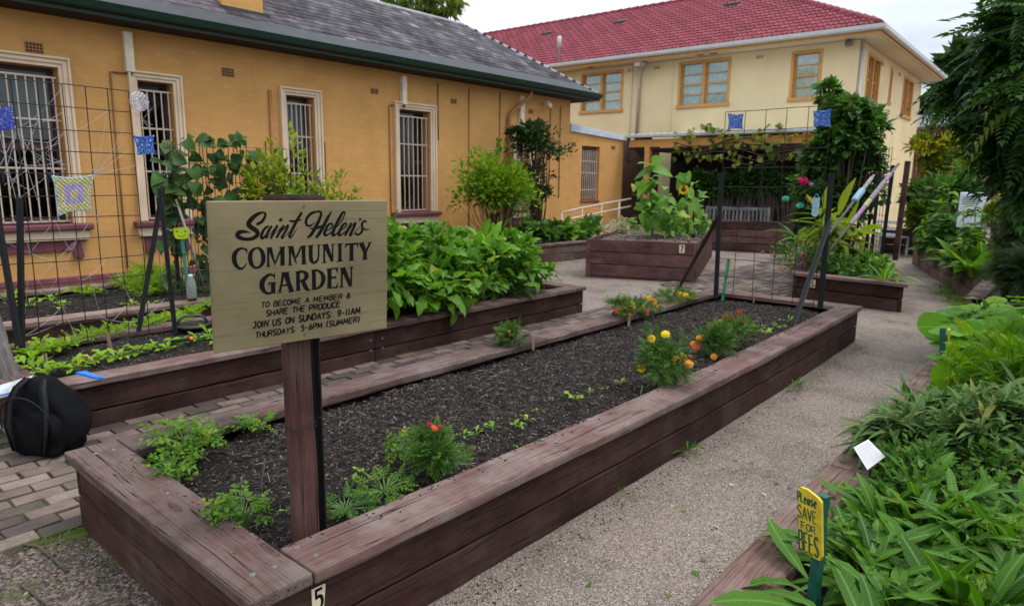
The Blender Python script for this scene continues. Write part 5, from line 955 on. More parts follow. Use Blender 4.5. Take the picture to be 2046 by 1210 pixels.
p0 = at(409, 578, .31); p1 = onX(352, 398, p0[0]+.15); b = MB(); b.tube([p0,(p0+p1)/2,p1], [.016,.015,.013], 8); tag(b.build('bamboo_cane', M['bamboo'], smooth=True), 'pale bamboo cane leaning beside the smiling stake', 'cane')
p0 = onX(660,420,-7.6); p1 = onX(634,352,-7.6); b = MB(); b.tube([p0+(p0-p1)*1.4,p0,p1], .022, 8); tag(b.build('bamboo_cane', M['greywood'], smooth=True), 'grey stick rising behind the top of the sign', 'cane')
pl_ = at(385, 652, .33); b = MB(); b.lathe(tuple(pl_), [(.10,-.01),(.15,.0),(.155,.02),(.13,.028),(.0,.03)], 24); lid = b.build('hand_float', simple('dark plastic', (.012,.013,.015), .35), smooth=True); tag(lid, 'black handled plastic float lying on the seedling bed', 'float')
hd_ = nrm([.35,1,0]); b = MB(); b.tube([pl_+hd_*x+np.array([0,0,z]) for x, z in ((-.12,.025),(-.095,.075),(-.06,.095),(.06,.095),(.095,.075),(.12,.025))], .012, 8); b.build('handle', simple('grey plastic', (.04,.042,.045), .4), lid, smooth=True)
pt_ = at(345, 688, .335); d_ = nrm(at(388,681,.335)-at(306,690,.335)); trw = empty('trowel', pt_, 0, 'dark garden trowel with orange tipped handle among seedlings', 'trowel'); s_2 = np.array([-d_[1],d_[0],0]); Lt = np.linalg.norm(at(388,681,.335)-at(306,690,.335))
b = MB(); bl_ = [(-.5,0),(-.42,.035),(-.2,.045),(-.02,.035)]; pts_ = [(x,y) for x, y in bl_]+[(x,-y) for x, y in reversed(bl_[1:])]; b.prism([d_*x*Lt+s_2*y+np.array([0,0,.015]) for x, y in pts_], (0,0,.006)); kb2 = b.build('blade', M['picket'], trw)
b = MB(); b.tube([d_*-.03*Lt+[0,0,.025], d_*.42*Lt+[0,0,.03]], [.012,.016], 8); b.build('handle', M['black'], trw, smooth=True); b = MB(); b.tube([d_*.42*Lt+[0,0,.03], d_*.5*Lt+[0,0,.03]], .017, 8); b.build('grip_end', simple('orange plastic', (.6,.12,.02), .4), trw, smooth=True)
a = at(28, 762, .30); zt_ = top(12, 634, a); p1 = a+np.array([-.10,-.06,zt_]); b = MB(); b.plank(a-[0,0,.1], p1, .09, .06, (1,.3,0), n=8, wear=.004); tag(b.build('old_post', M['greywood'], bevel=.006), 'weathered grey timber post leaning at the left bed corner', 'post')
TL = ['wooden plant tag near the red marigold by the dark red clump', 'thin wooden plant tag beside the lone red marigold', 'short wooden plant tag right of the lone red marigold', 'wooden plant tag leaning in the middle of the seedling bed', 'wooden plant tag standing behind the backpack', 'wooden plant tag left of the seedling rows', 'thin twig tag at the celery clump', 'thin twig tag in front of the celery clump', 'small twig tag beside the large yellow marigold', 'thin tag at the far end of the foreground bed']
for lab, (x0, y0, x1, y1, z, w_) in zip(TL, ((1256,645,1259,618,.34,.02),(1014,696,1016,664,.35,.014),(1065,692,1066,674,.35,.02),(221,689,214,666,.32,.025),(95,740,90,706,.31,.02),(88,705,86,678,.31,.02),(446,884,433,842,.33,.008),(519,962,529,916,.34,.008),(1279,800,1283,770,.34,.008),(1506,600,1507,580,.34,.012))):
    a = at(x0, y0, z); hh = top(x1, y1, a); dx = onP(x1, y1, a, nrm([-a[0],-a[1],0])); b = MB(); b.plank(a-[0,0,.03], dx, w_, max(.004,w_*.25), (a[0],a[1],0), n=3, wear=.001); tag(b.build('plant_tag', M['rawwood'] if w_ > .01 else M['greywood']), lab, 'plant tag', 'wooden plant tags')
# painted sign: PLEASE SAVE FOR BEES
bs0 = at(1626, 1215, .08); bsg = empty('bee_sign', bs0, 0, 'yellow hand painted bee sign on a dark green stake', 'sign'); dl = nrm([-.94,.34,0]); nb = np.array([dl[1],-dl[0],0]); nb = nb if nb @ bs0 < 0 else -nb
oB = onP(1641, 1121, bs0+nb*.02, nb); px_ = lambda x, y: onP(x, y, oB, nb)
pts_ = [(1598,1098),(1592,985),(1594,976),(1600,972),(1612,977),(1634,994),(1641,1003),(1642,1112),(1637,1120),(1630,1117)]
b = MB(); b.prism([px_(*q) for q in pts_], -nb*.012); bb = kb(b, 'board', M['yellowp'], bsg, bevel=.0015)
plb = (lambda x, y: px_(1570+x/4.844, 960+y/4.844), nb)
for txt, bl, br, tl in (('PLease',(116,182),(300,266),(114,98)),('SAVE',(118,340),(305,425),(112,222)),('FOR',(152,452),(288,520),(150,385)),('BEES',(132,655),(318,748),(128,470))): stroke_text(txt, bl, br, tl, lambda x, y, o: plb[0](x, y)+nb*(o+.0004), bb, M['stakedark'], .145 if txt[0] in 'PF' else .085, 0)
st_c = px_(1628, 1060)-nb*.03; b = MB(); b.plank((st_c[0],st_c[1],.02), (st_c[0],st_c[1],top(1630,985,st_c)+st_c[2]), .036, .034, (nb[0],nb[1],0), n=6); kb(b, 'stake', M['stakedark'], bsg, bevel=.003)
def edge_sign(x0, y0, x1, y1, z, w_, lab, sx0, sx1, mat):
    a = at(x0, y0, z); vd = nrm([-a[0],-a[1],0]); s = np.array([-vd[1],vd[0],0]); p1 = onP(x1, y1, a, vd); e = empty('garden_stake', a, 0, lab, 'stake', 'painted garden stakes'); b = MB(); b.plank(a-[0,0,.05], p1, w_, .02, (vd[0],vd[1],0), n=4); kb(b, 'stake', mat, e, bevel=.003)
    d = nrm(p1-a); L = np.linalg.norm(p1-a); b = MB(); q0 = p1+s*(w_*.5+.012)*1-d*L*.03; fw = vd; b.prism([q0, q0-d*L*.42, q0-d*L*.42-vd*.10, q0-vd*.10], s*.012) ; kb(b, 'plaque', M['yellowp'], e, bevel=.002); return e
e_ = edge_sign(1444, 592, 1456, 517, .37, .032, 'green stake with yellow plaque seen edge on at the far trellis', 0, 0, M['stakegreen'])
e_ = edge_sign(1883, 775, 1884, 655, .08, .04, 'dark green stake with yellow plaque beside the round leaved plants', 0, 0, M['stakedark'])
pq = [px for px in ((1705,893),(1735,877),(1769,911),(1733,938))]; cdp = at(1737, 990, .08); cdo = onP(1737, 908, cdp, nrm([-cdp[0],-cdp[1],0])); nn = nrm(np.array([-.25,-.75,.75])); pc_ = lambda x, y: onP(x, y, cdo, nn)
lc = empty('plant_label', cdp, 0, 'white laminated plant label tilted on a stake by the sage', 'label'); b = MB(); b.prism([pc_(*q) for q in pq], -nn*.004); cdm = kb(b, 'card', simple('laminated card', (.62,.60,.60), .3, nvar=.04), lc); c4 = [np.array(pc_(*q)) for q in pq]; b = MB()
for k in range(7):
    t = .14+.115*k; a = c4[0]*(1-t)+c4[3]*t; c = c4[1]*(1-t)+c4[2]*t; x0 = .1; 
    while x0 < .82: x1 = min(.9, x0+.06+.1*random.random()); o_ = nn*.0006; h_ = (c4[3]-c4[0])*.012; b.add([a+(c-a)*x0+o_, a+(c-a)*x1+o_, a+(c-a)*x1+o_+h_, a+(c-a)*x0+o_+h_], [(0,1,2,3)]); x0 = x1+.03
sub(b.build('print_line', simple('faded print', (.30,.30,.31), .6)), cdm)
b = MB(); b.tube([cdp, cdo-nn*.01], .006, 6); kb(b, 'stake', M['black'], lc)
a = at(2010, 604, .1); b = MB(); b.tube([a, a+np.array([0,0,top(2012,480,a)])], .008, 6); tag(b.build('metal_rod', M['wire2']), 'thin grey metal rod standing by the dark feathery plant', 'rod')
# ================================================================== HANDRAIL, BENCH, WHITE CABINET
hr = empty('handrail', (-9.7,14.5,0), 0, 'cream tubular handrail of the ramp in front of the annex', 'handrail'); XH = -9.75; hp = lambda x, y: onX(x, y, XH)
def rail(pts, nm, r=.026): b = MB(); b.tube([hp(*q) for q in pts], r, 8); kb(b, nm, M['cream_bar'], hr, smooth=True)
rail([(1122,425),(1160,416),(1260,397)], 'rail'); rail([(1122,441),(1160,433),(1260,412)], 'rail'); rail([(1182,458),(1250,443)], 'rail', .02)
for x, y in ((1122,425),(1163,416),(1202,408),(1237,402)): p = hp(x, y); b = MB(); b.tube([(XH,p[1],.0),(XH,p[1],p[2])], .024, 8); kb(b, 'post', M['cream_bar'], hr, smooth=True)
ra = hp(1250,440); b = MB(); b.prism([(XH+.05,12.6,.0),(XH+.05,16.9,.0),(XH+.05,16.9,.42),(XH+.05,12.6,.02)], (-.45,0,0)); kb(b, 'ramp', M['gutterc'], hr)
M['bench'] = timber('bench grey', (.13,.13,.125), (.25,.25,.24), (.3,.3,.29), .5, .3)
YB_ = 16.2; bp = onY(1472, 440, YB_); bw = np.linalg.norm(onY(1530,440,YB_)-onY(1415,440,YB_)); zt_ = onY(1472,414,YB_)[2]
bn = empty('bench', (bp[0],YB_,0), .25, 'weathered grey slatted garden bench behind the high bed', 'bench'); h_ = bw/2
b = MB(); b.plank((-h_,0,zt_-.03),(h_,0,zt_-.03),.03,.07,n=6); b.plank((-h_,0,zt_-.42),(h_,0,zt_-.42),.03,.06,n=6)
for k in range(15): x = -h_+.08+(bw-.16)*k/14; b.plank((x,0,zt_-.42),(x,0,zt_-.06),.05,.015,(0,1,0),n=2)
b.build('backrest', M['bench'], bn); b = MB(); [b.plank((-h_,.08+.1*k,.43),(h_,.08+.1*k,.43),.08,.025,n=6) for k in range(5)]; b.build('seat', M['bench'], bn)
for x in (-h_,h_):
    for y in (0,.5): b = MB(); b.plank((x,y,0),(x,y,zt_+.01 if y == 0 else .62),.06,.06,(1,0,0),n=3); b.build('leg', M['bench'], bn)
    b = MB(); b.plank((x,-.02,.64),(x,.56,.64),.06,.03,n=3); b.build('armrest', M['bench'], bn)
a = onY(1914,420,13.5); c = onY(1968,385,13.5); b = MB(); z0_ = c[2]-.58; wc = c[0]-a[0]; b.bx(0,wc,0,.4,z0_,c[2]); o = b.build('cabinet', simple('white enamel', (.66,.68,.72), .35), None, bevel=.012); o.location = (a[0],13.5,0); o.rotation_euler.z = -.15; tag(o, 'white metal utility cabinet among the plants on the right', 'cabinet')
b = MB(); b.bx(.03,wc-.03,-.006,0,z0_+.05,c[2]-.04); b.build('door', simple('white door', (.6,.62,.66), .35), o, bevel=.004); b = MB(); [b.bx(.05,wc-.05,-.010,-.006,c[2]-.1-.03*k,c[2]-.09-.03*k) for k in range(4)]; b.build('louvre', M['lead'], o)
for x in (.06,wc-.06): b = MB(); b.bx(x-.03,x+.03,.17,.23,.2,z0_); b.build('leg', M['lead'], o)
# slatted chair and dark planter in the distance, brown post
a = onY(1768, 500, 17.5); st = empty('garden_chair', (a[0],17.5,0), -.2, 'pale slatted garden chair beyond bed six', 'chair'); zb = onY(1768,445,17.5)[2]
b = MB(); [b.bx(-.32,.32,-.02,.01,zb-.02-.14*k,zb+.05-.14*k) for k in range(3)]; b.build('backrest', M['gutterc'], st); b = MB(); [b.bx(-.32,.32,.05+.1*k,.13+.1*k,.42,.445) for k in range(4)]; b.build('seat', M['gutterc'], st)
for x in (-.3,.3):
    for y in (0,.42): b = MB(); b.bx(x-.02,x+.02,y-.02,y+.02,0,zb+.05 if y == 0 else .42); b.build('leg', M['gutterc'], st)
a = onY(1815, 495, 18.2); pb_ = empty('planter_box', (a[0],18.2,0), .1, 'dark timber planter box at the far end of the path', 'planter'); b = MB(); [b.plank((-.6,0,.12+.2*k),(.6,0,.12+.2*k),.05,.19,n=4) for k in range(3)]; b.build('side_wall', M['sleeper'], pb_, bevel=.005); b = MB(); [b.plank((x,.03,.12+.2*k),(x,.9,.12+.2*k),.05,.19,n=4) for k in range(3) for x in (-.58,.58)]; b.build('side_wall', M['sleeper'], pb_, bevel=.005); b = MB(); b.bx(-.55,.55,.03,.9,.45,.52); b.build('soil', M['soil'], pb_)
a = onY(1793, 480, 16.6); b = MB(); b.plank((a[0],16.6,0),(a[0]+.03,16.6,onY(1797,322,16.6)[2]),.11,.10,(1,0,0),n=6); tag(b.build('timber_post', M['sleeper'], bevel=.01), 'brown timber post standing behind the wrapped poles', 'post')
# ================================================================== BACKPACK
bp0 = at(108, 896, 0); bag = empty('backpack', bp0, rad(28), 'black backpack with blue edged pocket slumped on the brick path', 'backpack')
M['nylon'] = simple('black nylon', (.0035,.0035,.004), .85, nvar=.3, nscale=30, bump=.5, bscale=60, spec=.12); M['nylon2'] = simple('worn black webbing', (.011,.011,.012), .7, spec=.2)
def pillow(cx, cy, cz, sx, sy, sz, pw=3.2, lump=.03):
    V = []; nu, nv = 28, 18
    for i in range(nv+1):
        t = -math.pi/2+math.pi*i/nv
        for j in range(nu):
            p = 2*math.pi*j/nu; c = lambda a: np.sign(math.cos(a))*abs(math.cos(a))**(2/pw); s = lambda a: np.sign(math.sin(a))*abs(math.sin(a))**(2/pw)
            x, y, z = c(t)*c(p), c(t)*s(p), s(t); k = 1+lump*math.sin(5*x+3*z)*math.cos(4*y-2*z); wd = 1-.16*max(0, z)
            V.append((cx+x*sx*k*wd, cy+y*sy*k*wd, cz+z*sz))
    return V, [(i*nu+j, i*nu+(j+1)%nu, (i+1)*nu+(j+1)%nu, (i+1)*nu+j) for i in range(nv) for j in range(nu)]
b = MB(); Vp, Fp = pillow(0,0,.225,.205,.14,.23,2.6); Vp = [(x*(1.22-.95*z)-.16*(z-.2)+.014*math.sin(21*x+17*z+9*y)+.006*math.sin(60*z), y+.016*math.sin(23*z+15*x)+.006*math.sin(57*x), z*(1-.35*max(0,x))+.012*math.sin(19*x-13*y)) for x, y, z in Vp]; b.add(Vp, Fp); b.build('main_compartment', M['nylon'], bag, smooth=True)
b = MB(); Vp, Fp = pillow(.03,-.11,.14,.17,.06,.135,3.2,.08); Vp = [(x+.006*math.sin(45*x+30*z), y+.008*math.sin(36*z+25*x), z) for x, y, z in Vp]; b.add(Vp, Fp); b.build('front_pocket', M['nylon'], bag, smooth=True)
b = MB(); b.tube([(.18*math.cos(t), -.155-.02*math.sin(t), .20+.17*math.sin(t)) for t in np.linspace(-.2,math.pi+.2,18)], .004, 5); b.build('zip', M['nylon2'], bag, smooth=True)
for s in (-1, 1):
    b = MB(); pts_ = [(.03+.08*s,-.07,.455),(.03+.10*s,-.125,.41),(.03+.13*s,-.155,.33),(.03+.13*s,-.185,.2),(.03+.10*s,-.18,.05)] if s < 0 else [(.06,-.07,.455),(.10,-.12,.41),(.135,-.15,.32),(.15,-.178,.2),(.12,-.18,.05)]
    for e_ in (-.011,.011): b.tube([(x+e_,y,z) for x,y,z in pts_], [.008,.013,.014,.011,.008], 6); b.build('shoulder_strap', M['nylon2'], bag, smooth=True)
M['bluetrim'] = simple('blue trim', (.015,.14,.55), .45); M['lining'] = simple('silver lining', (.36,.38,.40), .5, nvar=.3, nscale=30)
b = MB(); b.prism([(.16,.05,.458),(.24,.10,.42),(.25,.16,.40),(.17,.11,.452)], (.0,.0,.012)); b.build('zip_trim', M['bluetrim'], bag)
p_ = [at(-30,778,.38), at(66,750,.40), at(58,776,.36), at(-30,800,.33)]
fl = empty('folder', p_[1], 0, 'silver and blue folder lying behind the black backpack', 'folder'); b = MB(); b.prism([q-[0,0,.01] for q in p_], (0,0,.012)); kb(b, 'cover', M['lining'], fl); b = MB(); b.prism([p_[3]+[0,0,.003], p_[2]+[0,0,.003], p_[2]+(p_[1]-p_[2])*.2+[0,0,.003], p_[3]+(p_[0]-p_[3])*.2+[0,0,.003]], (0,0,.004)); kb(b, 'edge_band', M['bluetrim'], fl)
q0 = (p_[0]+p_[3])/2; q1 = (p_[1]+p_[2])/2; b = MB(); b.prism([q0+(q1-q0)*t+np.array([0,0,.0021])+(p_[1]-p_[2])*s for t, s in ((.1,-.12),(.75,-.12),(.8,.12),(.15,.12))], (0,0,.002)); kb(b, 'panel', M['black'], fl)
# ================================================================== LEAVES
def leaf(prof, S=4, ratio=.5, fold=.18, droop=.25, wave=0., curl=0.):
    """unit leaf along +y, normal +z: rows of left / rib / right points"""
    V = []; Fc = []
    for i in range(S+1):
        t = i/S; w_ = prof(t)*ratio*.5; z = -droop*t*t; zz = fold*w_*(1 if i % 2 else 1-wave)+wave*w_*.8*(-1)**i
        V += [(-w_, t+(-.12*w_ if t else 0), z+zz), (0, t, z), (w_, t+(-.12*w_ if t else 0), z+fold*w_*(1-wave*.5)-wave*w_*.8*(-1)**i)]
    for i in range(S):
        k = 3*i; Fc += [(k, k+1, k+4, k+3), (k+1, k+2, k+5, k+4)]
    return np.array(V), Fc
ov = lambda t: math.sin(math.pi*min(1, t**.75))**.9 if 0 < t < 1 else .03
lan = lambda t: (math.sin(math.pi*t**.85))**.8 if 0 < t < 1 else .06
hrt = lambda t: 1.05*math.cos(math.pi/2*max(0, t-.12)/.88)**.8 if t > .04 else .75
lob = lambda t: (ov(t)*(1.0 if int(t*6+.5) % 2 else .72)) if 0 < t < 1 else .05
obl = lambda t: (math.sin(math.pi*t**1.15))**.7*(.35+.65*t) if 0 < t < 1 else .05
def pinnate(n, ll, w_, droop=.3, tip=True, ang=55, curve=.0, taper=.4):
    V = []; Fc = []
    def lf(p, d, l, wd):
        k = len(V); s = np.array([-d[1], d[0], 0]); p = np.array(p); up = np.array([0,0,l*.10])
        V.extend([p, p+d*l*.5+s*wd+up, p+d*l-up*1.5, p+d*l*.5-s*wd+up]); Fc.append((k, k+1, k+2, k+3))
    for i in range(n):
        t = .12+.83*i/(n-1); z = -droop*t*t; l = ll*(1-taper*abs(2*t-.75))
        for sd in (-1, 1):
            a = rad(ang)*(1-.35*t); d = nrm([sd*math.sin(a), math.cos(a), -.15]); lf((0, t, z), d, l, w_*(1-.3*t))
    if tip: lf((0, .93, -droop*.86), nrm([0,1,-.4*droop]), ll*.9, w_)
    k = len(V); r = .012
    for t in (0, .5, 1.): z = -droop*t*t; V.extend([np.array([-r*(1.2-t), t, z]), np.array([r*(1.2-t), t, z])])
    Fc.extend([(k, k+1, k+3, k+2), (k+2, k+3, k+5, k+4)])
    return np.array([np.array(v, float) for v in V]), Fc
def roundleaf(n=14):
    V = [(0,.35,-.03)]+[(.5*math.cos(a)*1.0, .42+.5*math.sin(a), .035*math.sin(3*a)-.02*math.cos(5*a)) for a in np.linspace(0, 2*math.pi, n+1)[:-1]]
    V += [(.27*math.cos(a), .40+.27*math.sin(a), -.012) for a in np.linspace(0, 2*math.pi, n+1)[:-1]]
    return np.array(V), [(0, 1+n+i, 1+n+(i+1)%n) for i in range(n)]+[(1+n+i, 1+i, 1+(i+1)%n, 1+n+(i+1)%n) for i in range(n)]
T = dict(ovate=leaf(ov,3,.55,.25,.25), small=leaf(ov,2,.55,.25,.15), heart=leaf(hrt,4,.85,.2,.3), heartbig=leaf(hrt,6,.82,.22,.35), eggp=leaf(lob,6,.72,.22,.32,.25), lance=leaf(lan,4,.19,.3,.35), sage=leaf(lan,6,.215,.35,.5,.10), sorrel=leaf(obl,9,.30,.36,.45,.2), sorrelb=leaf(obl,9,.27,.45,.95,.22), blade=leaf(lan,5,.22,.3,.35),
         grass=leaf(lambda t: 1-t*.95,3,.05,.1,.5), fern=pinnate(9,.34,.05,.25), mari=pinnate(5,.42,.065,.15), frond=pinnate(10,.34,.056,.5,True,60,0,.5), parsley=pinnate(3,.5,.17,.2,True,50), round=roundleaf(), tansy=pinnate(12,.26,.045,.4,True,65), feather=pinnate(8,.35,.018,.25,True,40), lettuce=leaf(obl,4,.6,.2,.3,.35), needle=leaf(lan,1,.12,0,.1))
class LV:
    def __init__(s): s.b = MB()
    def put(s, t, P, D, U, L, var=None):
        V0, F0 = T[t]; P = np.atleast_2d(P).astype(float); n = len(P); D = np.broadcast_to(np.asarray(D, float), (n, 3)).copy(); U = np.broadcast_to(np.asarray(U, float), (n, 3)).copy(); L = np.broadcast_to(np.asarray(L, float), (n,))
        D /= np.linalg.norm(D, axis=1)[:,None]+1e-9; Sx = np.cross(D, U); bad = np.linalg.norm(Sx, axis=1) < 1e-3; Sx[bad] = np.cross(D[bad], [1,.3,.2]); Sx /= np.linalg.norm(Sx, axis=1)[:,None]; Nz = np.cross(Sx, D)
        kz = R.uniform(.2,2.1,n)[:,None] if t != 'round' else np.ones((n,1)); kx = (R.normal(0,.16,n) if t not in ('round','needle') else np.zeros(n))[:,None]; kw = R.uniform(.75,1.2,n)[:,None]   # every leaf bends its own way
        vx = V0[None,:,0]*kw+kx*V0[None,:,1]**2; vy = np.repeat(V0[None,:,1], n, 0)*(1-.10*np.minimum(kz,2)*V0[None,:,1]**2*(V0[:,2].min() < -.2)); vz = V0[None,:,2]*kz
        W_ = P[:,None,:]+L[:,None,None]*(vx[:,:,None]*Sx[:,None,:]+vy[:,:,None]*D[:,None,:]+vz[:,:,None]*Nz[:,None,:])
        k = len(V0); var = np.clip(R.normal(.45,.22,n), 0, 1) if var is None else np.clip(np.broadcast_to(var, (n,))+R.normal(0,.1,n), 0, 1)
        if n > 6: var = np.where(R.random(n) < .025, 1., np.minimum(var,.96))
        Fc = [tuple(i+j*k for i in f) for j in range(n) for f in F0]
        s.b.add(W_.reshape(-1,3), Fc, np.tile(V0, (n,1)), np.repeat(var, k)); return s
    def build(s, name, mat, par=None): o = s.b.build(name, mat, None, smooth=True); return kid(o, par) if par is not None else o
G = lambda n, d, l, **k: leafm(n, d, l, **k)
M.update(
 lgreen=G('bright leaf', (.035,.115,.012), (.11,.25,.03), rib=(.22,.36,.10)), lmid=G('mid leaf', (.020,.075,.014), (.06,.165,.03), rib=(.14,.24,.09)), ldark=G('dark leaf', (.006,.022,.008), (.022,.065,.018), trans=.2), lbean=G('bean leaf', (.012,.045,.014), (.05,.13,.035), rib=(.08,.16,.07), rough=.45),
 lyel=G('yellow green leaf', (.06,.13,.012), (.20,.29,.03)), lgold=G('golden leaf', (.08,.15,.012), (.26,.29,.03)), legg=G('eggplant leaf', (.030,.11,.010), (.125,.30,.035), rib=(.2,.34,.14)), lsage=G('sage leaf', (.022,.066,.020), (.085,.165,.055), rib=(.11,.19,.07), trans=.25, rough=.7), lsor=G('dock leaf', (.014,.060,.005), (.066,.19,.014), rib=(.13,.26,.06), vein=16, rough=.5), lsun=G('sunflower leaf', (.06,.18,.035), (.17,.36,.085), rib=(.24,.38,.16), trans=.4),
 lmar=G('marigold leaf', (.014,.055,.010), (.07,.175,.03), trans=.2), lsal=G('seedling leaf', (.09,.22,.012), (.22,.40,.05), trans=.4), lsilver=G('silver leaf', (.16,.20,.15), (.36,.40,.33)), lfeath=G('feathery leaf', (.012,.035,.014), (.035,.075,.028), trans=.2), lnas=G('round leaf', (.055,.19,.006), (.13,.33,.02), rib=(.25,.42,.1), trans=.4, rough=.45), ltan=G('tansy leaf', (.04,.14,.008), (.13,.28,.022)), lting=G('ginger leaf', (.06,.13,.012), (.17,.27,.03), trans=.45), ltree=G('tree leaf', (.006,.028,.008), (.036,.105,.019), trans=.3), ltreel=G('far tree leaf', (.035,.08,.015), (.12,.19,.04)), lgrass=G('grass', (.05,.12,.012), (.15,.26,.03)))
M['lvine'] = G('vine leaf', (.02,.05,.008), (.16,.22,.03))
M['lhedge'] = G('hedge leaf', (.010,.035,.010), (.035,.095,.025))
M['stemg'] = simple('green stem', (.09,.17,.04), .6, nvar=.3); M['stemb'] = simple('brown stem', (.06,.042,.03), .8, nvar=.3); M['trunk'] = simple('bark', (.07,.052,.042), .9, nvar=.35, nscale=12, bump=.6, bscale=30)
GRP = {}
def plant(name, loc, label, cat='plant', group=None): return empty(name, loc, 0, label, cat, group)
def rv(n, s=1.): return R.normal(0, s, (n, 3))
def bush(root, c, r, n, t, L, mat, clumps=14, spread=.34, up=.35, out_=1., stems=True, stemr=.008, stemmat='stemb', name='foliage', lv=.3, shell=.55, flat=0.):
    """clumped crown: ellipsoid c, r (world); leaves gather round clump centres on it"""
    c = np.array(c, float); r = np.array(r, float); base = np.array(root.location)
    d = rv(clumps); d[:,2] = np.abs(d[:,2])*1.1-.35; d /= np.linalg.norm(d, axis=1)[:,None]; k = R.uniform(shell, .92, clumps)[:,None]; cc = c+d*r*k
    ci = R.integers(0, clumps, n); q = rv(n); q /= np.linalg.norm(q, axis=1)[:,None]; q *= (R.random(n)**.5)[:,None]*spread
    P = cc[ci]+q*r; tone = R.normal(.45,.2,clumps)
    D = q/spread*.9+d[ci]*out_*.6+rv(n,.35)+np.array([0,0,up*.5]); U = np.array([0,0,1.])+rv(n,.35)+d[ci]*.3
    l = LV(); l.put(t, P, D, U, L*R.uniform(.65,1.25,n), tone[ci]); o = l.build(name, mat, root)
    if stems:
        b = MB()
        for p in cc:
            m_ = base*.5+p*.5; m_ = m_+R.normal(0,.08,3)*r; m_[2] = base[2]+(p[2]-base[2])*.45; b.tube([base+[0,0,-.03], m_, p, p+(p-m_)*.04], [stemr, stemr*.8, stemr*.5, stemr*.3], 5)
        kb(b, 'stem', M[stemmat], root)
    return o
def flower(root, p, r, mat, n=26, up=(0,0,1), name='flower', heart=None):
    b = MB(); p = np.array(p, float); a, dd, u = frame(up, (1,0,0)); rings = ((1.,9,.05),(.78,9,.25),(.5,7,.5),(.25,5,.7))
    for rr, m_, h in rings:
        for k in range(m_):
            t = 2*math.pi*(k+.5*R.random())/m_; d = a*math.cos(t)+u*math.sin(t); s = -a*math.sin(t)+u*math.cos(t); q = p+dd*r*h*.6; w_ = r*.36
            b.add([q, q+d*r*rr*.7+s*w_+dd*r*.12, q+d*r*rr+dd*r*(.05-.1*rr), q+d*r*rr*.7-s*w_+dd*r*.12], [(0,1,2,3)], None, float(np.clip(R.normal(.5,.25),0,1)))
    if root is None: return b
    return kb(b, name, mat, root, smooth=True)
FL = lambda n, c1, c2: varcol(n, [(0,c1),(1,c2)], .6)
M['fyel'] = FL('yellow petals', (.60,.36,.004), (.80,.55,.012)); M['fora'] = FL('orange petals', (.62,.17,.006), (.78,.30,.012)); M['fred'] = FL('red petals', (.13,.004,.01), (.32,.014,.014)); M['frim'] = FL('orange red petals', (.38,.02,.01), (.62,.14,.01)); M['fpink'] = FL('pink petals', (.4,.05,.08), (.6,.16,.14)); M['fwhite'] = FL('white petals', (.6,.6,.55), (.75,.75,.7)); M['fdisc'] = FL('dark disc', (.05,.02,.005), (.16,.07,.01))
def face(root, px, py): c = np.array(root.location); d = nrm([-c[0],-c[1],0]); return onP(px, py, c, d)
# ================================================================== FOREGROUND BED PLANTS
def marigold(px, py, z, w_, h, nleaf, flowers, label, fr=.022, spec='lmar'):
    """px,py: where the stem meets the soil; w_ radius, h height (m); flowers: (px, py, mat)"""
    c = at(px, py, z); r = plant('marigold', c, label, 'marigold', 'marigolds'); bush(r, c+[0,0,h*.46], (w_*1.12,w_*1.12,h*.55), int(nleaf*2.2), 'mari', .062, M[spec], max(10, nleaf//12), .40, .5, stemmat='stemg', stemr=.003, shell=.3)
    for fx, fy, m_ in flowers:
        p = face(r, fx, fy); p = p+nrm([-c[0],-c[1],0])*w_*R.uniform(-.3,.75); up = nrm([-p[0]*.25+R.normal(0,.1), -p[1]*.25, .9]); flower(r, p, fr*R.uniform(.85,1.15), M[m_], up=up); b = MB(); b.tube([p-up*.004, p-np.array(up)*.05-(p-c)*[.15,.15,0], c+(p-c)*[.5,.5,.4]], .0022, 4); kb(b, 'flower_stalk', M['stemg'], r)
    return r
marigold(1330,775,.33,.145,.36,300,[(1361,709,'fyel'),(1352,713,'fyel'),(1281,733,'fyel'),(1302,675,'fyel'),(1330,662,'fyel'),(1376,718,'fora'),(1366,714,'fyel')], 'big bushy marigold with yellow blooms overhanging the bed edge', .027)
marigold(1430,712,.33,.13,.25,220,[(1399,674,'fora'),(1386,687,'fora'),(1433,676,'fora'),(1427,706,'fora'),(1382,720,'frim'),(1379,713,'frim'),(1392,690,'frim')], 'bushy marigold with orange pompom blooms', .032)
marigold(1470,690,.33,.13,.24,170,[(1476,626,'fred'),(1463,641,'fred'),(1451,632,'fred'),(1441,642,'frim'),(1480,640,'fred'),(1467,664,'frim')], 'marigold with dark red blooms behind the orange one', .030)
marigold(1025,697,.34,.12,.19,150,[(1022,676,'fred'),(1006,668,'frim'),(1016,660,'frim')], 'lone red marigold at the left edge of the soil', .024)
marigold(1245,640,.34,.15,.2,150,[(1243,606,'fred'),(1252,611,'fred'),(1234,615,'frim'),(1228,628,'fred'),(1238,622,'frim'),(1260,618,'fred'),(1262,607,'fyel'),(1265,611,'fyel'),(1251,630,'fred')], 'dark red marigold clump beside a wooden tag', .03)
marigold(1290,632,.34,.16,.18,150,[(1284,612,'fyel'),(1293,597,'fyel'),(1305,598,'fora'),(1310,612,'fyel'),(1291,620,'frim'),(1280,626,'frim'),(1308,608,'fyel')], 'yellow marigold clump right of the dark red one', .03)
marigold(1355,608,.34,.17,.15,150,[(1366,590,'fyel'),(1372,589,'fyel'),(1378,592,'fyel'),(1360,589,'fyel'),(1370,586,'fyel'),(1356,588,'fora')], 'low yellow marigold near the steel brace', .034)
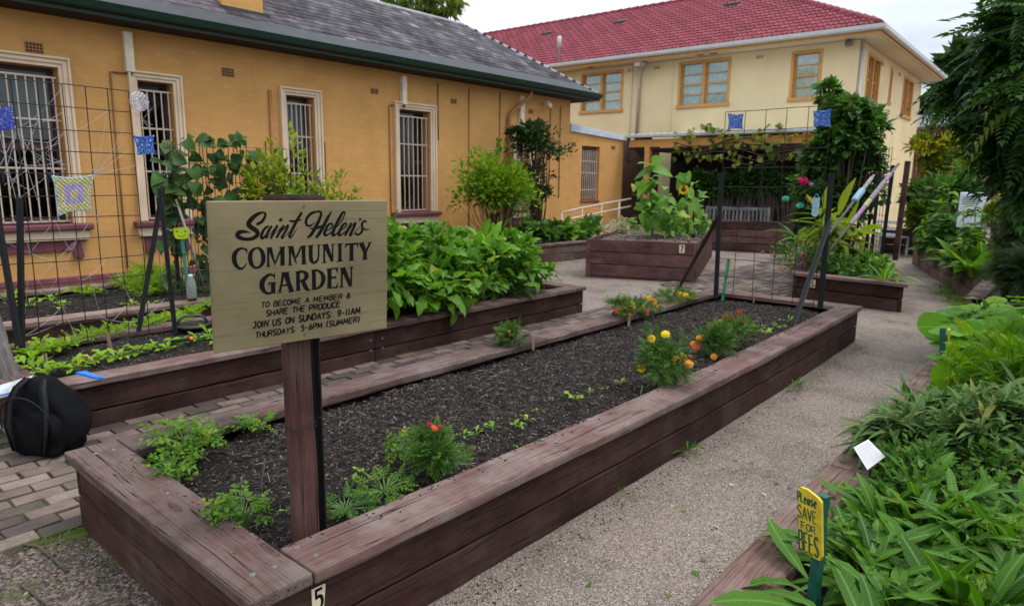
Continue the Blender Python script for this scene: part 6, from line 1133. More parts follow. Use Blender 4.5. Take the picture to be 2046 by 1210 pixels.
marigold(868,950,.32,.095,.19,190,[(858,846,'fred'),(870,850,'frim'),(878,843,'fred'),(866,855,'frim')], 'small dark leaved marigold with red blooms near the sign post', .015)
def herb(px, py, z, h, w_, n, t, L, mat, label, cat='herb', group='leafy herbs in the foreground bed'):
    c = at(px, py, z); r = plant('herb', c, label, cat, group); l = LV(); a = R.uniform(0, 2*np.pi, n); rr = w_*np.sqrt(R.random(n)); hh = h*R.uniform(.35,1,n)*(1-.35*(rr/w_)**2); P = c+np.stack([rr*np.cos(a), rr*np.sin(a), hh], -1)
    D = np.stack([np.cos(a), np.sin(a), R.uniform(.0,.7,n)], -1)+rv(n,.35); l.put(t, P, D, np.array([0,0,1.])+rv(n,.25), L*R.uniform(.6,1.2,n)); l.build('foliage', mat, r); b = MB()
    for k in range(0, n, max(1, n//24)): b.tube([c+[0,0,-.02], c+(P[k]-c)*[.4,.4,.6], P[k]], [.0028,.0022,.0014], 4)
    kb(b, 'stem', M['stemg'], r); return r
herb(375,905,.33,.17,.13,90,'parsley',.075,M['lgreen'],'largest bright celery clump inside the near left corner'); herb(345,950,.33,.10,.085,45,'parsley',.07,M['lgreen'],'low celery clump just in front of the largest one')
herb(515,858,.33,.07,.09,40,'parsley',.06,M['lgreen'],'small celery clump left of the sign post'); herb(485,1050,.32,.13,.085,70,'parsley',.06,M['lgreen'],'celery clump behind the near timber edge left of the post'); herb(690,1020,.32,.05,.10,60,'mari',.06,M['lmid'],'low flat herb right of the sign post'); herb(770,985,.32,.06,.10,60,'mari',.065,M['lgreen'],'yellowish feathery herb right of the flat herb'); herb(805,915,.32,.10,.07,40,'parsley',.06,M['lgreen'],'light green herb left of the small dark marigold')
# ================================================================== SEEDLINGS
def seedling(c, L, n, t, mat, label, group, name='seedling', cat='seedling', spread=.4):
    r = plant(name, c, label, cat, group); a = R.uniform(0, 6.28)+np.arange(n)*2.4; el = R.uniform(.25,1.0,n); D = np.stack([np.cos(a)*np.cos(el), np.sin(a)*np.cos(el), np.sin(el)], -1); P = np.array(c)+D*L*.25*[1,1,1.2]
    l = LV(); l.put(t, P, D, [0,0,1.], L*R.uniform(.6,1.15,n)); l.build('foliage', mat, r); b = MB(); [b.tube([np.array(c)-[0,0,.01], p], .002, 4) for p in P]; kb(b, 'stem', M['stemg'], r); return r
sdl = [(728,945,.06),(703,966,.045),(952,868,.055),(925,872,.05),(985,858,.07),(1030,852,.05),(1055,838,.05),(1075,820,.03),(1150,800,.075),(1140,808,.03),(1178,785,.035),(1212,776,.035),(1240,768,.05),(600,985,.04),(575,1020,.04),(1035,895,.03),(1555,655,.1),(1530,668,.09),(1575,642,.09),(1520,655,.07)]
for i, (x, y, L) in enumerate(sdl): seedling(at(x, y, .33), L, 4 if L > .045 else 3, 'lettuce', M['lsal'], 'small pale green seedling coming up in the dark foreground soil', 'seedlings in the foreground bed')
k = 0
for i in range(20):                              # front row of the left bed
    t = i/19; p = at(100+335*t+R.normal(0,4), 742-66*t+R.normal(0,4), .31); seedling(p, .085*R.uniform(.7,1.35), 8, 'lettuce', M['lsal'], 'pale green radish seedling in the front row of the left bed', 'front row of seedlings in the left bed')
for i in range(26):
    t = i/25; x = 60+370*t; y = 712-90*t; p = at(x+R.normal(0,4), y+R.normal(0,3)-6*(x > 120), .31); seedling(p, .10*R.uniform(.8,1.2), 14, 'mari' if t > .2 else 'lettuce', M['lsal'], 'fine pale green carrot top in the back row of the left bed', 'back row of carrot tops in the left bed')
for x, y in ((50,735),(60,720),(72,742),(48,700),(80,690),(95,700)): seedling(at(x, y, .31), .11, 7, 'lettuce', M['lsal'], 'loose seedling by the old grey post', 'seedlings by the old post')
for x, y, L in ((10,600,.2),(35,595,.15),(58,612,.14),(100,598,.12),(165,588,.18),(185,590,.14),(300,610,.1),(125,615,.1),(265,612,.1)): seedling(at(x, y, .29), L, 7, 'lettuce', M['lsal'], 'small green plant in the bed along the cottage', 'seedlings in the cottage side bed')
for x, y, s in ((262,575,.22),(300,565,.28),(330,580,.24),(290,590,.2),(340,560,.22)): 
    c = at(x, y, .29); r = plant('carrot_plant', c, 'bright ferny clump beside the leaning pickets', 'plant', 'ferny clumps in the cottage side bed'); s *= .75; bush(r, c+[0,0,s*.45], (s,s,s*.5), 170, 'parsley', .075, M['lsal'], 14, .5, .5, stemmat='stemg', stemr=.004)
# ================================================================== EGGPLANTS, BEANS, SHRUBS
eg_c = [(-5.35,3.3),(-5.75,3.75),(-5.2,4.05),(-5.7,4.5),(-5.15,4.75),(-5.65,5.2),(-5.15,5.45),(-5.55,5.85),(-5.2,6.12),(-5.95,4.1),(-5.9,5.0),(-4.98,3.85),(-4.97,4.5),(-4.99,5.15),(-5.0,5.75)]
for i, (x, y) in enumerate(eg_c):
    c = np.array([x, y, .30]); h = .98-.115*(y-3.3)+R.normal(0,.05)-(.25 if x > -5.05 else 0); r = plant('eggplant', c, 'leafy eggplant bush crowding the far half of the middle bed', 'plant', 'eggplant bushes in the middle bed'); bush(r, c+[0,0,h*.48], (.38,.38,h*.56), 190, 'eggp', .165, M['legg'], 18, .42, .25, stemmat='stemg', stemr=.008, shell=.45)
c = at(858, 608, .33); r = plant('marigold', c, 'thin marigold with tiny orange blooms below the eggplants', 'marigold', 'marigolds'); bush(r, c+[0,0,.13], (.2,.16,.18), 110, 'mari', .08, M['lmid'], 10, .45, .5, stemmat='stemg', stemr=.003)
for x, y, m_ in ((868,563,'fyel'),(855,573,'fyel'),(856,597,'fora'),(866,603,'fora'),(898,602,'fora'),(872,580,'fyel'),(876,572,'fyel')): flower(r, face(r, x, y)+nrm([-c[0],-c[1],0])*.16, .02, M[m_])
c = np.array([XB, y0_+.3, .3]); r = plant('climbing_bean', c, 'dark leaved climbing bean covering the wire trellis left of the sign', 'climber'); n = 250
px_l = R.uniform(322,508,n); py_l = 268+R.random(n)*150; lo = R.random(n) < .28; px_l[lo] = np.where(R.random(lo.sum()) < .45, R.uniform(328,352,lo.sum()), R.uniform(388,425,lo.sum())); py_l[lo] = R.uniform(400,560,lo.sum())
P = np.array([onX(x, y+ (0 if x > 350 else 12), XB+(R.uniform(-.14,.14) if y < 400 else R.uniform(-.2,-.02))) for x, y in zip(px_l, py_l)]); l = LV(); l.put('heart', P, np.stack([R.normal(.4,.5,n), R.normal(0,.7,n), R.normal(-.4,.45,n)], -1), np.stack([R.normal(.5,.4,n), R.normal(-.2,.5,n), R.normal(.8,.4,n)], -1), R.uniform(.08,.20,n)); l.build('foliage', M['lbean'], r)
b = MB()
for k in range(16): yy = onX(335+11*k, 400, XB)[1]; z1 = onX(335+11*k, 285, XB)[2]; b.tube([(XB+.02,yy+.03*math.sin(3*q+k),.3+(z1-.3)*q) for q in np.linspace(0,1,8)], .005, 5)
kb(b, 'vine_stem', M['stemb'], r)
for i, (px0, px1, pt) in enumerate(((505,560,290),(545,600,275),(560,650,330),(600,670,345),(650,715,360))):
    xx = -7.45; c = onX((px0+px1)/2, 520, xx); c[2] = .3; zt = onX((px0+px1)/2, pt, xx)[2]; wd = abs(onX(px1, 400, xx)[1]-onX(px0, 400, xx)[1])/2+.1; r = plant('citrus_shrub', c, 'yellow green small leaved shrub rising behind the sign', 'shrub', 'yellow green shrubs behind the sign'); bush(r, (c[0],c[1],.3+(zt-.3)*.60), (wd,wd,(zt-.3)*.47), 430, 'small', .09, M['lyel'], 22, .30, .7, stemr=.007, shell=.2)
c = onX(992, 470, -8.8); c[2] = .3; ct = onX(992, 385, -8.8); r = plant('lime_shrub', c, 'rounded bright green shrub in front of the cottage wall', 'shrub'); rr_ = np.linalg.norm(onX(1082,385,-8.8)-onX(902,385,-8.8))/2*.88; bush(r, ct+[0,0,-.02], (rr_*.8,rr_*.8,rr_*.80), 4200, 'small', .105, G('lime shrub leaf', (.04,.12,.008), (.15,.30,.025)), 90, .26, .6, stemr=.006, shell=.2)
c = onX(1078, 470, -9.3); c[2] = .2; r = plant('dark_shrub', c, 'tall dark leaved shrub against the cottage corner', 'shrub')
for k, (x, y, a, h) in enumerate(((1068,292,42,40),(1100,310,24,24),(1045,285,20,22),(1065,262,22,18),(1076,350,24,34),(1030,270,10,14),(1075,385,18,26))): ct = onX(x, y, -9.3); s = np.linalg.norm(onX(x+a, y, -9.3)-ct); v = abs(onX(x, y+h, -9.3)[2]-ct[2]); bush(r, ct, (s,s,v), 620 if a > 30 else 260, 'small', .11, M['ldark'], 16, .42, .6, stems=k in (0,3,4), stemr=.014, shell=.3)
for i in range(16):
    x = R.uniform(1055,1185); c = at(x, 487-(x-1055)*.06-R.uniform(0,14), .33); r = plant('leafy_green', c, 'broad leaved green clump in the low bed by the handrail', 'plant', 'leafy greens in the low bed'); bush(r, c+[0,0,.13], (.24,.24,.2), 42, 'heart', .20, M['lmid'] if i % 3 else M['lgreen'], 7, .6, .5, stemmat='stemg', stemr=.005)
for i, (x, y, w_) in enumerate(((1225,462,.26),(1250,455,.22),(1238,468,.2),(1262,462,.18))): c = at(x, y, .62); r = plant('silver_plant', c, 'silver grey plant in the tall bed beside the sunflowers', 'plant', 'silver plants in the tall bed'); bush(r, c+[0,0,.06], (w_,w_,.14), 110, 'small', .09, M['lsilver'] if i != 3 else M['lgreen'], 8, .5, .4, stemr=.004); [flower(r, c+np.array([R.normal(0,w_*.5),R.normal(0,w_*.5),.2]), .05, M['fwhite']) for k in range(2 if i in (1,3) else 1)]
# sunflowers
def sunflower(px, pyb, pyt, lean, leaves, fl, label):
    c = at(px, pyb, .64); r = plant('sunflower', c, label, 'sunflower', 'sunflowers in the tall bed'); tp = face(r, px+lean, pyt); b = MB(); st_ = [c+(tp-c)*t+np.array([.02*math.sin(5*t),0,0]) for t in np.linspace(0,1,8)]; b.tube(st_, [.022-.012*t for t in np.linspace(0,1,8)], 7); kb(b, 'stem', M['stemg'], r, smooth=True)
    l = LV(); vd = nrm([-c[0],-c[1],0]); pet = MB()
    for x, y, x1, y1, L in leaves:               # base px -> tip px
        q = face(r, x, y); e = face(r, x1, y1)+vd*R.uniform(-.1,.25); d = e-q; s = c+(tp-c)*np.clip((q[2]-c[2])/(tp[2]-c[2]+1e-6)-.03, 0, 1); pet.tube([s, (s+q)/2+[0,0,.02], q], [.007,.005], 5) if False else pet.tube([s, (s+q)/2+[0,0,.02], q], .005, 5); l.put('heartbig', q, d, np.array([0,0,.8])+vd*.6+R.normal(0,.4,3), np.linalg.norm(d)*1.0, R.uniform(.1,.9))
    k8 = 34; q8 = R.uniform(.1,.85,k8); P8 = c+(tp-c)*q8[:,None]+rv(k8,.13)*[1,1,.5]; l.put('heartbig', P8, np.stack([R.normal(0,1,k8), R.normal(-.3,.8,k8), R.normal(.1,.4,k8)], -1), np.array([0,0,1.])+rv(k8,.3), R.uniform(.10,.22,k8))
    l.build('foliage', M['lsun'], r); kb(pet, 'leaf_stalk', M['stemg'], r)
    for fx, fy, rr in fl:
        p = face(r, fx, fy)+vd*.06; b = MB(); a, dd, u = frame(vd+np.array([.3,0,.05]), (0,0,1))
        for k in range(18): t = 2*math.pi*k/18; d = a*math.cos(t)+u*math.sin(t); s = -a*math.sin(t)+u*math.cos(t); b.add([p+d*rr*.35, p+d*rr*.7+s*rr*.16, p+d*rr, p+d*rr*.7-s*rr*.16], [(0,1,2,3)], None, R.random())
        kb(b, 'flower', M['fyel'], r); b = MB(); b.tube([p-dd*.02, p+dd*.012, p+dd*.02], [rr*.42,rr*.42,rr*.25], 12); kb(b, 'flower_disc', M['fdisc'], r)
        b = MB(); b.tube([p-dd*.02, tp], .008, 5); kb(b, 'flower_stalk', M['stemg'], r)
    return r
sunflower(1302,476,328,-2,[(1300,330,1275,318,0),(1303,327,1326,313,0),(1300,340,1262,352,0),(1305,338,1348,347,0),(1302,335,1318,322,0),(1300,340,1288,330,0),(1297,365,1265,385,0),(1300,385,1335,400,0),(1296,400,1275,435,0),(1306,395,1345,425,0),(1300,370,1320,358,0),(1295,420,1310,440,0),(1310,430,1335,452,0),(1298,410,1262,415,0),(1310,420,1355,440,0),(1300,375,1275,362,0),(1300,445,1280,472,0),(1308,450,1330,475,0),(1290,425,1300,460,0),(1312,405,1330,385,0)],[], 'tallest sunflower plant with big pale leaves, not in bloom')
sunflower(1372,474,346,-2,[(1368,352,1352,372,0),(1370,350,1390,364,0),(1370,372,1345,382,0),(1374,385,1400,395,0),(1370,400,1350,420,0),(1376,402,1398,418,0),(1370,420,1382,445,0),(1368,440,1352,470,0),(1374,440,1395,470,0),(1370,360,1366,348,0),(1372,430,1340,445,0)],[(1366,378,.10)], 'sunflower plant with one open yellow bloom')
sunflower(1395,470,388,4,[(1398,395,1420,388,0),(1398,400,1378,408,0),(1396,420,1408,440,0),(1396,415,1380,430,0),(1397,440,1400,470,0),(1398,392,1412,380,0)],[], 'short young sunflower at the right of the tall bed')
sunflower(1338,478,392,0,[(1338,400,1322,408,0),(1338,398,1356,406,0),(1338,420,1350,440,0),(1337,418,1322,436,0)],[], 'leafy young sunflower between the two tallest ones')
picket(at(1385,476,.62), face(bedS, 1384, 422) if False else onP(1384,422,at(1385,476,.62),nrm([-at(1385,476,.62)[0],-at(1385,476,.62)[1],0])), .04)
# ================================================================== FAR PLANTING
def blob(name, px, py, pr, ph, Y, n, t, L, mat, label, cat='shrub', group=None, clumps=20, spread=.35, base=0., stemr=.02, shell=.35, depth=.8):
    ct = onY(px, py, Y); s = np.linalg.norm(onY(px+pr, py, Y)-ct); v = abs(onY(px, py+ph, Y)[2]-ct[2]); c = np.array([ct[0], Y, base]); r = plant(name, c, label, cat, group); bush(r, ct, (s*.95,s*depth,v*.95), n, t, L, mat, clumps, spread, .4, stemr=stemr, shell=shell); return r
for i, x in enumerate((1400,1445,1490,1535,1580,1622)): blob('dark_hedge_shrub', x, 376+R.normal(0,3), 38, 38, 16.75, 520, 'ovate', .15, M['lhedge'], 'dark green hedge shrub growing behind the grey bench', 'shrub', 'dark hedge shrubs behind the bench', 20, depth=.3)
r = plant('grape_vine', (-7.0,16.7,0), 'yellow green vine trailing along the verandah beam', 'climber'); n = 210; x_ = R.uniform(1345,1625,n); y_ = 258+R.random(n)**1.4*70+10*np.sin(x_/23.); P = np.array([onY(x, y, 16.65+R.normal(0,.15)) for x, y in zip(x_, y_)]); l = LV(); l.put('heart', P, np.stack([R.normal(0,.6,n), R.normal(-.4,.3,n), R.normal(-.5,.4,n)], -1), np.stack([R.normal(0,.4,n), R.normal(-.8,.3,n), R.normal(.6,.3,n)], -1), R.uniform(.08,.18,n)); l.build('foliage', M['lvine'], r)
b = MB()
for k in range(5): b.tube([onY(1350+60*q+12*k, 285+9*k+10*math.sin(2.1*q+k), 16.75) for q in np.linspace(0,4.4,14)], .018, 6)
b.tube([onY(1610,265,16.7), onY(1612,330,16.7), onY(1606,420,16.7)], .03, 7); kb(b, 'vine_stem', M['stemb'], r, smooth=True)
r = plant('vine_column', onY(1690,480,12.4)*[1,1,0], 'tall column of dense green vine beyond bed six', 'climber')
for k, (x, y, a, h, n) in enumerate(((1690,300,66,95,1300),(1655,195,14,34,110),(1668,232,24,30,160),(1730,250,30,45,300),(1640,330,36,70,380),(1722,380,42,80,600),(1660,420,66,66,620),(1625,370,34,60,360),(1700,225,36,26,220))): ct = onY(x, y, 12.4+.2*(k%2)); s = np.linalg.norm(onY(x+a, y, 12.4)-ct); v = abs(onY(x, y+h, 12.4)[2]-ct[2]); bush(r, ct, (s,s*.8,v), n, 'heart', .145, M['lmid'] if k in (0,1,2,3,7) else M['lbean'], 18 if n < 300 else 34, .32, .1, stems=k in (0,1,6), stemr=.02, shell=.5)
for x, y in ((1588,272),(1612,268),(1616,275),(1608,282)): flower(r, onY(x, y, 12.1), .07, M['fyel'])
# ginger clump
def clump(name, c, n, t, L, mat, label, el=(.5,1.3), cat='plant', group=None, rad_=.12, droop=0):
    r = plant(name, c, label, cat, group); a = R.uniform(0, 6.28, n); e = R.uniform(*el, n); D = np.stack([np.cos(a)*np.cos(e), np.sin(a)*np.cos(e), np.sin(e)], -1); P = np.array(c)+np.stack([np.cos(a)*rad_*R.random(n), np.sin(a)*rad_*R.random(n), np.zeros(n)+.02], -1); l = LV(); l.put(t, P, D, np.stack([-np.cos(a)*.5, -np.sin(a)*.5, np.ones(n)], -1), L*R.uniform(.6,1.15,n)); l.build('foliage', mat, r); return r
c6 = lambda u, v: np.array([BR[0]+(u-v*SH6)*math.cos(rzR)-v*math.sin(rzR), BR[1]+(u-v*SH6)*math.sin(rzR)+v*math.cos(rzR), .32])
gi = plant('ginger_plant', c6(.55,1.6), 'yellow green ginger with long arching blades in bed six', 'plant'); n = 110; l = LV(); c = np.array(gi.location)
for k in range(17):
    a0 = R.uniform(0,6.28); e0 = R.uniform(.9,1.4); ax = np.array([math.cos(a0)*math.cos(e0), math.sin(a0)*math.cos(e0), math.sin(e0)]); Ls_ = R.uniform(.55,.95)
    for q in np.linspace(.25,1,9): s = rv(1,1.)[0]; l.put('blade', c+ax*Ls_*q, nrm(np.cross(ax, s))+ax*.5, ax+rv(1,.2)[0], R.uniform(.35,.5), R.uniform(.3,.9))
l.build('foliage', M['lting'], gi)
for k, (x, y, x1, y1) in enumerate(((1676,430,1690,372),(1650,420,1646,378),(1640,430,1628,395),(1690,450,1712,420))): p = onY(x, y, 11.1); e = onY(x1, y1, 11.0); l = LV(); l.put('blade', p, e-p, [0,-1,.2], np.linalg.norm(e-p)*1.35, .9); l.build('tall_leaf', M['lting'], gi)
for i, (u, v, w_, n) in enumerate(((.05,.35,.36,420),(.35,.7,.3,260))): c = c6(u,v); r = plant('red_flower_plant', c, 'bushy plant dotted with small red flowers at the left of bed six', 'plant', 'red flowered plants in bed six'); bush(r, c+[0,0,.2], (w_,w_,.3), n, 'small', .075, M['lmar'], 22, .35, .5, stemr=.005); [flower(r, c+np.array([R.normal(0,w_*.55),R.normal(-.12,w_*.5),R.uniform(.1,.5)]), .035, M['fpink' if k % 3 else 'fred']) for k in range(13)]; [flower(r, c+np.array([R.normal(0,.2),R.normal(.3,.2),R.uniform(.35,.5)]), .03, M['fora']) for k in range(5)]
for i in range(18): u, v = R.uniform(.35,1.3), R.uniform(.2,2.8); c = c6(u,v); r = plant('leafy_green', c, 'low leafy green growing in the soil of bed six', 'plant', 'leafy greens in bed six'); bush(r, c+[0,0,.08], (.18,.18,.12), 40, 'ovate', .13, M['lgreen'] if i % 2 else M['lmid'], 6, .6, .5, stemmat='stemg', stemr=.004)
clump('fern_plant', c6(1.22,.3), 10, 'blade', .42, M['lgreen'], 'small arching fern at the front right of bed six', (.3,1.1)); clump('strappy_plant', onY(1600,470,15.0)*[1,1,0]+[0,0,.4], 16, 'blade', .7, M['lmid'], 'strappy plant beside the high bed', (.3,1.0))
# right hand side, far to near
MR = M['lgold']
for i, (x, y, a, h, Y) in enumerate(((1850,300,38,28,21),(1900,300,48,34,21.5),(1940,330,36,40,21),(1870,335,40,30,21.2))): blob('golden_shrub', x, y, a, h, Y, 330, 'ovate', .24, MR if i < 2 else M['lyel'], 'golden leaved small tree in front of the brick building', 'tree', 'golden trees by the brick building', 18)
for i, (x, y, a, h, Y) in enumerate(((1832,395,34,44,18.5),(1880,400,55,55,18),(1840,440,36,40,17.5),(1920,380,36,45,18.2))): blob('green_shrub', x, y, a, h, Y, 480, 'small', .17, M['lmid'] if i % 2 else G('green shrub leaf', (.02,.06,.01), (.07,.15,.02)), 'dense green shrub behind the right retaining wall', 'shrub', 'green shrubs behind the right wall', 24)
def stalky(px, pyb, pyt, Y, n, L, t, mat, label, base, lean=0, group='tall leafy stalks on the right'):
    b0 = onY(px, pyb, Y); tp = onY(px+lean, pyt, Y); c = np.array([b0[0], Y, base]); r = plant('leafy_stalk', c, label, 'plant', group); l = LV(); b = MB(); q = R.uniform(.08,1,n); a = np.arange(n)*2.4; P = c+(tp-c)*q[:,None]; D = np.stack([np.cos(a), np.sin(a), R.uniform(-.3,.5,n)], -1); l.put(t, P, D, [0,0,1.], L*(1.15-.6*q)*R.uniform(.8,1.2,n)); l.build('foliage', mat, r); b.tube([c, (c+tp)/2, tp], [.014,.01,.005], 6); kb(b, 'stem', M['stemg'], r); return r
for i, (x, y0, y1, Y) in enumerate(((1895,520,365,14.5),(1870,505,400,14.8),(1915,525,395,14.2),(1880,520,425,14.0),(1855,490,430,15.3),(1905,530,430,13.8))): stalky(x, y0, y1, Y, 46, .38, 'ovate', M['lmid'] if i % 2 else M['lgreen'], 'tall stalk of layered green leaves above the retaining wall', .32)
for i, (x, y, Y, L) in enumerate(((1940,520,12.6,.6),(1965,540,12.0,.6),(1925,530,12.9,.5),(1985,555,11.4,.5))): c = onY(x, y, Y); c[2] = .33; clump('broad_leaf_plant', c, 22, 'heart', L, M['lgreen'] if i % 2 else M['lyel'], 'broad pale leaved plant above the retaining wall', (.3,1.3), 'plant', 'broad leaved plants on the right', .3)
for i, (x, y0, y1, Y) in enumerate(((1925,545,418,12.4),(1948,550,412,12.2),(1968,556,425,12.0),(1940,552,450,11.8))): stalky(x, y0, y1, Y, 40, .30, 'ovate', M['lgreen'] if i % 2 else M['lmid'], 'leafy stalk in front of the white cabinet', .32, 0, 'leafy stalks in front of the cabinet')
for i, (x, y, a, h, Y) in enumerate(((2030,490,36,70,9.8),(2048,430,34,70,10),(2015,550,24,40,9.4),(2052,560,34,50,9.2))): blob('feathery_bush', x, y, a, h, Y, 620, 'feather', .20, M['lfeath'], 'dark feathery asparagus fern mass at the right edge', 'shrub', 'dark feathery bushes at the right edge', 26, .35, .1, .008)
for i, (x, y, a, h, Y) in enumerate(((2030,400,36,30,14),(2000,430,30,26,13.5))): blob('yellow_shrub', x, y, a, h, Y, 260, 'small', .14, M['lyel'], 'light yellow green shrub behind the feathery bushes', 'shrub', 'yellow green shrubs at the right edge', 16)
for i in range(9): x = R.uniform(1985,2060); c = onY(x, R.uniform(590,640), R.uniform(7.4,8.6)); c[2] = .2; clump('grey_leaf_plant', c, 26, 'lance', .3, M['lsage'], 'grey green narrow leaved plant at the right edge', (.2,1.2), 'plant', 'grey leaved plants at the right edge', .12)
# round leaves, tansy, sage, dock
for i in range(26):
    x = R.uniform(1925,2070); y = R.uniform(645,745); c = at(x, y+30, .08); c[0] = max(c[0], -.72); r = plant('nasturtium', c, 'plant with large round bright leaves in the right hand bed', 'plant', 'round leaved plants in the right hand bed'); n = 8; a = R.uniform(0,6.28,n); rr = R.uniform(.05,.26,n); P = c+np.stack([np.cos(a)*rr, np.sin(a)*rr, R.uniform(.14,.40,n)], -1); l = LV(); U = np.array([0,0,1.])+rv(n,.25)-np.array([.15,.25,0]); l.put('round', P, np.stack([np.cos(a),np.sin(a),np.zeros(n)-.1], -1), U, R.uniform(.15,.30,n)); l.build('foliage', M['lnas'], r); b = MB(); [b.tube([c, (c+p)/2+[0,0,.03], p], .003, 4) for p in P]; kb(b, 'stem', M['stemg'], r)
c = at(1893, 790, .08); c[0] = -.72; r = plant('nasturtium', c, 'single large upright round leaf beside the green stake', 'plant', 'round leaved plants in the right hand bed'); p = onP(1893, 790, c, nrm([-c[0],-c[1],0])); l = LV(); l.put('round', p, [-.05,-.2,1.], [-.35,-1,.5], .31, .45); l.put('round', p+[.0,.1,-.05], [-.4,-.2,.5], [-.2,-1,.6], .2, .45); l.build('foliage', M['lnas'], r)
for i in range(10): x = R.uniform(1945,2070); y = R.uniform(715,790); c = at(x, y+40, .08); r = plant('tansy_plant', c, 'bright ferny tansy in the right hand bed', 'plant', 'tansy plants in the right hand bed'); bush(r, c+[0,0,.2], (.17,.17,.24), 46, 'tansy', .19, M['ltan'], 9, .5, .6, stemmat='stemg', stemr=.003)
c = at(1900, 800, .08); r = plant('tansy_plant', c, 'tansy plant carrying flat yellow button flowers', 'plant', 'tansy plants in the right hand bed'); bush(r, c+[.02,0,.16], (.1,.1,.16), 40, 'tansy', .14, M['ltan'], 8, .5, .6, stemmat='stemg', stemr=.003)
for x, y in ((1914,714),(1904,728),(1917,733),(1921,731),(1892,755),(1902,752),(1906,748),(1912,756),(1898,760),(1910,761),(1888,757)): flower(r, face(r, x, y), .012, M['fyel'])
def sage(c, n, h, w_, L, label, grp):
    r = plant('sage_bush', c, label, 'shrub', grp); b = MB(); l = LV()
    for k in range(n):
        a = R.uniform(0,6.28); e = R.uniform(.35,1.35); d = np.array([math.cos(a)*math.cos(e), math.sin(a)*math.cos(e), math.sin(e)]); Ls_ = h*R.uniform(.6,1.05)*(.75+.25*math.sin(e)); tp = c+d*Ls_*[w_/h*1.1,w_/h*1.1,1]; b.tube([c+[0,0,-.02], c+(tp-c)*.5-[0,0,.01], tp], [.005,.004,.0025], 5); m_ = 9
        q = np.concatenate([R.uniform(.4,1,m_-4), [1,1,1,1]]); aa = np.arange(m_)*2.2+R.uniform(0,6); s1 = nrm(np.cross(d, [.3,.2,1])); s2 = np.cross(d, s1); dirs = s1*np.cos(aa)[:,None]+s2*np.sin(aa)[:,None]+d*R.uniform(.5,2.3,m_)[:,None]+rv(m_,.3); l.put('sage', c+(tp-c)*q[:,None], dirs, np.array([0,0,1.])-dirs*.2, L*R.uniform(.55,1.15,m_), R.uniform(.2,.75))
    l.build('foliage', M['lsage'], r); kb(b, 'stem', M['stemg'], r); return r
for i, (x, y, n, h, w_) in enumerate(((1730,915,34,.26,.20),(1790,935,30,.26,.20),(1850,915,34,.30,.22),(1910,930,30,.30,.22),(1970,910,34,.34,.22),(2035,920,30,.34,.22),(1760,870,26,.22,.18),(1840,870,26,.24,.2),(1940,870,26,.28,.2),(2020,860,26,.3,.2))): c = at(x, y, .07); c[0] = max(c[0], -.70); sage(c, n, h*1.08, w_, .17, 'grey green long leaved sage bush in the right hand bed', 'sage bushes in the right hand bed')
def dock(c, n, L, label, e=(.6,1.45)):
    r = plant('dock_plant', c, label, 'plant', 'long leaved dock plants in the foreground'); a = R.uniform(0,6.28,n); el = R.uniform(*e,n); D = np.stack([np.cos(a)*np.cos(el), np.sin(a)*np.cos(el), np.sin(el)], -1); l = LV(); k2 = n//2; Pp = np.array(c)+D*[.02,.02,.01]; Uu = np.stack([-np.cos(a)*.6, -np.sin(a)*.6, np.ones(n)], -1)+rv(n,.3); Ll = L*R.uniform(.35,1.25,n); l.put('sorrel', Pp[:k2], D[:k2], Uu[:k2], Ll[:k2]); l.put('sorrelb', Pp[k2:], D[k2:], Uu[k2:], Ll[k2:]); l.build('foliage', M['lsor'], r); return r
dk = [(1700,1150),(1760,1190),(1820,1150),(1745,1215),(1790,1260),(1880,1200),(1950,1170),(1900,1120),(1830,1080),(1760,1080),(1960,1080),(2020,1120),(2030,1200),(1850,1270),(1960,1260),(1900,1040),(1990,1030),(2050,1060),(1780,1030),(1840,1020),(1740,1330),(2040,1280),(1800,1125),(1870,1060),(1930,1110),(1740,1160),(2000,1250),(1900,1240)]
for x, y in dk: c = at(x, y, .07); c[0] = max(c[0], -.71); dock(c, 24, .245*R.uniform(.85,1.15), 'long leaved green dock plant in the right foreground')
for px, py, tipx, tipy, L in ((1625,1170,1500,1065,.30),(1615,1190,1465,1118,.32),(1640,1230,1420,1200,.40),(1640,1130,1560,1055,.24),(1660,1240,1530,1180,.3)):
    p = at(px, py, .10); e = at(tipx, tipy, .14); c = p; r = plant('dock_plant', c, 'long dock leaf lying over the timber edging by the bee sign', 'plant', 'dock leaves over the edging'); l = LV(); l.put('sorrel', p, (e-p)+[0,0,.12], [0,0,1.], np.linalg.norm(e-p)*1.05, .6); l.build('leaf', M['lsor'], r)
# small mixed herbs filling between the foreground plants
for i in range(36):
    x = R.uniform(1650,2075); y = R.uniform(945,1270); c = at(x, y, .06)
    if c[0] < -.70: c[0] = R.uniform(-.69,-.5)
    r = plant('groundcover_herb', c, 'low small leaved herb filling between the dock plants', 'plant', 'small herbs between the dock plants'); k = i % 3; bush(r, c+[0,0,.05], (.10,.10,.08), (46,34,60)[k], ('ovate','parsley','small')[k], (.055,.07,.04)[k], (M['lmid'],M['lgreen'],M['lmar'])[k], 7, .55, .5, stemmat='stemg', stemr=.002, shell=.2)
for i in range(30):
    x = R.uniform(1690,2075); y = R.uniform(800,965); c = at(x, y+20, .06)
    if c[0] < -.66: c[0] = R.uniform(-.66,-.5)
    r = plant('groundcover_herb', c, 'dark small leaved herb growing under the sage bushes', 'plant', 'dark herbs under the sage'); bush(r, c+[0,0,.12], (.15,.15,.15), 90, 'small', .05, M['lmar'] if i % 2 else M['lmid'], 9, .5, .5, stemmat='stemg', stemr=.002, shell=.2)
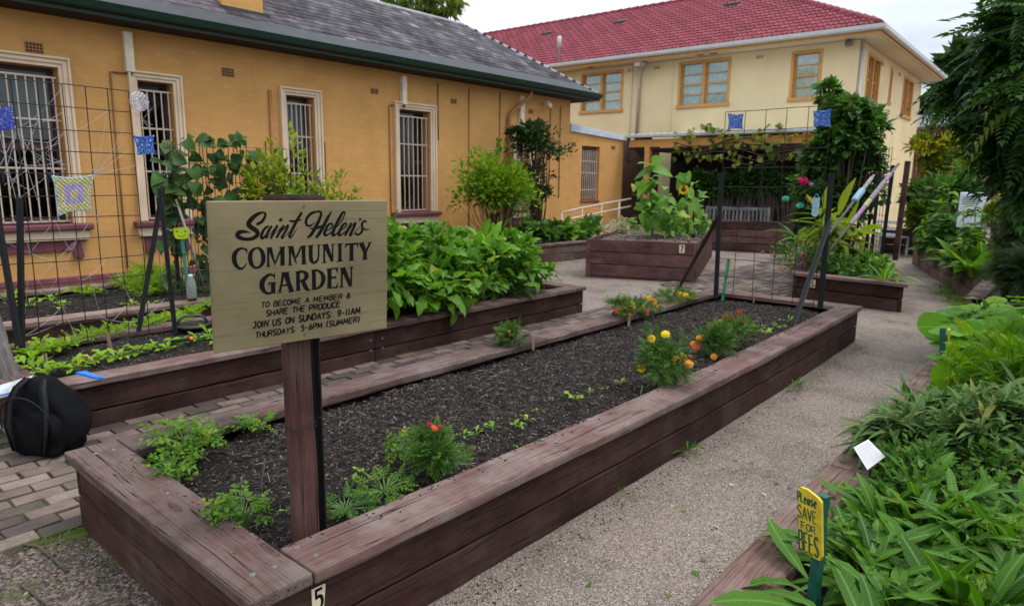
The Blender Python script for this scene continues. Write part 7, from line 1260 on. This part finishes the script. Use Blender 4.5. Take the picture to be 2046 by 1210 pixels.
# ================================================================== GRASS, WEEDS, LITTER
def tufts(pts, n, L, mat, sp, name='grass', kind='stuff'):
    l = LV()
    for x, y, z in pts:
        a = R.uniform(0,6.28,n); e = R.uniform(.4,1.4,n); D = np.stack([np.cos(a)*np.cos(e), np.sin(a)*np.cos(e), np.sin(e)], -1); l.put('grass', np.array([x,y,z])+rv(n,sp)*[1,1,0], D, np.array([0,0,1.])+rv(n,.3), L*R.uniform(.5,1.2,n))
    o = l.build(name, mat); return tag(o, kind=kind)
gp_ = [];
for k in range(70): t = R.random(); p = at(1880+75*t+R.normal(0,9), 575+62*t+R.normal(0,7), 0); gp_.append((p[0],p[1],0))
tufts(gp_, 30, .12, M['lgrass'], .05)
gp_ = [tuple(at(x+R.normal(0,s), y+R.normal(0,s*.4), 0)) for x, y, s, n in ((130,1075,26,16),(185,1065,14,8),(90,1090,18,6),(240,1120,12,4)) for k in range(n)]; tufts(gp_, 22, .05, M['lgrass'], .02)
gp_ = [tuple(at(x+R.normal(0,s), y+R.normal(0,s*.4), 0)) for x, y, s, n in ((1780,640,16,6),(1860,650,16,5),(1720,655,14,4),(1600,775,16,5),(1365,910,12,4),(1250,985,14,3),(1640,545,10,5),(1660,575,12,5),(1425,575,8,4),(1300,580,14,4),(1850,545,12,4),(1010,690,30,4)) for k in range(n)]; tufts(gp_, 14, .06, M['lgrass'], .03)
wd = [('tall green weed shooting at the base of the long bed', 1372, 905, .11), ('dark weed clump spreading at the base of the long bed', 1590, 778, .10), ('weed at the left corner of bed six', 1650, 580, .14)]
for lab, x, y, L in wd: clump('weed', at(x, y, 0), 14, 'lance', L, M['lmid'], lab, (.2,1.3), 'weed', None, .05)
ll = [(1345,1008),(1368,1018),(1425,1058),(1445,1140),(1575,975),(1550,965),(1522,985),(1540,1010),(1400,1115),(1438,1055),(1390,1138),(1635,1040),(1480,893),(1660,890),(1465,918),(1300,1140),(1340,1185),(1180,1170),(1460,970),(1505,925),(30,1165),(60,1180),(100,1125),(215,1150)]
for i, (x, y) in enumerate(ll):
    c = at(x, y, .006); l = LV(); a = R.uniform(0,6.28); l.put('eggp' if i % 2 else 'ovate', c, [math.cos(a),math.sin(a),.05], [R.normal(0,.2),R.normal(0,.2),1], R.uniform(.025,.05), R.uniform(.5,1)); tag(l.build('fallen_leaf', M['lmid'] if i % 3 else M['lsilver']), 'small fallen green leaf lying on the gravel', 'leaf', 'fallen leaves on the gravel')
for lab, ps_, r_ in (('brown twig lying on the dirt at lower left', [(40,1086),(75,1090),(100,1110),(135,1140)], .006), ('long thin twig near the bottom left corner of the photo', [(38,1165),(60,1180),(100,1210)], .005), ('short dark stick on the bricks near the backpack', [(72,938),(90,930),(102,918)], .006)):
    b = MB(); b.tube([at(x, y, .012) for x, y in ps_], r_, 6); tag(b.build('twig', M['trunk']), lab, 'twig', 'twigs on the ground')
# loose stones over the gravel, near the camera
def stones(name, n, xr, yr, s, mat, reject=None):
    x = R.uniform(*xr, n); y = yr[0]+(yr[1]-yr[0])*R.random(n)**1.5; P = np.stack([x, y, np.zeros(n)], -1)
    if reject is not None: P = P[[not reject(*p[:2]) for p in P]]
    n = len(P); ico = np.array([(1,0,0),(0,1,0),(-1,0,0),(0,-1,0),(0,0,.7),(0,0,-.5)]); F0 = [(0,1,4),(1,2,4),(2,3,4),(3,0,4)]; V = P[:,None,:]+(ico[None]*(s*R.uniform(.4,1.3,(n,1,1)))*R.uniform(.6,1.3,(n,1,3))); a = R.uniform(0,6.28,n)
    V = V.reshape(-1,3); b = MB(); b.add(V, [tuple(i+6*k for i in f) for k in range(n) for f in F0], None, np.repeat(R.random(n),6)); return tag(b.build(name, mat), kind='stuff')
M['stone'] = varcol('gravel stones', [(0,(.06,.046,.039)), (.5,(.18,.143,.122)), (.85,(.25,.208,.18)), (1,(.38,.335,.30))], .85)
stones('gravel', 34000, (-1.76,-.96), (.3,8.5), .0047, M['stone'], lambda x, y: x < -1.76+.05*math.sin(math.pi*min(1,max(0,(y-.9)/6.6)))+.06)
stones('gravel_litter', 4500, (-1.75,-1.56), (.9,7.4), .006, M['chips'], lambda x, y: x < -1.735+.045*math.sin(math.pi*min(1,max(0,(y-.9)/6.6))) or R.random() < (x+1.75)/.2)
stones('dirt_litter', 5000, (-4.2,-1.7), (-.6,.85), .008, M['chips'])
# ================================================================== TREES
def tree(name, base, crown, n, t, L, mat, label, clumps=40, trunk=.2, spread=.3, group=None, limbs=7, shell=.45):
    r = plant(name, base, label, 'tree', group); c0 = np.mean([np.array(c) for c, _ in crown], 0); base = np.array(base, float); b = MB(); b.tube([base-[0,0,.1], base*.5+c0*.5*[1,1,1]-[0,0,0], c0], [trunk, trunk*.7, trunk*.3], 8)
    for c, rr in crown: b.tube([base*.45+c0*.55, (c0+np.array(c))/2, c], [trunk*.4, trunk*.25, trunk*.08], 6)
    kb(b, 'trunk', M['trunk'], r, smooth=True); tot = sum(np.prod(rr)**(1/3) for _, rr in crown)
    l = LV()
    for c, rr in crown:
        c = np.array(c, float); rr = np.array(rr, float); m_ = int(n*np.prod(rr)**(1/3)/tot); k = max(5, int(clumps*np.prod(rr)**(1/3)/tot)); d = rv(k); d /= np.linalg.norm(d, axis=1)[:,None]; cc = c+d*rr*R.uniform(shell,1,k)[:,None]; ci = R.integers(0,k,m_); q = rv(m_,.5)*spread; P = cc[ci]+q*rr; tone = R.normal(.45,.22,k)
        if t == 'frond': D = d[ci]*.9+rv(m_,.45)+np.array([0,0,-.35]); U = np.array([0,0,1.])+d[ci]*.5
        else: D = q+d[ci]*.5+rv(m_,.5); U = np.array([0,0,1.])+rv(m_,.4)
        l.put(t, P, D, U, L*R.uniform(.7,1.25,m_), tone[ci])
    l.build('crown', mat, r); return r
def cr(px, py, a, h, Y, dp=1.): c = onY(px, py, Y); return (c, (np.linalg.norm(onY(px+a, py, Y)-c), np.linalg.norm(onY(px+a, py, Y)-c)*dp, abs(onY(px, py+h, Y)[2]-c[2])))
tree('frond_tree', (1.2,8.6,0), [cr(2062,40,46,66,7.6), cr(2020,125,48,56,7.8), cr(2065,190,56,86,7.4), cr(1975,165,30,22,8.0,.7), cr(1925,185,28,8,8.0,.6), cr(2050,265,34,46,7.6), cr(2070,330,24,36,7.6), cr(2022,215,32,34,8.0), cr(2095,130,56,120,8.2), cr(2020,40,22,22,8.0)], 900, 'frond', .42, M['ltree'], 'dark tree with drooping feathery fronds at the upper right', 120, .16, .5)
cY = 34; tree('background_tree', onY(830,400,cY)*[1,1,0], [cr(830,-25,70,45,cY), cr(780,-12,50,32,cY), cr(885,5,38,30,cY), cr(850,15,34,18,cY)], 2200, 'small', .55, M['ltreel'], 'olive green tree showing above the slate roof', 60, .3, .3)
cY = 40
tree('background_tree', onY(1930,300,cY)*[1,1,0], [cr(1925,160,48,60,cY), cr(1895,185,26,50,cY), cr(1960,200,60,60,cY), cr(2010,170,60,70,cY), cr(1880,225,22,24,cY)], 2600, 'small', .8, M['ldark'], 'dark distant tree to the right of the cream building', 70, .4, .3)
